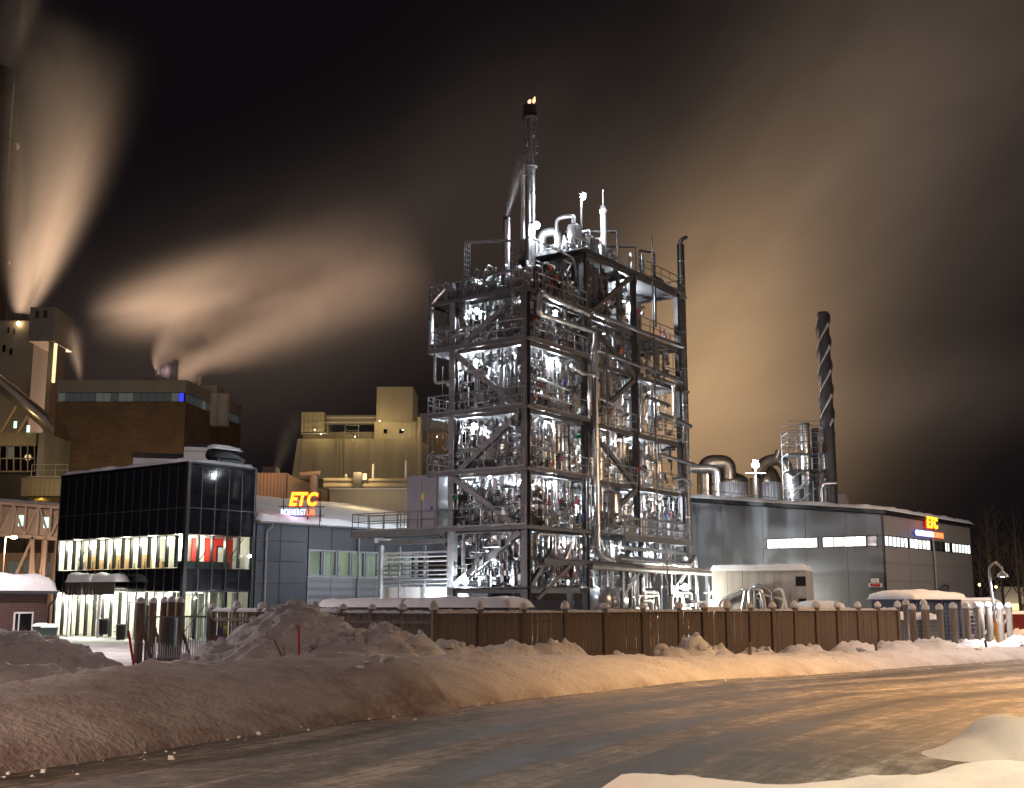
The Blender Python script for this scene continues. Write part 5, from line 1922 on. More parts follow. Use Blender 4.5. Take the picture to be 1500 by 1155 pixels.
# spiral chimney
_b0, _b1 = at(1218, 745, 100), at(1205, 458, 100)
ch = thing('spiral_chimney', 'tall dark chimney wound with helical strakes behind the hall', 'chimney', ((_b0.x + _b1.x) / 2, 100, 0))
Hc = _b1.z
MB().lathe((0, 0, 0), [(.58, 0), (.55, Hc * .6), (.5, Hc - .2), (.5, Hc)], 28).build('shaft', M_DARKST, ch, True)
for s in range(3):
    st = MB()
    n = 70
    z0_ = Hc * .6
    for k in range(n):
        pts = []
        for j, rr in ((k, .5), (k, .66), (k + 1, .66), (k + 1, .5)):
            a = s * 2 * PI / 3 + j / n * 2 * PI * 1.7
            z = z0_ + j / n * (Hc - z0_ - .1)
            pts.append((rr * math.cos(a), rr * math.sin(a), z))
        up = [(p[0], p[1], p[2] + .05) for p in pts]
        st.hexa([*pts, *up])
    st.build('strake', M_GREYST, ch)
# snow caught on the strakes
M_SNOWD = M_SNOW
sw = MB()
for s in range(3):
    for k in range(4, 66):
        a = s * 2 * PI / 3 + k / 70 * 2 * PI * 1.7
        if math.cos(a + 2.5) < .1:
            continue
        z = Hc * .6 + k / 70 * (Hc * .4 - .1)
        a2 = s * 2 * PI / 3 + (k + 1) / 70 * 2 * PI * 1.7
        z2 = z + (Hc * .4 - .1) / 70
        p = [(.51 * math.cos(a), .51 * math.sin(a), z + .06), (  .65 * math.cos(a),   .65 * math.sin(a), z + .06), (  .65 * math.cos(a2),   .65 * math.sin(a2), z2 + .06), (.51 * math.cos(a2), .51 * math.sin(a2), z2 + .06)]
        sw.hexa(p + [(q[0], q[1], q[2] + (.32 if i in (0, 3) else .12)) for i, q in enumerate(p)])
kind(sw.build('strake_snow', M_SNOW, ch), 'stuff')

# scaffolded stacks beside it
_c = at(1180, 745, 101)
sc_ = thing('stack_scaffold', 'tubular scaffold with landings and stairs round the two short stacks', 'scaffold', (_c.x, 101, 7.5))
zl = [at(1180, p, 101).z - 7.5 for p in (745, 715, 690, 667, 650, 637)]
sx0, sx1 = at(1150, 660, 101).x - _c.x, at(1216, 660, 101).x - _c.x
for x in np.linspace(sx0, sx1, 4):
    for y in (-1.2, 1.2):
        MB().tube([(x, y, 0), (x, y, zl[-1] + random.uniform(-.3, .9))], .045, 6).build('standard', M_RAIL, sc_, True)
for z in zl[1:]:
    q = MB()
    for y in (-1.2, 1.2):
        for dz in (0, .5, 1.0):
            q.tube([(sx0, y, z + dz), (sx1, y, z + dz)], .03, 6)
    for x in np.linspace(sx0, sx1, 4):
        q.tube([(x, -1.2, z), (x, 1.2, z)], .03, 6)
    q.tube([(sx0, -1.2, z - 1.3), (sx0 + 1.3, -1.2, z)], .03, 6).tube([(sx1, -1.2, z - 1.3), (sx1 - 1.3, -1.2, z)], .03, 6)
    q.build('ledger', M_RAIL, sc_, True)
for z in (zl[2], zl[3]):
    MB().box(sx0, sx1, -1.2, 1.2, z - .1, z).build('landing', M_GRATE, sc_)
for k in range(3):
    MB().bar((sx0 + .2, -1.3, zl[0] + 1.2 * k), (sx0 + 1.7, -1.3, zl[0] + 1.2 * k + 1.2), .5, .08).build('stair', M_STEEL, sc_)
for (px, py, r, lab) in ((1178, 620, .42, 'broader silver stack inside the scaffold by the spiral chimney'), (1194, 628, .3, 'thinner dark stack inside the scaffold by the spiral chimney')):
    p = at(px, py, 101)
    k_ = thing('short_stack', lab, 'chimney', (p.x, 101, 5), 0, 'short stacks behind the hall')
    MB().lathe((0, 0, 0), [(r * .6, 0), (r * .6, (p.z - 5) * .55), (r, (p.z - 5) * .58), (r, p.z - 5)], 20).build('shaft', M_ALU if r > .4 else M_DARKST, k_, True)
    MB().lathe((0, 0, p.z - 5.2), [(r, 0), (r + .06, .02), (r + .06, .1), (r, .12)], 20, False).build('band', M_DARKST, k_, True)
for (px, py, r, lab) in ((1164, 690, .9, 'round silver tank behind the scaffold stairs'), (1186, 700, .6, 'second silver tank behind the scaffold, under the thin stack')):
    p = at(px, py, 103)
    k_ = thing('roof_tank', lab, 'tank', (p.x, 103, 5))
    MB().lathe((0, 0, 0), [(r, 0), (r, p.z - 5.3), (r * .8, p.z - 5), (.1, p.z - 4.8)], 24).build('shell', M_ALU, k_, True)
MBp = MB().tube(round_path([(_c.x + 1.0, 99.4, 5.0), (_c.x + 1.0, 99.4, 12.0), (_c.x + 2.3, 99.4, 12.1)], .4), .22, 10)
pp = MBp.build('outdoor_pipe', M_ALU, None, True)
tag(pp, 'pale standing pipe with a bend in front of the scaffold on the hall roof', 'pipe')
_c = at(1030, 725, 96)
rr_ = thing('hall_rail', 'long thin railing running behind the hall roof ridge', 'railing', (_c.x, 96, 9.2), .42)
railing([(0, 0, .9), (9.5, 0, .4)], rr_)

# concrete enclosure
_a, _b = at(1042, 832, 78), at(1180, 832, 76)
ce = thing('concrete_enclosure', 'streaked concrete enclosure with a snow-rounded top in front of the hall', 'wall', (_a.x, 78, 0), math.atan2(76 - 78, _b.x - _a.x))
Lc = math.hypot(_b.x - _a.x, 2)
for k in range(6):
    blk('panel', M_CONC, ce, k * Lc / 6 + .01, (k + 1) * Lc / 6 - .01, .0, .2, 0, 4.2)
for k in range(3):
    blk('panel', M_CONC, ce, Lc - .2, Lc, .21 + k * 1.6, .19 + (k + 1) * 1.6, 0, 4.2)
snow_slab(-.1, Lc + .1, -.2, 5, 4.2, .38, 'snow_cover', ce, .2, .35, .2, 12)
blk('door_box', M_BLACKFR, ce, Lc - .65, Lc - .02, -.06, -.004, 3.2, 3.8)
blk('door_box', M_BLACKFR, ce, Lc - .5, Lc - .02, -.06, -.004, 1.9, 2.4)
for k in range(6):
    x = gs.uniform(.3, Lc * .7)
    MB().tube(round_path([(x, -.3, .2), (x, -.3, gs.uniform(2.2, 3.4)), (x + gs.uniform(.6, 2), -.35, gs.uniform(2.2, 3.4)), (x + 1.2, -.35, .3)], .3), gs.choice([.08, .12, .16]), 10).build('pipe', gs.choice([M_WPIPE, M_ALU, M_STEEL]), ce, True)

# =================================================================== PAPER MILL BEHIND
M_BEIGE = corrugated('beige_cladding', (.30, .245, .155), .5, 0, .35, .22)
M_BEIGE2 = mat('beige_concrete', (.27, .225, .155), .8, 0, .42, .22, stretch=(1, 1, .2))
M_MGREY = corrugated('mill_grey_cladding', (.27, .25, .22), .6, 0, .3, .2)
M_MBRICK = brick_mat('mill_brick', (.19, .115, .062), (.13, .08, .045), .45)
M_MDARK = mat('mill_dark', (.05, .045, .04), .7, 0, .3, 1)
M_WLIT = emitter('warm_lit_window', (1.0, .74, .35), 1.6)
M_WDIM = emitter('dim_lit_window', (.8, .85, .8), .085)
M_WDIM2 = emitter('dimmer_lit_window', (.8, .9, .9), .035)
M_WBLUE = emitter('blue_lit_window', (.05, .06, 1.0), 1.0)
M_TEALW = emitter('teal_window', (.6, 1.0, .8), 1.6)


def pxbox(mb, x0, y0, x1, y1, Y, D, o=(0, 0, 0), zbase=None):
    a, b = at(x0, y1, Y), at(x1, y0, Y)
    z0 = a.z if zbase is None else zbase
    return mb.box(a.x - o[0], b.x - o[0], Y - o[1], Y + D - o[1], z0 - o[2], b.z - o[2])


# brick block, left
o = at(258, 880, 160)
t = thing('brick_mill', 'huge dark brick mill block with a window band under a pale fascia', 'mill building', (o.x, 160, 0))
zc = lambda py: at(258, py, 160).z
Lw, Ld = 18.0, 22.0
z_f0, z_f1, z_w0 = zc(575), zc(557), zc(589)
dirx = .12
def sk(pts, name, m):
    """box whose depth direction leans slightly to the right"""
    return pts
def mbox(x0, x1, y0, y1, z0, z1):
    f = lambda x, y: x + y * dirx
    return MB().hexa([(f(x0, y0), y0, z0), (f(x1, y0), y0, z0), (f(x1, y1), y1, z0), (f(x0, y1), y1, z0), (f(x0, y0), y0, z1), (f(x1, y0), y0, z1), (f(x1, y1), y1, z1), (f(x0, y1), y1, z1)])
mbox(-Lw, 0, 0, Ld, 0, z_w0).build('wall', M_MBRICK, t)
mbox(-Lw, 0, 0, Ld, z_f0, z_f1).build('fascia', M_MGREY, t)
mbox(-Lw + .4, -.3, .3, Ld - .3, z_w0, z_f0).build('window_back', M_MDARK, t)
rg2 = random.Random(3)
for k in range(17):
    a = -Lw + .2 + k * 1.05
    m = M_WDIM if rg2.random() < .35 else M_WDIM2
    if k == 16:
        m = M_WBLUE
    blk('window', m, t, a, a + .95 if k < 16 else a + .6, .1, .25, z_w0 + .1, z_f0 - .1)
for k in range(14):
    y = .5 + k * 1.5
    m = M_WDIM if rg2.random() < .4 else M_WDIM2
    w = blk('window', m, t, y * dirx - .25, y * dirx - .05, y, y + 1.3, z_w0 + .1, z_f0 - .1)
blk('window', M_WLIT, t, 16 * dirx, 16 * dirx + .08, 15.7, 16.6, z_w0 - 9.5, z_w0 - 6.5)
for (px, pt, w) in ((238, 537, .8), (250, 533, 1.3), (257, 528, .9), (228, 544, .6)):
    p = at(px, pt, 164)
    MB().tube([(p.x - o.x, 4, z_f1 - 1), (p.x - o.x, 4, p.z)], w / 2, 12).build('roof_vent', M_MGREY, t, True)
pxbox(MB(), 212, 552, 240, 557, 163, 3, (o.x, 160, 0)).build('roof_unit', M_MGREY, t)
for (px, pt) in ((293, 552), (313, 578), (327, 578)):
    p = at(px, pt, 170)
    MB().tube([(p.x - o.x, 10, z_f1 - 5), (p.x - o.x, 10, p.z)], .25 if px == 293 else 1.0, 12).build('roof_vent', M_PALE, t, True)
pxbox(MB(), 270, 565, 318, 600, 176, 10, (o.x, 160, 0)).build('roof_block', M_MGREY, t)
point((-9, -14, 12), 1500, AMBER, .5, t)
point((2, -10, 16), 800, AMBER, .5, t)
point((-4, 3, z_f1 + 2.0), 40, (1, .7, .75), .5, t)

# silo tower block, far left
o = at(40, 880, 172)
t = thing('concrete_mill_tower', 'dull concrete mill tower with a taller head and a glowing stair strip', 'mill building', (o.x, 172, 0))
M_TOWERC = mat('mill_concrete', (.27, .245, .21), .85, 0, .2, .15, stretch=(1, 1, .3))
pxbox(MB(), -60, 470, 52, 880, 172, 7, (o.x, 172, 0), 0).build('wall', M_TOWERC, t)
pxbox(MB(), 52, 498, 72, 880, 171, 5, (o.x, 172, 0), 0).build('wall', M_TOWERC, t)
pxbox(MB(), 41, 450, 81, 500, 170, 8, (o.x, 172, 0)).build('head', M_MGREY, t)
a, b = at(75, 560, 169.6), at(82, 503, 169.6)
blk('stair_strip', M_WLIT, t, a.x - o.x, b.x - o.x, -2.3, -1.8, a.z, b.z)
for (x0, y0, x1, y1) in ((52, 456, 57, 466), (64, 455, 69, 466), (11, 480, 14, 488), (20, 482, 22, 490), (4, 506, 8, 516), (14, 511, 18, 520)):
    a, b = at(x0, y1, 171.9 if x0 < 40 else 169.9), at(x1, y0, 171.9 if x0 < 40 else 169.9)
    yy = -.2 if x0 < 40 else -2.2
    blk('window', M_BLACKGL, t, a.x - o.x, b.x - o.x, yy, yy + .15, a.z, b.z)
p = at(32, 462, 176)
MB().tube([(p.x - o.x, 4, 44), (p.x - o.x, 4, p.z)], 1.3, 16).build('steam_vent', M_MGREY, t, True)
lamp_ = MB().lathe((0, 0, 0), [(.05, -.3), (.3, 0), (.05, .3)], 10).build('roof_lamp', M_LAMPS, t, True, loc=(at(27, 474, 171.5).x - o.x, -.5, at(27, 474, 171.5).z))
point((-3, -14, 18), 1400, AMBER, .5, t)

# conveyor tube down the front of it
p0, p1 = at(-15, 548, 166), at(68, 618, 163)
cv = thing('conveyor_tube', 'fat inclined conveyor tube catching a streak of amber light', 'conveyor', (p1.x, 163, p1.z))
MB().tube([p0 - p1, Vector((0, 0, 0)), (2.6, 0, -3.2)], 1.05, 18).build('tube', mat('conveyor_skin', (.35, .32, .28), .32, .8, .15, .4), cv, True)
for k in (0.55, .75):
    q = p0.lerp(p1, k) - p1
    MB().bar(q, q + Vector((-3.0, 0, -6)), .35).build('strut', M_BEIGE2, cv)
point((-5, -3.5, 1.4), 260, AMBER, .3, cv)

# glazed annex
o = at(30, 690, 150)
an = thing('glazed_annex', 'small beige annex with a gridded dark glass front below the conveyor', 'mill building', (o.x, 150, 0))
pxbox(MB(), -40, 634, 53, 652, 150, 8, (o.x, 150, 0)).build('fascia', M_BEIGE, an)
pxbox(MB(), -40, 652, 53, 720, 151, 7, (o.x, 150, 0), 0).build('wall', M_MDARK, an)
pxbox(MB(), 53, 634, 66, 690, 150.2, 9, (o.x, 150, 0), 0).build('side_wall', M_MGREY, an)
for i in range(5):
    for j in range(2):
        a, b = at(1 + i * 10.2, 672 + j * 18, 150.8), at(10 + i * 10.2, 655 + j * 18, 150.8)
        blk('pane', M_BLACKGL if (i, j) != (1, 0) else M_WDIM, an, a.x - o.x, b.x - o.x, .7, .85, a.z, b.z)
g_ = MB()
for i in range(6):
    a, b = at(0 + i * 10.2, 692, 150.7), at(0 + i * 10.2, 652, 150.7)
    g_.bar((a.x - o.x, .65, a.z), (b.x - o.x, .65, b.z), .14)
for py in (653, 672, 691):
    a, b = at(-1, py, 150.7), at(52, py, 150.7)
    g_.bar((a.x - o.x, .63, a.z), (b.x - o.x, .63, b.z), .16)
g_.build('glazing_bars', M_BEIGE2, an)
for (px, py) in ((24, 623), (43, 629)):
    a, b = at(px - 2.5, py + 5, 150), at(px + 2.5, py - 5, 150)
    blk('lit_sign', M_TEALW, an, a.x - o.x, b.x - o.x, -.4, -.3, a.z, b.z)
point((-1, -3, at(20, 660, 147).z), 150, AMBER, .4, an)

# low pale building with railing, between annex and office
o = at(70, 725, 128)
lb = thing('low_mill_hall', 'low beige hall with a railed snowy roof left of the glass office', 'mill building', (o.x, 128, 0))
pxbox(MB(), 30, 700, 110, 727, 128, 14, (o.x, 128, 0)).build('fascia', M_BEIGE, lb)
pxbox(MB(), 30, 727, 110, 900, 128.4, 12, (o.x, 128, 0), 0).build('wall', M_MBRICK, lb)
a, b = at(45, 699, 128), at(98, 699, 128)
railing([(a.x - o.x, .1, a.z), (b.x - o.x, .1, a.z)], lb, m=mat('pale_railing', (.5, .48, .42), .5), h=1.4)
snow_slab(at(30, 700, 128).x - o.x, at(110, 700, 128).x - o.x, 0, 8, a.z - .2, .3, 'snow_cover', lb, .5, .3)
a, b = at(38, 742, 124), at(72, 742, 124)
MB().tube([(a.x - o.x + 1.3 * (1 - math.cos(q)), -3, a.z - 1.6 + 2.2 * math.sin(q)) for q in np.linspace(0, PI, 9)], .5, 10).build('curved_duct', mat('yellow_duct', (.35, .24, .05), .4, .4), lb, True)
point((0, -4, a.z + 2.4), 200, AMBER, .4, lb)

# truss gallery, lit peach
o = at(45, 840, 104)
tb = thing('conveyor_bridge', 'peach-lit trussed conveyor bridge on tall legs at the left edge', 'conveyor bridge', (o.x, 104, 0))
M_PEACH = mat('pale_painted_steel', (.42, .35, .31), .6, 0, .15, 1)
xa, xb = at(-40, 790, 104).x - o.x, at(91, 790, 104).x - o.x
zA, zB = at(45, 787, 104).z, at(45, 741, 104).z
sl_ = -.075
zz_ = lambda x: sl_ * x
MB().bar((xa, 0, zA + zz_(xa)), (xb, 0, zA + zz_(xb)), .28).bar((xa, 2.4, zA + zz_(xa)), (xb, 2.4, zA + zz_(xb)), .28).build('bottom_chord', M_PEACH, tb)
MB().bar((xa, 0, zB + zz_(xa)), (xb, 0, zB + zz_(xb)), .28).bar((xa, 2.4, zB + zz_(xa)), (xb, 2.4, zB + zz_(xb)), .28).build('top_chord', M_PEACH, tb)
n_ = 7
for k in range(n_ + 1):
    x = xa + (xb - xa) * k / n_
    MB().bar((x, 0, zA + zz_(x)), (x, 0, zB + zz_(x)), .16).build('post', M_PEACH, tb)
    if k < n_:
        x2 = xa + (xb - xa) * (k + 1) / n_
        p, q = ((x, 0, zB + zz_(x)), (x2, 0, zA + zz_(x2))) if k % 2 else ((x, 0, zA + zz_(x)), (x2, 0, zB + zz_(x2)))
        MB().bar(p, q, .15).build('diagonal', M_PEACH, tb)
        xm = (x + x2) / 2
        w = MB().hexa([(x, .5, zA + .2 + zz_(x)), (x2 - .03, .5, zA + .2 + zz_(x2)), (x2 - .03, 2.2, zA + .2 + zz_(x2)), (x, 2.2, zA + .2 + zz_(x)), (x, .5, zB - .25 + zz_(x)), (x2 - .03, .5, zB - .25 + zz_(x2)), (x2 - .03, 2.2, zB - .25 + zz_(x2)), (x, 2.2, zB - .25 + zz_(x))]).build('wall_panel', M_PEACH, tb)
        if k in (3, 5):
            blk('window', M_TEALW, w, xm - .22, xm + .22, .44, .49, (zA + zB) / 2 - .5 + zz_(xm), (zA + zB) / 2 + .45 + zz_(xm))
for x in (xa + .5, 0.0, xb - 1.4):
    for y in (0, 2.4):
        MB().bar((x, y, 0), (x, y, zA + zz_(x)), .26).build('leg', M_PEACH, tb)
for (x0, x1) in ((0, xb - 1.4), (xa + .5, 0)):
    MB().bar((x0, -.05, zA + zz_(x0)), ((x0 + x1) / 2, -.05, 1.5), .18).bar(((x0 + x1) / 2, -.05, 1.5), (x1, -.05, zA + zz_(x1)), .18).build('leg_brace', M_PEACH, tb)
blk('lower_wall', M_BEIGE2, tb, xa, xb, 5, 5.4, 0, zA - 1.2)
for k in range(5):
    x = xa + 1.2 + k * 1.5
    blk('window', M_WDIM, tb, x, x + .9, 4.9, 4.98, zA - 3.2, zA - 2)
snow_slab(xa, xb, .0, 2.4, zB + .2, .2, 'snow_cover', tb, .3, .2, fz=lambda X, Y: X * sl_)
lp = at(8, 787, 96)
ld = thing('yard_lamp', 'sodium yard lamp on a thin pole at the left edge', 'lamp', (lp.x, 96, 0))
MB().tube([(0, 0, 0), (0, 0, lp.z)], .07, 8).bar((0, 0, lp.z), (.7, 0, lp.z + .05), .06).build('pole', M_PEACH, ld, True)
MB().lathe((.7, 0, lp.z), [(.05, -.16), (.28, -.08), (.2, .06), (.05, .1)], 12).build('lamp_lens', M_LAMPS, ld, True)
point((.7, -.2, lp.z - .3), 1500, (1.0, .62, .36), .2, ld)
point((.5, 6.0, 2.6), 500, (1.0, .62, .36), .2, ld)

# beige recovery block, centre
o = at(520, 880, 130)
bb = thing('beige_mill_block', 'yellow-lit beige mill block with stepped roof blocks and a long pipe', 'mill building', (o.x, 130, 0))
oo = (o.x, 130, 0)
f_ = MB()
a, b, c, d = at(427, 702, 130), at(612, 702, 130), at(612, 642, 130), at(436, 643, 130)
MB().hexa([(a.x - o.x, 0, a.z), (b.x - o.x, 0, a.z), (b.x - o.x + 2, 16, a.z), (a.x - o.x + 2, 16, a.z), (d.x - o.x, 0, d.z), (c.x - o.x, 0, d.z), (c.x - o.x + 2, 16, d.z), (d.x - o.x + 2, 16, d.z)]).build('wall', M_BEIGE2, bb)
for k in range(7):
    x = a.x - o.x + .9 + k * (b.x - a.x - .9) / 7
    MB().bar((x, -.06, a.z), (x + .15, -.06, d.z - .05), .05, .05).build('wall_seam', M_MGREY, bb)
pxbox(MB(), 551, 567, 605, 618, 131, 7, oo).build('roof_block', M_BEIGE, bb)
pxbox(MB(), 548, 618, 611, 643, 130.6, 9, oo).build('roof_block', M_BEIGE, bb)
pxbox(MB(), 441, 604, 475, 633, 131, 6, oo).build('roof_block', M_BEIGE, bb)
pxbox(MB(), 444, 633, 548, 643, 132, 5, oo).build('roof_block', M_BEIGE2, bb)
for (x0, x1) in ((562, 567), (585, 592)):
    a, b = at(x0, 635, 130.5), at(x1, 629, 130.5)
    blk('window', M_BLACKGL, bb, a.x - o.x, b.x - o.x, .45, .55, a.z, b.z)
for py in (612, 619):
    a, b = at(473, py, 133), at(552, py, 133)
    MB().tube([(a.x - o.x, 3, a.z), (b.x - o.x, 3, b.z)], .32, 12).build('pipe', mat('beige_pipe', (.4, .35, .27), .4, .3), bb, True)
for (x0, x1, py) in ((442, 480, 636), (505, 525, 640)):
    a, b = at(x0, py, 130.3), at(x1, py, 130.3)
    railing([(a.x - o.x, .3, a.z), (b.x - o.x, .3, a.z)], bb, h=1.3)
a, b = at(505, 628, 130.2), at(524, 641, 130.2)
MB().bar((a.x - o.x, .1, a.z), (b.x - o.x, .1, b.z), .5, .12).build('stair', M_MDARK, bb)
a = at(497, 690, 130)
MB().bar((a.x - o.x, -.2, 14), (a.x - o.x, -.2, 20), .05).bar((a.x - o.x + .5, -.2, 14), (a.x - o.x + .5, -.2, 20), .05).build('ladder', M_MDARK, bb)
MB().tube([(at(615, 700, 130).x - o.x, -.2, 12), (at(615, 700, 130).x - o.x, -.2, at(615, 612, 130).z)], .3, 10).build('downpipe', M_BEIGE2, bb, True)
pxbox(MB(), 614, 606, 664, 640, 138, 8, oo).build('rear_block', M_MGREY, bb)
pxbox(MB(), 612, 632, 668, 705, 136, 10, oo, 10).build('rear_block', M_MBRICK, bb)
for (px, py, pw, dy) in ((556, 617, 170, -1.2), (461, 630, 110, -1.4), (470, 636, 60, -.8), (520, 640, 60, -.8), (590, 630, 110, -1.2), (640, 640, 60, 4)):
    p = at(px, py, 130 + dy)
    MB().lathe((p.x - o.x, dy, p.z), [(.02, -.05), (.05, 0), (.02, .05)], 8).build('roof_lamp', M_LAMPS, bb, True)
    point((p.x - o.x, dy - .5, p.z + .2), pw, (1, .78, .34), .25, bb)
p = at(500, 720, 118)
point((p.x - o.x, -20, p.z + 4), 700, (1, .72, .36), .4, bb)

# pipe bridge and low beige buildings in front of it
o = at(520, 712, 112)
pb = thing('mill_pipe_bridge', 'long horizontal pipe bridge under the beige mill block', 'pipe bridge', (o.x, 112, 0))
for py, r in ((704, .22), (709, .14), (713, .28), (717, .14)):
    a, b = at(474, py, 112), at(606, py, 112)
    MB().tube([(a.x - o.x, .0, a.z), (b.x - o.x, 0, b.z)], r, 10).build('pipe', M_BEIGE2, pb, True)
for px in (480, 497, 534, 575, 602):
    a = at(px, 718, 112)
    MB().bar((a.x - o.x, .4, 0), (a.x - o.x, .4, a.z + 1.2), .2).build('post', M_MDARK, pb)
pxbox(MB(), 517, 692, 530, 718, 111.4, 1, (o.x, 112, 0)).build('control_box', M_MDARK, pb)
a, b = at(530, 702, 111), at(536, 693, 111)
blk('lit_window', M_WLIT, pb, a.x - o.x, b.x - o.x, -.4, -.3, a.z, b.z)
for px, pt in ((547, 680), (595, 675), (507, 695)):
    a = at(px, pt, 113)
    MB().tube([(a.x - o.x, 1, 12), (a.x - o.x, 1, a.z)], .12, 8).build('vent_pipe', M_PALE, pb, True)
point((.5, -1.2, at(540, 700, 110).z + 1), 420, AMBER, .3, pb)
point((-4, -2.5, at(540, 700, 110).z + 3), 420, AMBER, .3, pb)

o = at(420, 730, 100)
gb = thing('corrugated_shed', 'brown corrugated shed with a pitched end behind the lab roof', 'shed', (o.x, 100, 0))
pxbox(MB(), 370, 693, 420, 735, 100, 6, (o.x, 100, 0), 0).build('wall', corrugated('brown_cladding', (.30, .19, .13), .3, 0, .7), gb)
a, b, c, d = at(420, 735, 100), at(480, 735, 100), at(480, 720, 100), at(420, 695, 100)
MB().hexa([(.02, 0, 0), (b.x - o.x, 0, 0), (b.x - o.x, 6, 0), (.02, 6, 0), (.02, 0, d.z), (b.x - o.x, 0, c.z), (b.x - o.x, 6, c.z), (.02, 6, d.z)]).build('gable_wall', M_BEIGE2, gb)
a = at(460, 700, 99)
MB().tube([(a.x - o.x, -1, 6), (a.x - o.x, -1, at(460, 697, 99).z)], .35, 10).tube([(a.x - o.x - 1.2, -1, at(460, 696, 99).z), (a.x - o.x + .5, -1, at(460, 694, 99).z)], .25, 10).build('vent_pipe', mat('brown_pipe', (.25, .17, .12), .5), gb, True)
pxbox(MB(), 384, 684, 404, 693, 104, 2, (o.x, 100, 0)).build('roof_vent', M_MDARK, gb)
point((-2, -3.5, at(400, 700, 100).z + 1), 260, SODIUM, .3, gb)
point((2.5, -3, at(440, 690, 100).z + 1.5), 260, SODIUM, .3, gb)
o = at(540, 730, 98)
bw = thing('beige_low_building', 'low dim beige building seen over the lab roof, left of the cabinet', 'mill building', (o.x, 98, 0))
pxbox(MB(), 482, 717, 598, 760, 98, 8, (o.x, 98, 0), 0).build('wall', M_BEIGE2, bw)
pxbox(MB(), 482, 715.5, 598, 717, 97.7, 8.3, (o.x, 98, 0)).build('roof_edge', M_PALE, bw)
point((0, -4, at(540, 720, 94).z + .5), 200, AMBER, .3, bw)

# far-left tall chimney
o = at(-12, 880, 200)
tc_ = thing('mill_chimney', 'very tall concrete chimney cut by the left edge, steaming at its top', 'chimney', (at(-22, 300, 200).x, 200, 0))
zt_ = at(0, 104, 200).z
MB().lathe((0, 0, 0), [(5.4, 0), (4.6, zt_ * .8), (4.3, zt_ - 6)], 40).build('shaft', mat('dark_chimney_concrete', (.10, .09, .08), .85, 0, .25, .2), tc_, True)
MB().lathe((0, 0, zt_ - 6), [(4.35, 0), (4.1, .2), (4.1, 4), (3.4, 5), (3.2, 6)], 40).build('cap', M_MDARK, tc_, True)
for k in range(3):
    MB().lathe((0, 0, zt_ - 14 - 22 * k), [(4.5, 0), (4.95, .1), (4.95, .3), (4.5, .4)], 40, False).build('gallery', M_MDARK, tc_, True)
MB().bar((4.4, -1.5, 30), (4.2, -1.5, zt_ - 3), .25).build('ladder', M_PALE, tc_)
point((9, -14, zt_ - 4), 300, (1.0, .66, .46), 1, tc_)

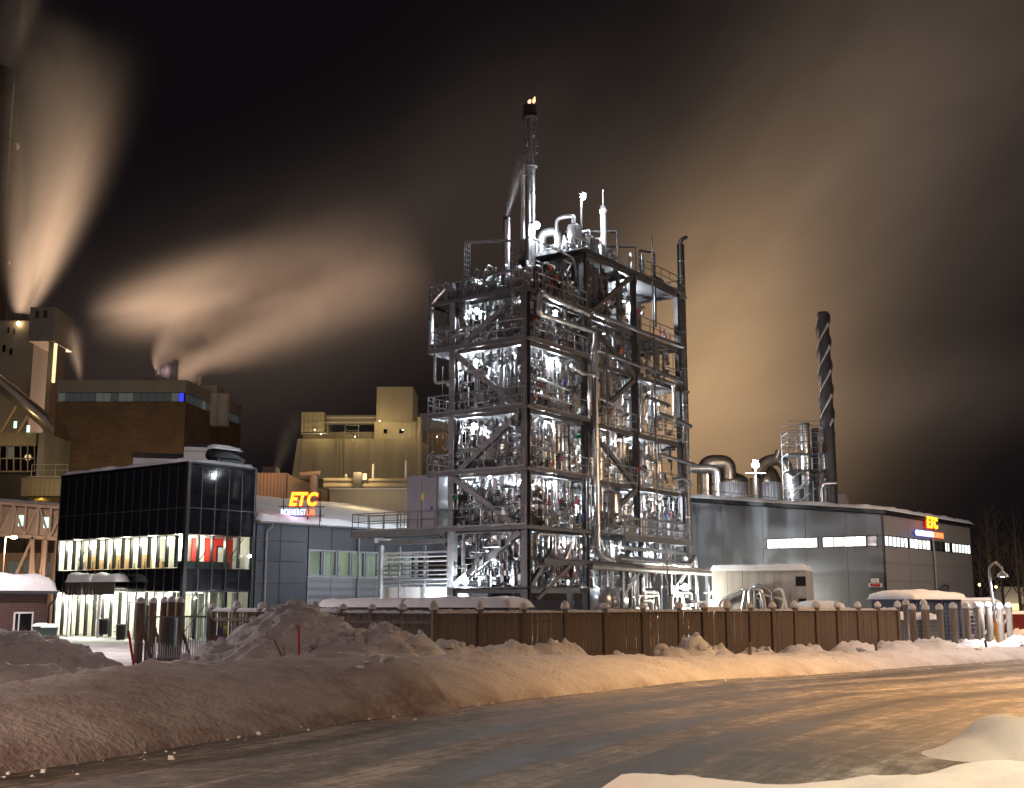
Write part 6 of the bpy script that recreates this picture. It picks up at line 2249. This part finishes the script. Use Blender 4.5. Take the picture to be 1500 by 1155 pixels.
# =================================================================== STEAM
def steam(name, label, base, direction, length, r0, r1, rp, arch, dens, streak, seed, fade=2.2, arch_dir=(0, 0, 1), n1=.16, ramp=0.0):
    """one drifting plume: a curved cone of real vapour, thin at its edges, lit mainly by added spots"""
    base = Vector(base)
    d = Vector(direction).normalized()
    ad = Vector(arch_dir)
    ad = (ad - d * ad.dot(d)).normalized()
    side = d.cross(ad)                       # local x = ad, y = side' , z = d
    M = Matrix((ad, d.cross(ad), d)).transposed().to_4x4()
    M.translation = base
    rad = lambda t: r0 + r1 * t ** rp
    ax = lambda t: arch * 4 * t * (1 - t)
    N = 26
    mb = MB()
    ts = np.linspace(0, 1, N)
    mb.tube([(ax(t), 0, t * length) for t in ts], [rad(t) * 1.03 for t in ts], 20)
    m = bpy.data.materials.new(name + '_vapour')
    m.use_nodes = True
    nt = m.node_tree
    nt.nodes.clear()
    def mth(op, a, b=None, clamp=False):
        n = nt.nodes.new('ShaderNodeMath')
        n.operation = op
        n.use_clamp = clamp
        for i, v in enumerate((a, b)):
            if v is None:
                continue
            if isinstance(v, (int, float)):
                n.inputs[i].default_value = v
            else:
                nt.links.new(v, n.inputs[i])
        return n.outputs[0]
    tc = nt.nodes.new('ShaderNodeTexCoord')
    sp = nt.nodes.new('ShaderNodeSeparateXYZ')
    nt.links.new(tc.outputs['Object'], sp.inputs[0])
    t = mth('MULTIPLY', sp.outputs[2], 1.0 / length, True)
    cx = mth('MULTIPLY', mth('MULTIPLY', t, mth('SUBTRACT', 1.0, t)), 4 * arch)
    x = mth('SUBTRACT', sp.outputs[0], cx)
    rr = mth('ADD', r0, mth('MULTIPLY', mth('POWER', t, rp), r1))
    cb = nt.nodes.new('ShaderNodeCombineXYZ')
    nt.links.new(mth('DIVIDE', x, rr), cb.inputs[0])
    nt.links.new(mth('DIVIDE', sp.outputs[1], rr), cb.inputs[1])
    nt.links.new(mth('MULTIPLY', t, streak), cb.inputs[2])
    nz = nt.nodes.new('ShaderNodeTexNoise')
    nz.noise_dimensions = '4D'
    nz.inputs['W'].default_value = seed
    nz.inputs['Scale'].default_value = 1.25
    nz.inputs['Detail'].default_value = 5
    nz.inputs['Roughness'].default_value = .5
    nz.inputs['Distortion'].default_value = 1.1
    nt.links.new(cb.outputs[0], nz.inputs['Vector'])
    rho = mth('SQRT', mth('ADD', mth('POWER', mth('DIVIDE', x, rr), 2), mth('POWER', mth('DIVIDE', sp.outputs[1], rr), 2)))
    edge = mth('SUBTRACT', 1.0, mth('MULTIPLY', rho, mth('ADD', .62, mth('MULTIPLY', nz.outputs['Fac'], .76))), True)
    edge = mth('MULTIPLY', mth('POWER', edge, 3.7), 6.4)
    nn = mth('ADD', mth('MULTIPLY', nz.outputs['Fac'], 3.2), -1.02, True)
    fd = mth('POWER', mth('SUBTRACT', 1.0, t, True), fade)
    if ramp:
        fd = mth('MULTIPLY', fd, mth('POWER', mth('MULTIPLY', t, ramp, True), 1.6))
    thin = mth('DIVIDE', 1.0, mth('ADD', 1.0, mth('MULTIPLY', rr, n1)))
    q = mth('MULTIPLY', mth('MULTIPLY', edge, nn), mth('MULTIPLY', fd, thin))
    q = mth('MULTIPLY', q, dens)
    v = nt.nodes.new('ShaderNodeVolumePrincipled')
    v.inputs['Color'].default_value = (.96, .95, .94, 1)
    v.inputs['Anisotropy'].default_value = .1
    nt.links.new(q, v.inputs['Density'])
    o_ = nt.nodes.new('ShaderNodeOutputMaterial')
    nt.links.new(v.outputs[0], o_.inputs['Volume'])
    ob = mb.build(name, m)
    ob.matrix_world = M
    ob['label'] = label
    return kind(ob, 'stuff')


b1 = at(31, 462, 176)
steam('steam_plume', 'broad steam plume rising from the concrete mill tower', b1, (.10, 0, 1), 50, 1.4, 18, .7, 1.0, .5, 1.2, 1.3, 1.2, (1, 0, 0))
b2 = at(229, 545, 164)
steam('steam_plume', 'wide steam cloud blowing right from the brick mill roof', b2, (.86, 0, .44), 44, .8, 19, .46, 2.4, .85, 1.8, 4.4, 1.9)
steam('steam_plume', 'faint wide haze of steam drifting low behind the wind-blown cloud over the brick mill', at(120, 470, 172), (1, 0, .14), 54, 7.0, 8, .6, 1.5, .42, 1.3, 6.1, 1.2, ramp=2.6)
b3 = Vector((tc_.location.x, 200, zt_ - .5))
steam('steam_plume', 'steam leaving the tall chimney at the left edge', b3, (.25, 0, 1), 26, 3.2, 6.0, .8, 0, .5, 1.5, 7.7, .9, (1, 0, 0))
steam('exhaust_steam', 'faint wisp of steam above the short exhaust stack', EXH + Vector((0, 0, .05)), (.32, 0, 1), 5.5, .16, .9, .9, .1, 1.3, 1.5, 2.7, 2.0, (-1, 0, 0), .6)
b4 = at(118, 557, 168)
steam('steam_wisp', 'thin wisp of steam over the brick mill fascia', b4, (-.25, 0, 1), 9, .5, 3, .8, 0, .16, 1.4, 9.7, 1.3, (1, 0, 0))
b5 = at(402, 695, 118)
steam('steam_wisp', 'low amber wisp of steam left of the beige mill block', b5, (.35, 0, 1), 7, .5, 2.2, .8, 0, .22, 1.4, 3.9, 1.2, (1, 0, 0))
# unseen spots added behind the mill, aimed up to light the vapour
for (px, py, Y, z, tx, ty, tY, pw, c, cone) in ((215, 640, 222, 33, 285, 455, 164, 420000, (1, .62, .40), 88), (20, 640, 232, 22, 45, 240, 178, 330000, (1, .70, .44), 64), (-60, 300, 240, 40, 10, 20, 200, 60000, (1, .68, .50), 50)):
    q_ = at(px, py, Y)
    spot((q_.x, Y, z), at(tx, ty, tY), pw, c, cone, .5, .5)

# =================================================================== FENCES
capme = MB().lathe((0, 0, 0), [(.13, -.02), (.17, .05), (.14, .17), (.06, .25), (.01, .27)], 12).mesh('snow_cap', M_SNOW, True)
fpost = MB().box(-.07, .07, -.07, .07, 0, 2.05).mesh('post', M_WOOD)
boards = [MB().box(-.052, .052, -.011, .011, 0, 1.88).mesh('board', M_WOOD), MB().box(-.049, .05, -.011, .011, 0, 1.865).mesh('board', M_WOOD), MB().box(-.051, .05, -.011, .011, 0, 1.89).mesh('board', M_WOOD)]
dboards = [MB().box(-.05, .05, -.011, .011, 0, 1.86).mesh('board', M_WOODPOST)]


def fence(name, label, p, q, nspan, set_, step=.115, endpost=True):
    p, q = Vector((p[0], p[1], 0)), Vector((q[0], q[1], 0))
    L = (q - p).length
    t = thing(name, label, 'fence', p, math.atan2(q.y - p.y, q.x - p.x))
    g = random.Random(int(L * 100))
    n = int(L / step)
    for k in range(n):
        b = piece('board', g.choice(set_), t, ((k + .5) * L / n + g.uniform(-.004, .004), g.uniform(-.006, .006), .03 + g.uniform(-.012, .012)))
        b.rotation_euler = (g.uniform(-.008, .008), g.uniform(-.006, .006), g.uniform(-.04, .04))
    for z in (.5, 1.6):
        MB().box(0, L, .014, .06, z - .05, z + .05).build('rail', M_WOOD, t)
    for k in range(nspan + (1 if endpost else 0)):
        x = k * L / nspan
        b = piece('post', fpost, t, (x, -.03, 0))
        piece('snow_cap', capme, b, (0, 0, 2.05), (g.uniform(.8, 1.12), g.uniform(.8, 1.12), g.uniform(.6, 1.2)), rotz=g.uniform(0, 6))
    for k in range(nspan):
        a, b = k * L / nspan + .09, (k + 1) * L / nspan - .09
        s = MB()
        hs_ = g.choice([.04, .07, .09, .12])
        N = 12
        rows = []
        for i in range(N + 1):
            u = i / N
            x = a + (b - a) * u
            e = min(1, min(u, 1 - u) / .12)
            h = (hs_ + .05 * g.random()) * (1 - (1 - e) ** 2) ** .5 + .02
            w = .1 + .02 * g.random()
            rows.append([(x, -w, 1.9), (x, -w * 1.1, 1.9 + h * .55), (x, -w * .4, 1.9 + h), (x, w * .5, 1.9 + h * .95), (x, w * 1.1, 1.9 + h * .5), (x, w, 1.9)])
        s.v = [v for r in rows for v in r]
        for i in range(N):
            for j in range(6):
                s.f.append((i * 6 + j, (i + 1) * 6 + j, (i + 1) * 6 + (j + 1) % 6, i * 6 + (j + 1) % 6))
        s.f.append(tuple(range(6)))
        s.f.append(tuple(N * 6 + j for j in reversed(range(6))))
        s.build('snow_ridge', M_SNOW, t, True)
    return t


FC = at(635, 890, 40)
FR = at(994, 890, 46)
FE = at(1314, 890, 51.5)
FL = at(311, 890, 46.5)
fence('board_fence', 'brown vertical board fence with snow-capped posts below the process tower', FC, FR, 6, boards, .118, False)
fence('board_fence', 'paler stretch of board fence running on to the right-hand gate posts', FR, FE, 10, boards, .112)
lf = fence('slatted_fence', 'grey frosted fence stretch left of the snow heap, beside the gate', FC, FL, 8, dboards, .16)
for (z, c, dx) in ((1.05, (.35, .27, .06), 10.2), (1.0, (.06, .08, .2), 10.5), (.7, (.25, .06, .05), 10.6)):
    blk('warning_sign', mat('sign_%d' % int(c[0] * 100), c, .5), lf, dx, dx + .22, .02, .05, z, z + .3)

# gate at the entrance
ga, gb_ = at(213, 950, 46.0), at(306, 950, 46.5)
gt = thing('sliding_gate', 'galvanised bar gate at the office entrance with frosted bars', 'gate', (ga.x, 46.0, 0), math.atan2(.5, gb_.x - ga.x))
Lg = gb_.x - ga.x
z0_, z1_ = .1, at(260, 904, 46).z
MB().bar((0, 0, z0_), (Lg, 0, z0_), .07).bar((0, 0, z1_), (Lg, 0, z1_), .07).bar((0, 0, z0_ - .1), (0, 0, z1_ + .45), .09).bar((Lg, 0, z0_), (Lg, 0, z1_), .07).build('frame', M_STEEL, gt)
barm = MB().tube([(0, 0, 0), (0, 0, z1_ - z0_)], .014, 6).mesh('bar', M_RAIL, True)
frost = MB().tube([(0, 0, 0), (0, 0, .55)], [.03, .022], 6).mesh('frosted_bar_end', M_SNOW, True)
for k in range(27):
    b = piece('bar', barm, gt, ((k + .5) * Lg / 27, 0, z0_))
    piece('frosted_bar_end', frost, b, (0, 0, 0.02), (1, 1, .6 + .5 * random.random()))
gp = thing('gate_posts', 'group of tall round timber posts with struts standing by the gate', 'gate posts', (ga.x, 46.5, 0))
for (px, pt, Y) in ((206, 884, 45.5), (224, 884, 47.5), (241, 883, 47), (251, 882, 46.8), (263, 883, 48)):
    p = at(px, pt, Y)
    b = MB().tube([(p.x - ga.x, Y - 46.5, 0), (p.x - ga.x, Y - 46.5, p.z)], .17, 12).build('post', M_WOODPOST, gp, True)
    c = piece('snow_cap', capme, b, (p.x - ga.x, Y - 46.5, p.z), (1.15, 1.15, .9))
    MB().bar((p.x - ga.x + .1, Y - 46.5, p.z - .9), (p.x - ga.x + .55, Y - 46.6, .1), .09).build('strut', M_WOODPOST, b)
pr = at(251, 903, 46.4)
MB().box(pr.x - ga.x - .2, pr.x - ga.x + .2, -.3, .1, 0.2, pr.z).build('gate_motor', M_DARKST, gp)

# right-hand fence posts with mesh
rp = thing('mesh_fence', 'timber posts with snow caps and thin wire mesh right of the board fence', 'fence', (FE.x, 52, 0))
pl_ = [(1336, 893, 53), (1356, 893, 53.5), (1376, 893, 54), (1396, 891, 54.5), (1415, 891, 55), (1430, 890, 56), (1436, 890, 58), (1448, 890, 57), (1464, 891, 58), (1477, 890, 58.5), (1327, 886, 58), (1353, 886, 60)]
for k, (px, pt, Y) in enumerate(pl_):
    p = at(px, pt, Y)
    b = MB().tube([(p.x - FE.x, Y - 52, 0), (p.x - FE.x, Y - 52, p.z)], .15, 12).build('post', M_WOOD, rp, True)
    piece('snow_cap', capme, b, (p.x - FE.x, Y - 52, p.z), (1.1, 1.1, 1.0))
    if k in (8, 9):
        MB().bar((p.x - FE.x, Y - 52, p.z - .5), (p.x - FE.x - 1.4, Y - 52.2, .3), .12).build('strut', M_WOODPOST, b)
w_ = MB()
pts = [at(px, 890, Y) for px, pt, Y in pl_[:6]]
for a, b in zip(pts[:-1], pts[1:]):
    for k in range(9):
        z = .3 + k * .19
        w_.tube([(a.x - FE.x, a.y - 52, z), (b.x - FE.x, b.y - 52, z)], .006, 4)
    for k in range(8):
        c = a.lerp(b, k / 8)
        w_.tube([(c.x - FE.x, c.y - 52, .2), (c.x - FE.x, c.y - 52, 1.85)], .006, 4)
w_.build('wire_mesh', M_STEEL, rp)

# snow-covered container behind the fence
a, b = at(468, 884, 54), at(745, 884, 50)
ct = thing('storage_container', 'long low container wearing a thick loaf of snow behind the fence', 'container', (a.x, 54, 0), math.atan2(-4, b.x - a.x))
Lc_ = math.hypot(b.x - a.x, 4)
MB().box(0, Lc_, 0, 2.4, 0, 2.02).build('body', M_MDARK, ct)
snow_slab(-.1, Lc_ * .48, -.1, 2.5, 2.02, .36, 'snow_cover', ct, .2, .6, .25, 3)
snow_slab(Lc_ * .44, Lc_ + .1, -.1, 2.5, 2.02, .4, 'snow_cover', ct, .2, .7, .25, 9)
p = at(1212, 882, 70)
ct = thing('snow_covered_skip', 'small snow-topped skip against the hall wall', 'container', (p.x, 70, 0), .2)
MB().box(-1.1, 1.1, 0, 2, 0, 1.8).build('body', M_MDARK, ct)
snow_slab(-1.2, 1.2, -.1, 2.1, 1.8, .42, 'snow_cover', ct, .15, .6)
# blue container
a, b = at(1357, 893, 64), at(1418, 893, 67)
bc = thing('blue_container', 'dark blue container with a sagging snow roof in front of the hall', 'container', (a.x - .8, 64, 0), math.atan2(3, b.x - a.x))
Lb = math.hypot(b.x - a.x, 3) + .9
M_NAVY = mat('navy_paint', (.02, .03, .085), .45, 0, .3, 1)
MB().box(0, Lb, 0, 2.4, .1, 2.35).build('body', M_NAVY, bc)
for k in range(16):
    blk('rib', M_NAVY, bc, k * Lb / 16 + .03, k * Lb / 16 + .11, -.03, -.002, .2, 2.25)
snow_slab(-.2, Lb + .2, -.3, 2.6, 2.36, .42, 'snow_cover', bc, .15, .9, .5, 7)
a = at(1335, 906, 60)
bx = thing('dark_bin_store', 'dark low bin store with a rounded snow top left of the blue container', 'bin store', (a.x, 60, 0), .35)
MB().box(-1.6, 1.6, 0, 1.8, 0, 1.35).build('body', M_MDARK, bx)
snow_slab(-1.7, 1.7, -.1, 1.9, 1.35, .35, 'snow_cover', bx, .15, .6, .2, 4)

# lab bins and left brick shed
def wheelie(label, px, py, Y):
    p = at(px, py, Y)
    t = thing('waste_bin', label, 'bin', (p.x, Y, 0), .3, 'waste bins by the shed')
    MB().hexa([(-.28, -.3, .1), (.28, -.3, .1), (.28, .3, .1), (-.28, .3, .1), (-.34, -.36, 1.0), (.34, -.36, 1.0), (.34, .36, 1.0), (-.34, .36, 1.0)]).build('body', M_DGREEN, t)
    MB().box(-.37, .37, -.4, .4, 1.0, 1.07).build('lid', M_DGREEN, t)
    for x in (-.25, .25):
        MB().tube([(x - .04, .32, .12), (x + .04, .32, .12)], .12, 10).build('wheel', M_DARKST, t, True)
    snow_slab(-.38, .38, -.4, .4, 1.07, .16, 'snow_cover', t, .08, .25)


M_DGREEN = mat('dark_green_plastic', (.012, .03, .022), .45)
wheelie('dark green waste bin with snow on its lid, left of the pair by the shed', 60, 918, 58)
wheelie('dark green waste bin with snow on its lid, right of the pair by the shed', 73, 922, 56)
for (px, py, Y, lab) in ((152, 918, 68.5, 'small dark bin hanging on the canopy post'), (177, 926, 68, 'small black waste bin standing beside the entrance door')):
    p = at(px, py, Y)
    hb = thing('litter_bin', lab, 'bin', (p.x, Y, max(0, p.z - .45)), 0)
    MB().lathe((0, 0, 0), [(.24, 0), (.28, .8)], 14).build('body', M_BLACKFR, hb, True)
    MB().lathe((0, 0, .8), [(.3, 0), (.3, .06), (.2, .1)], 14).build('rim', M_DARKST, hb, True)

a, b = at(-40, 865, 56), at(70, 865, 60)
bs = thing('brick_shed', 'dark brick shed with a rounded snow roof at the left edge', 'shed', (b.x, 60, 0), math.atan2(4, b.x - a.x))
Ls = math.hypot(b.x - a.x, 4)
zr = at(60, 866, 59.5).z
wl_ = MB().box(-Ls - 4, 0, 0, 5, 0, zr - .15).build('wall', M_BRKD if False else brick_mat('shed_brick', (.07, .022, .018), (.04, .014, .012)), bs)
MB().box(-Ls - 4.4, .35, -.35, 5.3, zr - .15, zr).build('roof', M_BLACKFR, bs)
snow_slab(-Ls - 4.4, .4, -.4, 5.3, zr, .85, 'snow_cover', bs, .2, .9, .2, 5)
wf = MB().box(-2.0, -1.92, -.04, .02, .7, 1.75).box(-.9, -.82, -.04, .02, .7, 1.75).box(-2.0, -.82, -.04, .02, 1.67, 1.75).box(-2.0, -.82, -.04, .02, .7, .78).box(-1.72, -1.66, -.04, .02, .78, 1.67).build('window_frame', M_WHITEP, bs)
blk('pane', M_BLACKGL, wf, -1.92, -.9, -.02, -.005, .78, 1.67)
MB().tube(round_path([(.25, -.35, zr - .1), (.25, -.35, zr - .4), (.05, -.1, zr - .7), (.05, -.1, 0)], .12), .05, 8).build('downpipe', M_BLACKFR, bs, True)

# snow poles
for (p0, p1, r, m, lab) in ((at(198, 988, 31), at(188, 924, 31), .035, M_RED, 'red snow marker pole leaning left near the driveway'),
                            (at(201, 998, 29.5), at(203, 942, 29.5), .028, M_DARKST, 'thin dark marker pole beside the leaning red one'),
                            (at(438, 958, 31.5), at(438, 916, 31.5), .03, M_RED, 'upright red marker pole standing in the big snow heap'),
                            (at(412, 960, 31.8), at(402, 938, 31.8), .022, M_WOOD, 'short leaning stick left of the upright red pole'),
                            (at(957, 962, 38), at(957, 928, 38), .035, M_WOOD, 'grey wooden stake in the snow below the fence'),
                            (at(1099, 975, 40), at(1098, 940, 40), .06, M_WOODPOST, 'short thick stake in the snow right of the crest'),
                            (at(1285, 965, 44.5), at(1283, 944, 44.5), .05, M_WOODPOST, 'stubby post near the white ploughed lumps'),
                            (at(1446, 955, 50), at(1443, 938, 50), .05, M_DARKST, 'small dark stub left of the bent street lamp')):
    v = p1 - p0
    p0 = p0 - v * .5
    o = MB().tube([Vector((0, 0, 0)), p1 - p0], r, 8).build('marker_pole', m, None, True, loc=p0)
    tag(o, lab, 'marker pole')

# =================================================================== STREET LAMPS
def street_lamp(label, base, H, arm, m_lens, col, power, bent=True):
    t = thing('street_lamp', label, 'street lamp', base)
    L = m_post_
    MB().tube([(0, 0, -.3), (-.05, 0, H * .32)], .075, 10).build('lower_post', M_OPOST, t, True)
    MB().tube(round_path([(-.05, 0, H * .32), (-.18, 0, H * .9), (-.18, 0, H), (-.18 + arm * .5, 0, H + .28), (-.18 + arm, 0, H), (-.18 + arm, 0, H - .16)], arm * .35, 6), .055, 10).build('post', L, t, True)
    hd = MB().lathe((-.18 + arm, 0, H - .42), [(.26, 0), (.22, .12), (.1, .22), (.05, .28)], 16, False).build('lamp_head', L, t, True)
    MB().lathe((-.18 + arm, 0, H - .4), [(.02, -.03), (.2, 0), (.02, .03)], 14).build('lamp_lens', m_lens, hd, True)
    spot((base[0] - .18 + arm, base[1], base[2] + H - .48), (base[0] - .18 + arm, base[1], 0), power, col, 150, .5, .1)
    return t


m_post_ = mat('lamp_post_steel', (.45, .45, .47), .45, .4)
M_OPOST = mat('orange_banded_post', (.55, .24, .04), .5)
pz = at(1462, 945, 56)
street_lamp('bent street lamp with an orange-wrapped foot at the right edge', (pz.x, 56, max(.2, pz.z)), at(1458, 832, 56).z - max(.2, pz.z), .62, M_LAMPW, (.80, .90, 1.0), 1900)


def unseen_lamp(label, base, H, reach, power, col, lens, cone=150):
    cone_ = cone
    t = thing('unseen_lamp', label, 'street lamp', base)
    d = Vector(reach)
    MB().tube(round_path([(0, 0, 0), (0, 0, H - .4), d * .4 + Vector((0, 0, H)), d + Vector((0, 0, H + .1))], .8, 5), .07, 10).build('post', m_post_, t, True)
    q = d + Vector((0, 0, H + .05))
    MB().bar(q - d.normalized() * .1, q + d.normalized() * .6, .22, .12).build('lamp_head', m_post_, t)
    c = q + d.normalized() * .25
    MB().box(c.x - .2, c.x + .2, c.y - .1, c.y + .1, c.z - .1, c.z - .07).build('lamp_lens', lens, t)
    if cone > 170:
        point(Vector(base) + c + Vector((0, 0, -.2)), power, col, .14)
        return t
    spot(Vector(base) + c + Vector((0, 0, -.18)), Vector(base) + Vector((c.x, c.y, 0)) + d * 1.0, power, col, cone, .12 if cone > 170 else .6, .14)


# sodium road lamps just outside the picture, plus lamps added as fill
unseen_lamp('sodium road lamp on the near verge, right of the view', (13, 8, 0), 9.5, (-.8, .4, 0), 12000, (1, .82, .55), M_LAMPS, 122)
unseen_lamp('second sodium road lamp farther along the near verge, outside the right edge', (16, 29, 0), 10.5, (-1.5, .2, 0), 12500, SODIUM, M_LAMPS, 112)
unseen_lamp('peach road lamp on the near verge, left of and behind the camera', (-14, -3, 0), 9.5, (.3, 1.4, 0), 30000, (1, .66, .46), M_LAMPS, 150)
unseen_lamp('further sodium road lamp past the bend, outside the right edge', (23, 37, 0), 11.5, (-1.5, .5, 0), 7000, SODIUM, M_LAMPS, 148)
unseen_lamp('tall added sodium fill lamp beside the hall, outside the right edge', (30.5, 62, 0), 13, (-1.2, -.6, 0), 8000, (1, .62, .34), M_LAMPS, 171)  # added, unseen: lights the big snow heap from the plant side
unseen_lamp('added cool white fill lamp at the bend, outside the right edge', (25.5, 42, 0), 9.5, (-1.5, 0, 0), 2600, (.70, .82, 1.0), M_LAMPW, 120)  # added, unseen: gives the right of the road its cool light
unseen_lamp('added pinkish fill lamp by the office drive outside the left edge', (-25, 50, 0), 8, (1.4, .3, 0), 7500, (1, .82, .80), M_LAMPW, 174)  # added, unseen: lights the canopy, gate posts and entrance snow
unseen_lamp('added white fill lamp beyond the right edge of the view', (43, 70, 0), 8, (-1.4, -.2, 0), 7000, (1.0, .92, .86), M_LAMPW, 172)  # added, unseen: brightens the beige side of the hall

# =================================================================== TREES, FAR LIGHTS, VEHICLES AT RIGHT
M_BARK = mat('bark', (.055, .042, .034), .9, 0, .3, 3)


def bare_tree(label, px, ptop, Y, seed, spread=.5):
    g = random.Random(seed)
    top = at(px, ptop, Y)
    base = Vector((top.x, Y, 0))
    H = top.z
    t = thing('bare_tree', label, 'tree', base, 0, 'bare trees beyond the hall')
    tr, tw = MB(), MB()
    lean = Vector((g.uniform(-.05, .05), 0, 0))
    pts = [Vector((lean.x * H * k / 6 + g.uniform(-.06, .06), g.uniform(-.06, .06), H * k / 6)) for k in range(7)]
    tr.tube(pts, [H * .014 * (1 - k / 7) + .02 for k in range(7)], 7)
    def branch(p, d, L, r, depth):
        q = p + d * L * .5 + Vector((g.uniform(-.1, .1), g.uniform(-.1, .1), .05)) * L
        e = q + (d + Vector((0, 0, .25))).normalized() * L * .5
        tw.tube([p, q, e], [r, r * .7, r * .3], 4, False)
        if depth == 0:
            return
        for k in range(g.choice([3, 4])):
            u = g.uniform(.3, 1)
            s = p.lerp(q, u * 2) if u < .5 else q.lerp(e, u * 2 - 1)
            nd = (d + Vector((g.gauss(0, .5), g.gauss(0, .5), g.gauss(.15, .35)))).normalized()
            branch(s, nd, L * g.uniform(.4, .65), r * .55, depth - 1)
    for k in range(20):
        u = .2 + .78 * k / 20
        i = min(5, int(u * 6))
        p = pts[i].lerp(pts[i + 1], u * 6 - i)
        a = k * 2.4 + g.uniform(-.4, .4)
        d = Vector((math.cos(a) * spread, math.sin(a) * spread, .75)).normalized()
        branch(p, d, H * .3 * (1.1 - u * .75), H * .0045 * (1.2 - u), 2)
    tr.build('trunk', M_BARK, t, True)
    tw.build('crown', M_BARK, t, True)
    return t


for k, (px, pt, Y, lab) in enumerate(((1356, 742, 150, 'bare tree rising over the hall roof, right of the ETC sign'), (1338, 752, 155, 'smaller bare tree over the hall roof just left of the other'), (1442, 745, 118, 'tall bare tree directly right of the hall corner'),
                                      (1462, 752, 125, 'wide bare tree behind the bent street lamp'), (1485, 748, 120, 'bare tree close to the right edge'), (1497, 800, 108, 'pale-stemmed young tree at the right edge'), (1430, 800, 112, 'low bushy tree beside the hall corner, lit amber'), (1520, 760, 130, 'bare tree cut by the right edge'))):
    bare_tree(lab, px, pt, Y, 40 + k)

M_FARL = emitter('far_lamp', (1.0, .62, .22), 14)
for k, (px, py, Y, lab) in enumerate(((1435, 857, 210, 'leftmost small amber lamp beyond the trees, next to the hall corner'), (1459, 860, 220, 'brightest amber lamp beyond the trees, just left of the lamp post head line'), (1470, 868, 230, 'amber lamp to the upper right of the lamp pole among far houses'), (1468, 873, 235, 'lowest amber lamp of the far cluster'), (1484, 866, 240, 'rightmost amber lamp over the snowy roof'))):
    p = at(px, py, Y)
    t = thing('far_lamp', lab, 'street lamp', (p.x, Y, 0))
    MB().tube([(0, 0, 0), (0, 0, p.z)], .08, 6).build('pole', M_DARKST, t)
    MB().lathe((0, 0, p.z), [(.05, -.25), (.28, 0), (.05, .25)], 10).build('lamp_lens', M_FARL, t, True)
for (px, py, Y, pw) in ((1437, 850, 106, 260), (1480, 858, 116, 300), (1459, 866, 200, 900)):
    p = at(px, py, Y)
    point(p, pw, AMBER, .3)
p0, p1 = at(1472, 880, 140), at(1500, 872, 140)
hs = thing('far_house', 'snow-roofed house glowing amber behind the trees at the right edge', 'house', (p0.x, 140, 0))
wd = p1.x - p0.x + 4
MB().box(0, wd, 0, 6, 0, p1.z - 1.0).build('wall', M_BEIGE2, hs)
MB().hexa([(-.4, -.5, p1.z - 1.0), (wd, -.5, p1.z - 1.0), (wd, 6.5, p1.z - 1), (-.4, 6.5, p1.z - 1), (.8, 2.8, p1.z + 1), (wd, 2.8, p1.z + 1), (wd, 3.2, p1.z + 1), (.8, 3.2, p1.z + 1)]).build('roof', M_SNOW, hs)
blk('window', M_WLIT, hs, .8, 1.6, -.05, -.01, 1.0, 1.9)
point((1, -3, p1.z + 1.2), 240, AMBER, .2, hs)


def van(name, label, cat, px, py, Y, L, H, m, rot, glassy=True):
    p = at(px, py, Y)
    t = thing(name, label, cat, (p.x, Y, 0), rot)
    W_ = 1.9
    prof = [(-L / 2, .45), (-L / 2, H * .95), (-L / 2 + .2, H), (L * .22, H), (L * .36, H * .62), (L * .48, H * .55), (L / 2, H * .45), (L / 2, .45)]
    mb = MB()
    n = len(prof)
    mb.v = [(x, -W_ / 2, z) for x, z in prof] + [(x, W_ / 2, z) for x, z in prof]
    mb.f = [tuple(range(n)), tuple(n + i for i in reversed(range(n)))] + [(i, n + i, n + (i + 1) % n, (i + 1) % n) for i in range(n)]
    mb.build('body', m, t)
    MB().quad([(L * .02, -W_ / 2 - .01, H * .62), (L * .31, -W_ / 2 - .01, H * .62), (L * .21, -W_ / 2 - .01, H * .92), (L * .02, -W_ / 2 - .01, H * .92)]).build('side_window', M_BLACKGL, t)
    MB().quad([(L * .225, -W_ / 2 + .1, H * .97), (L * .225, W_ / 2 - .1, H * .97), (L * .362, W_ / 2 - .1, H * .64), (L * .362, -W_ / 2 + .1, H * .64)]).build('windscreen', M_BLACKGL, t)
    for x in (-L * .3, L * .32):
        for y in (-W_ / 2 - .02, W_ / 2 - .18):
            w = MB().tube([(x, y, .36), (x, y + .2, .36)], .36, 18).build('wheel', M_BLACKFR, t, True)
            MB().tube([(x, y - .01, .36), (x, y + .02, .36)], .2, 12).build('rim', M_STEEL, w, True)
    for y in (-.7, .55):
        blk('headlight', M_WHITEP, t, L / 2 - .02, L / 2 + .02, y, y + .25, .6, .78)
    snow_slab(-L / 2 + .1, L * .22, -.85, .85, H, .14, 'snow_cover', t, .15, .3)
    return t


van('parked_van', 'dim pale van parked behind the timber posts at the right', 'van', 1428, 890, 74, 5.2, 2.3, M_PALE, .5)
van('parked_car', 'dark red vehicle parked at the right edge beyond the posts', 'car', 1490, 900, 66, 4.6, 1.55, mat('dark_red_car', (.16, .02, .014), .3), .2)
a = at(1425, 898, 69)
cb_ = thing('grey_utility_box', 'pale lit box standing between the posts and the hall corner', 'utility box', (a.x, 69, 0), .3)
MB().box(-.45, .45, 0, .6, 0, 1.75).build('body', M_PALE, cb_)
MB().box(-.5, .5, -.06, .66, 1.75, 1.82).build('lid', M_DARKST, cb_)
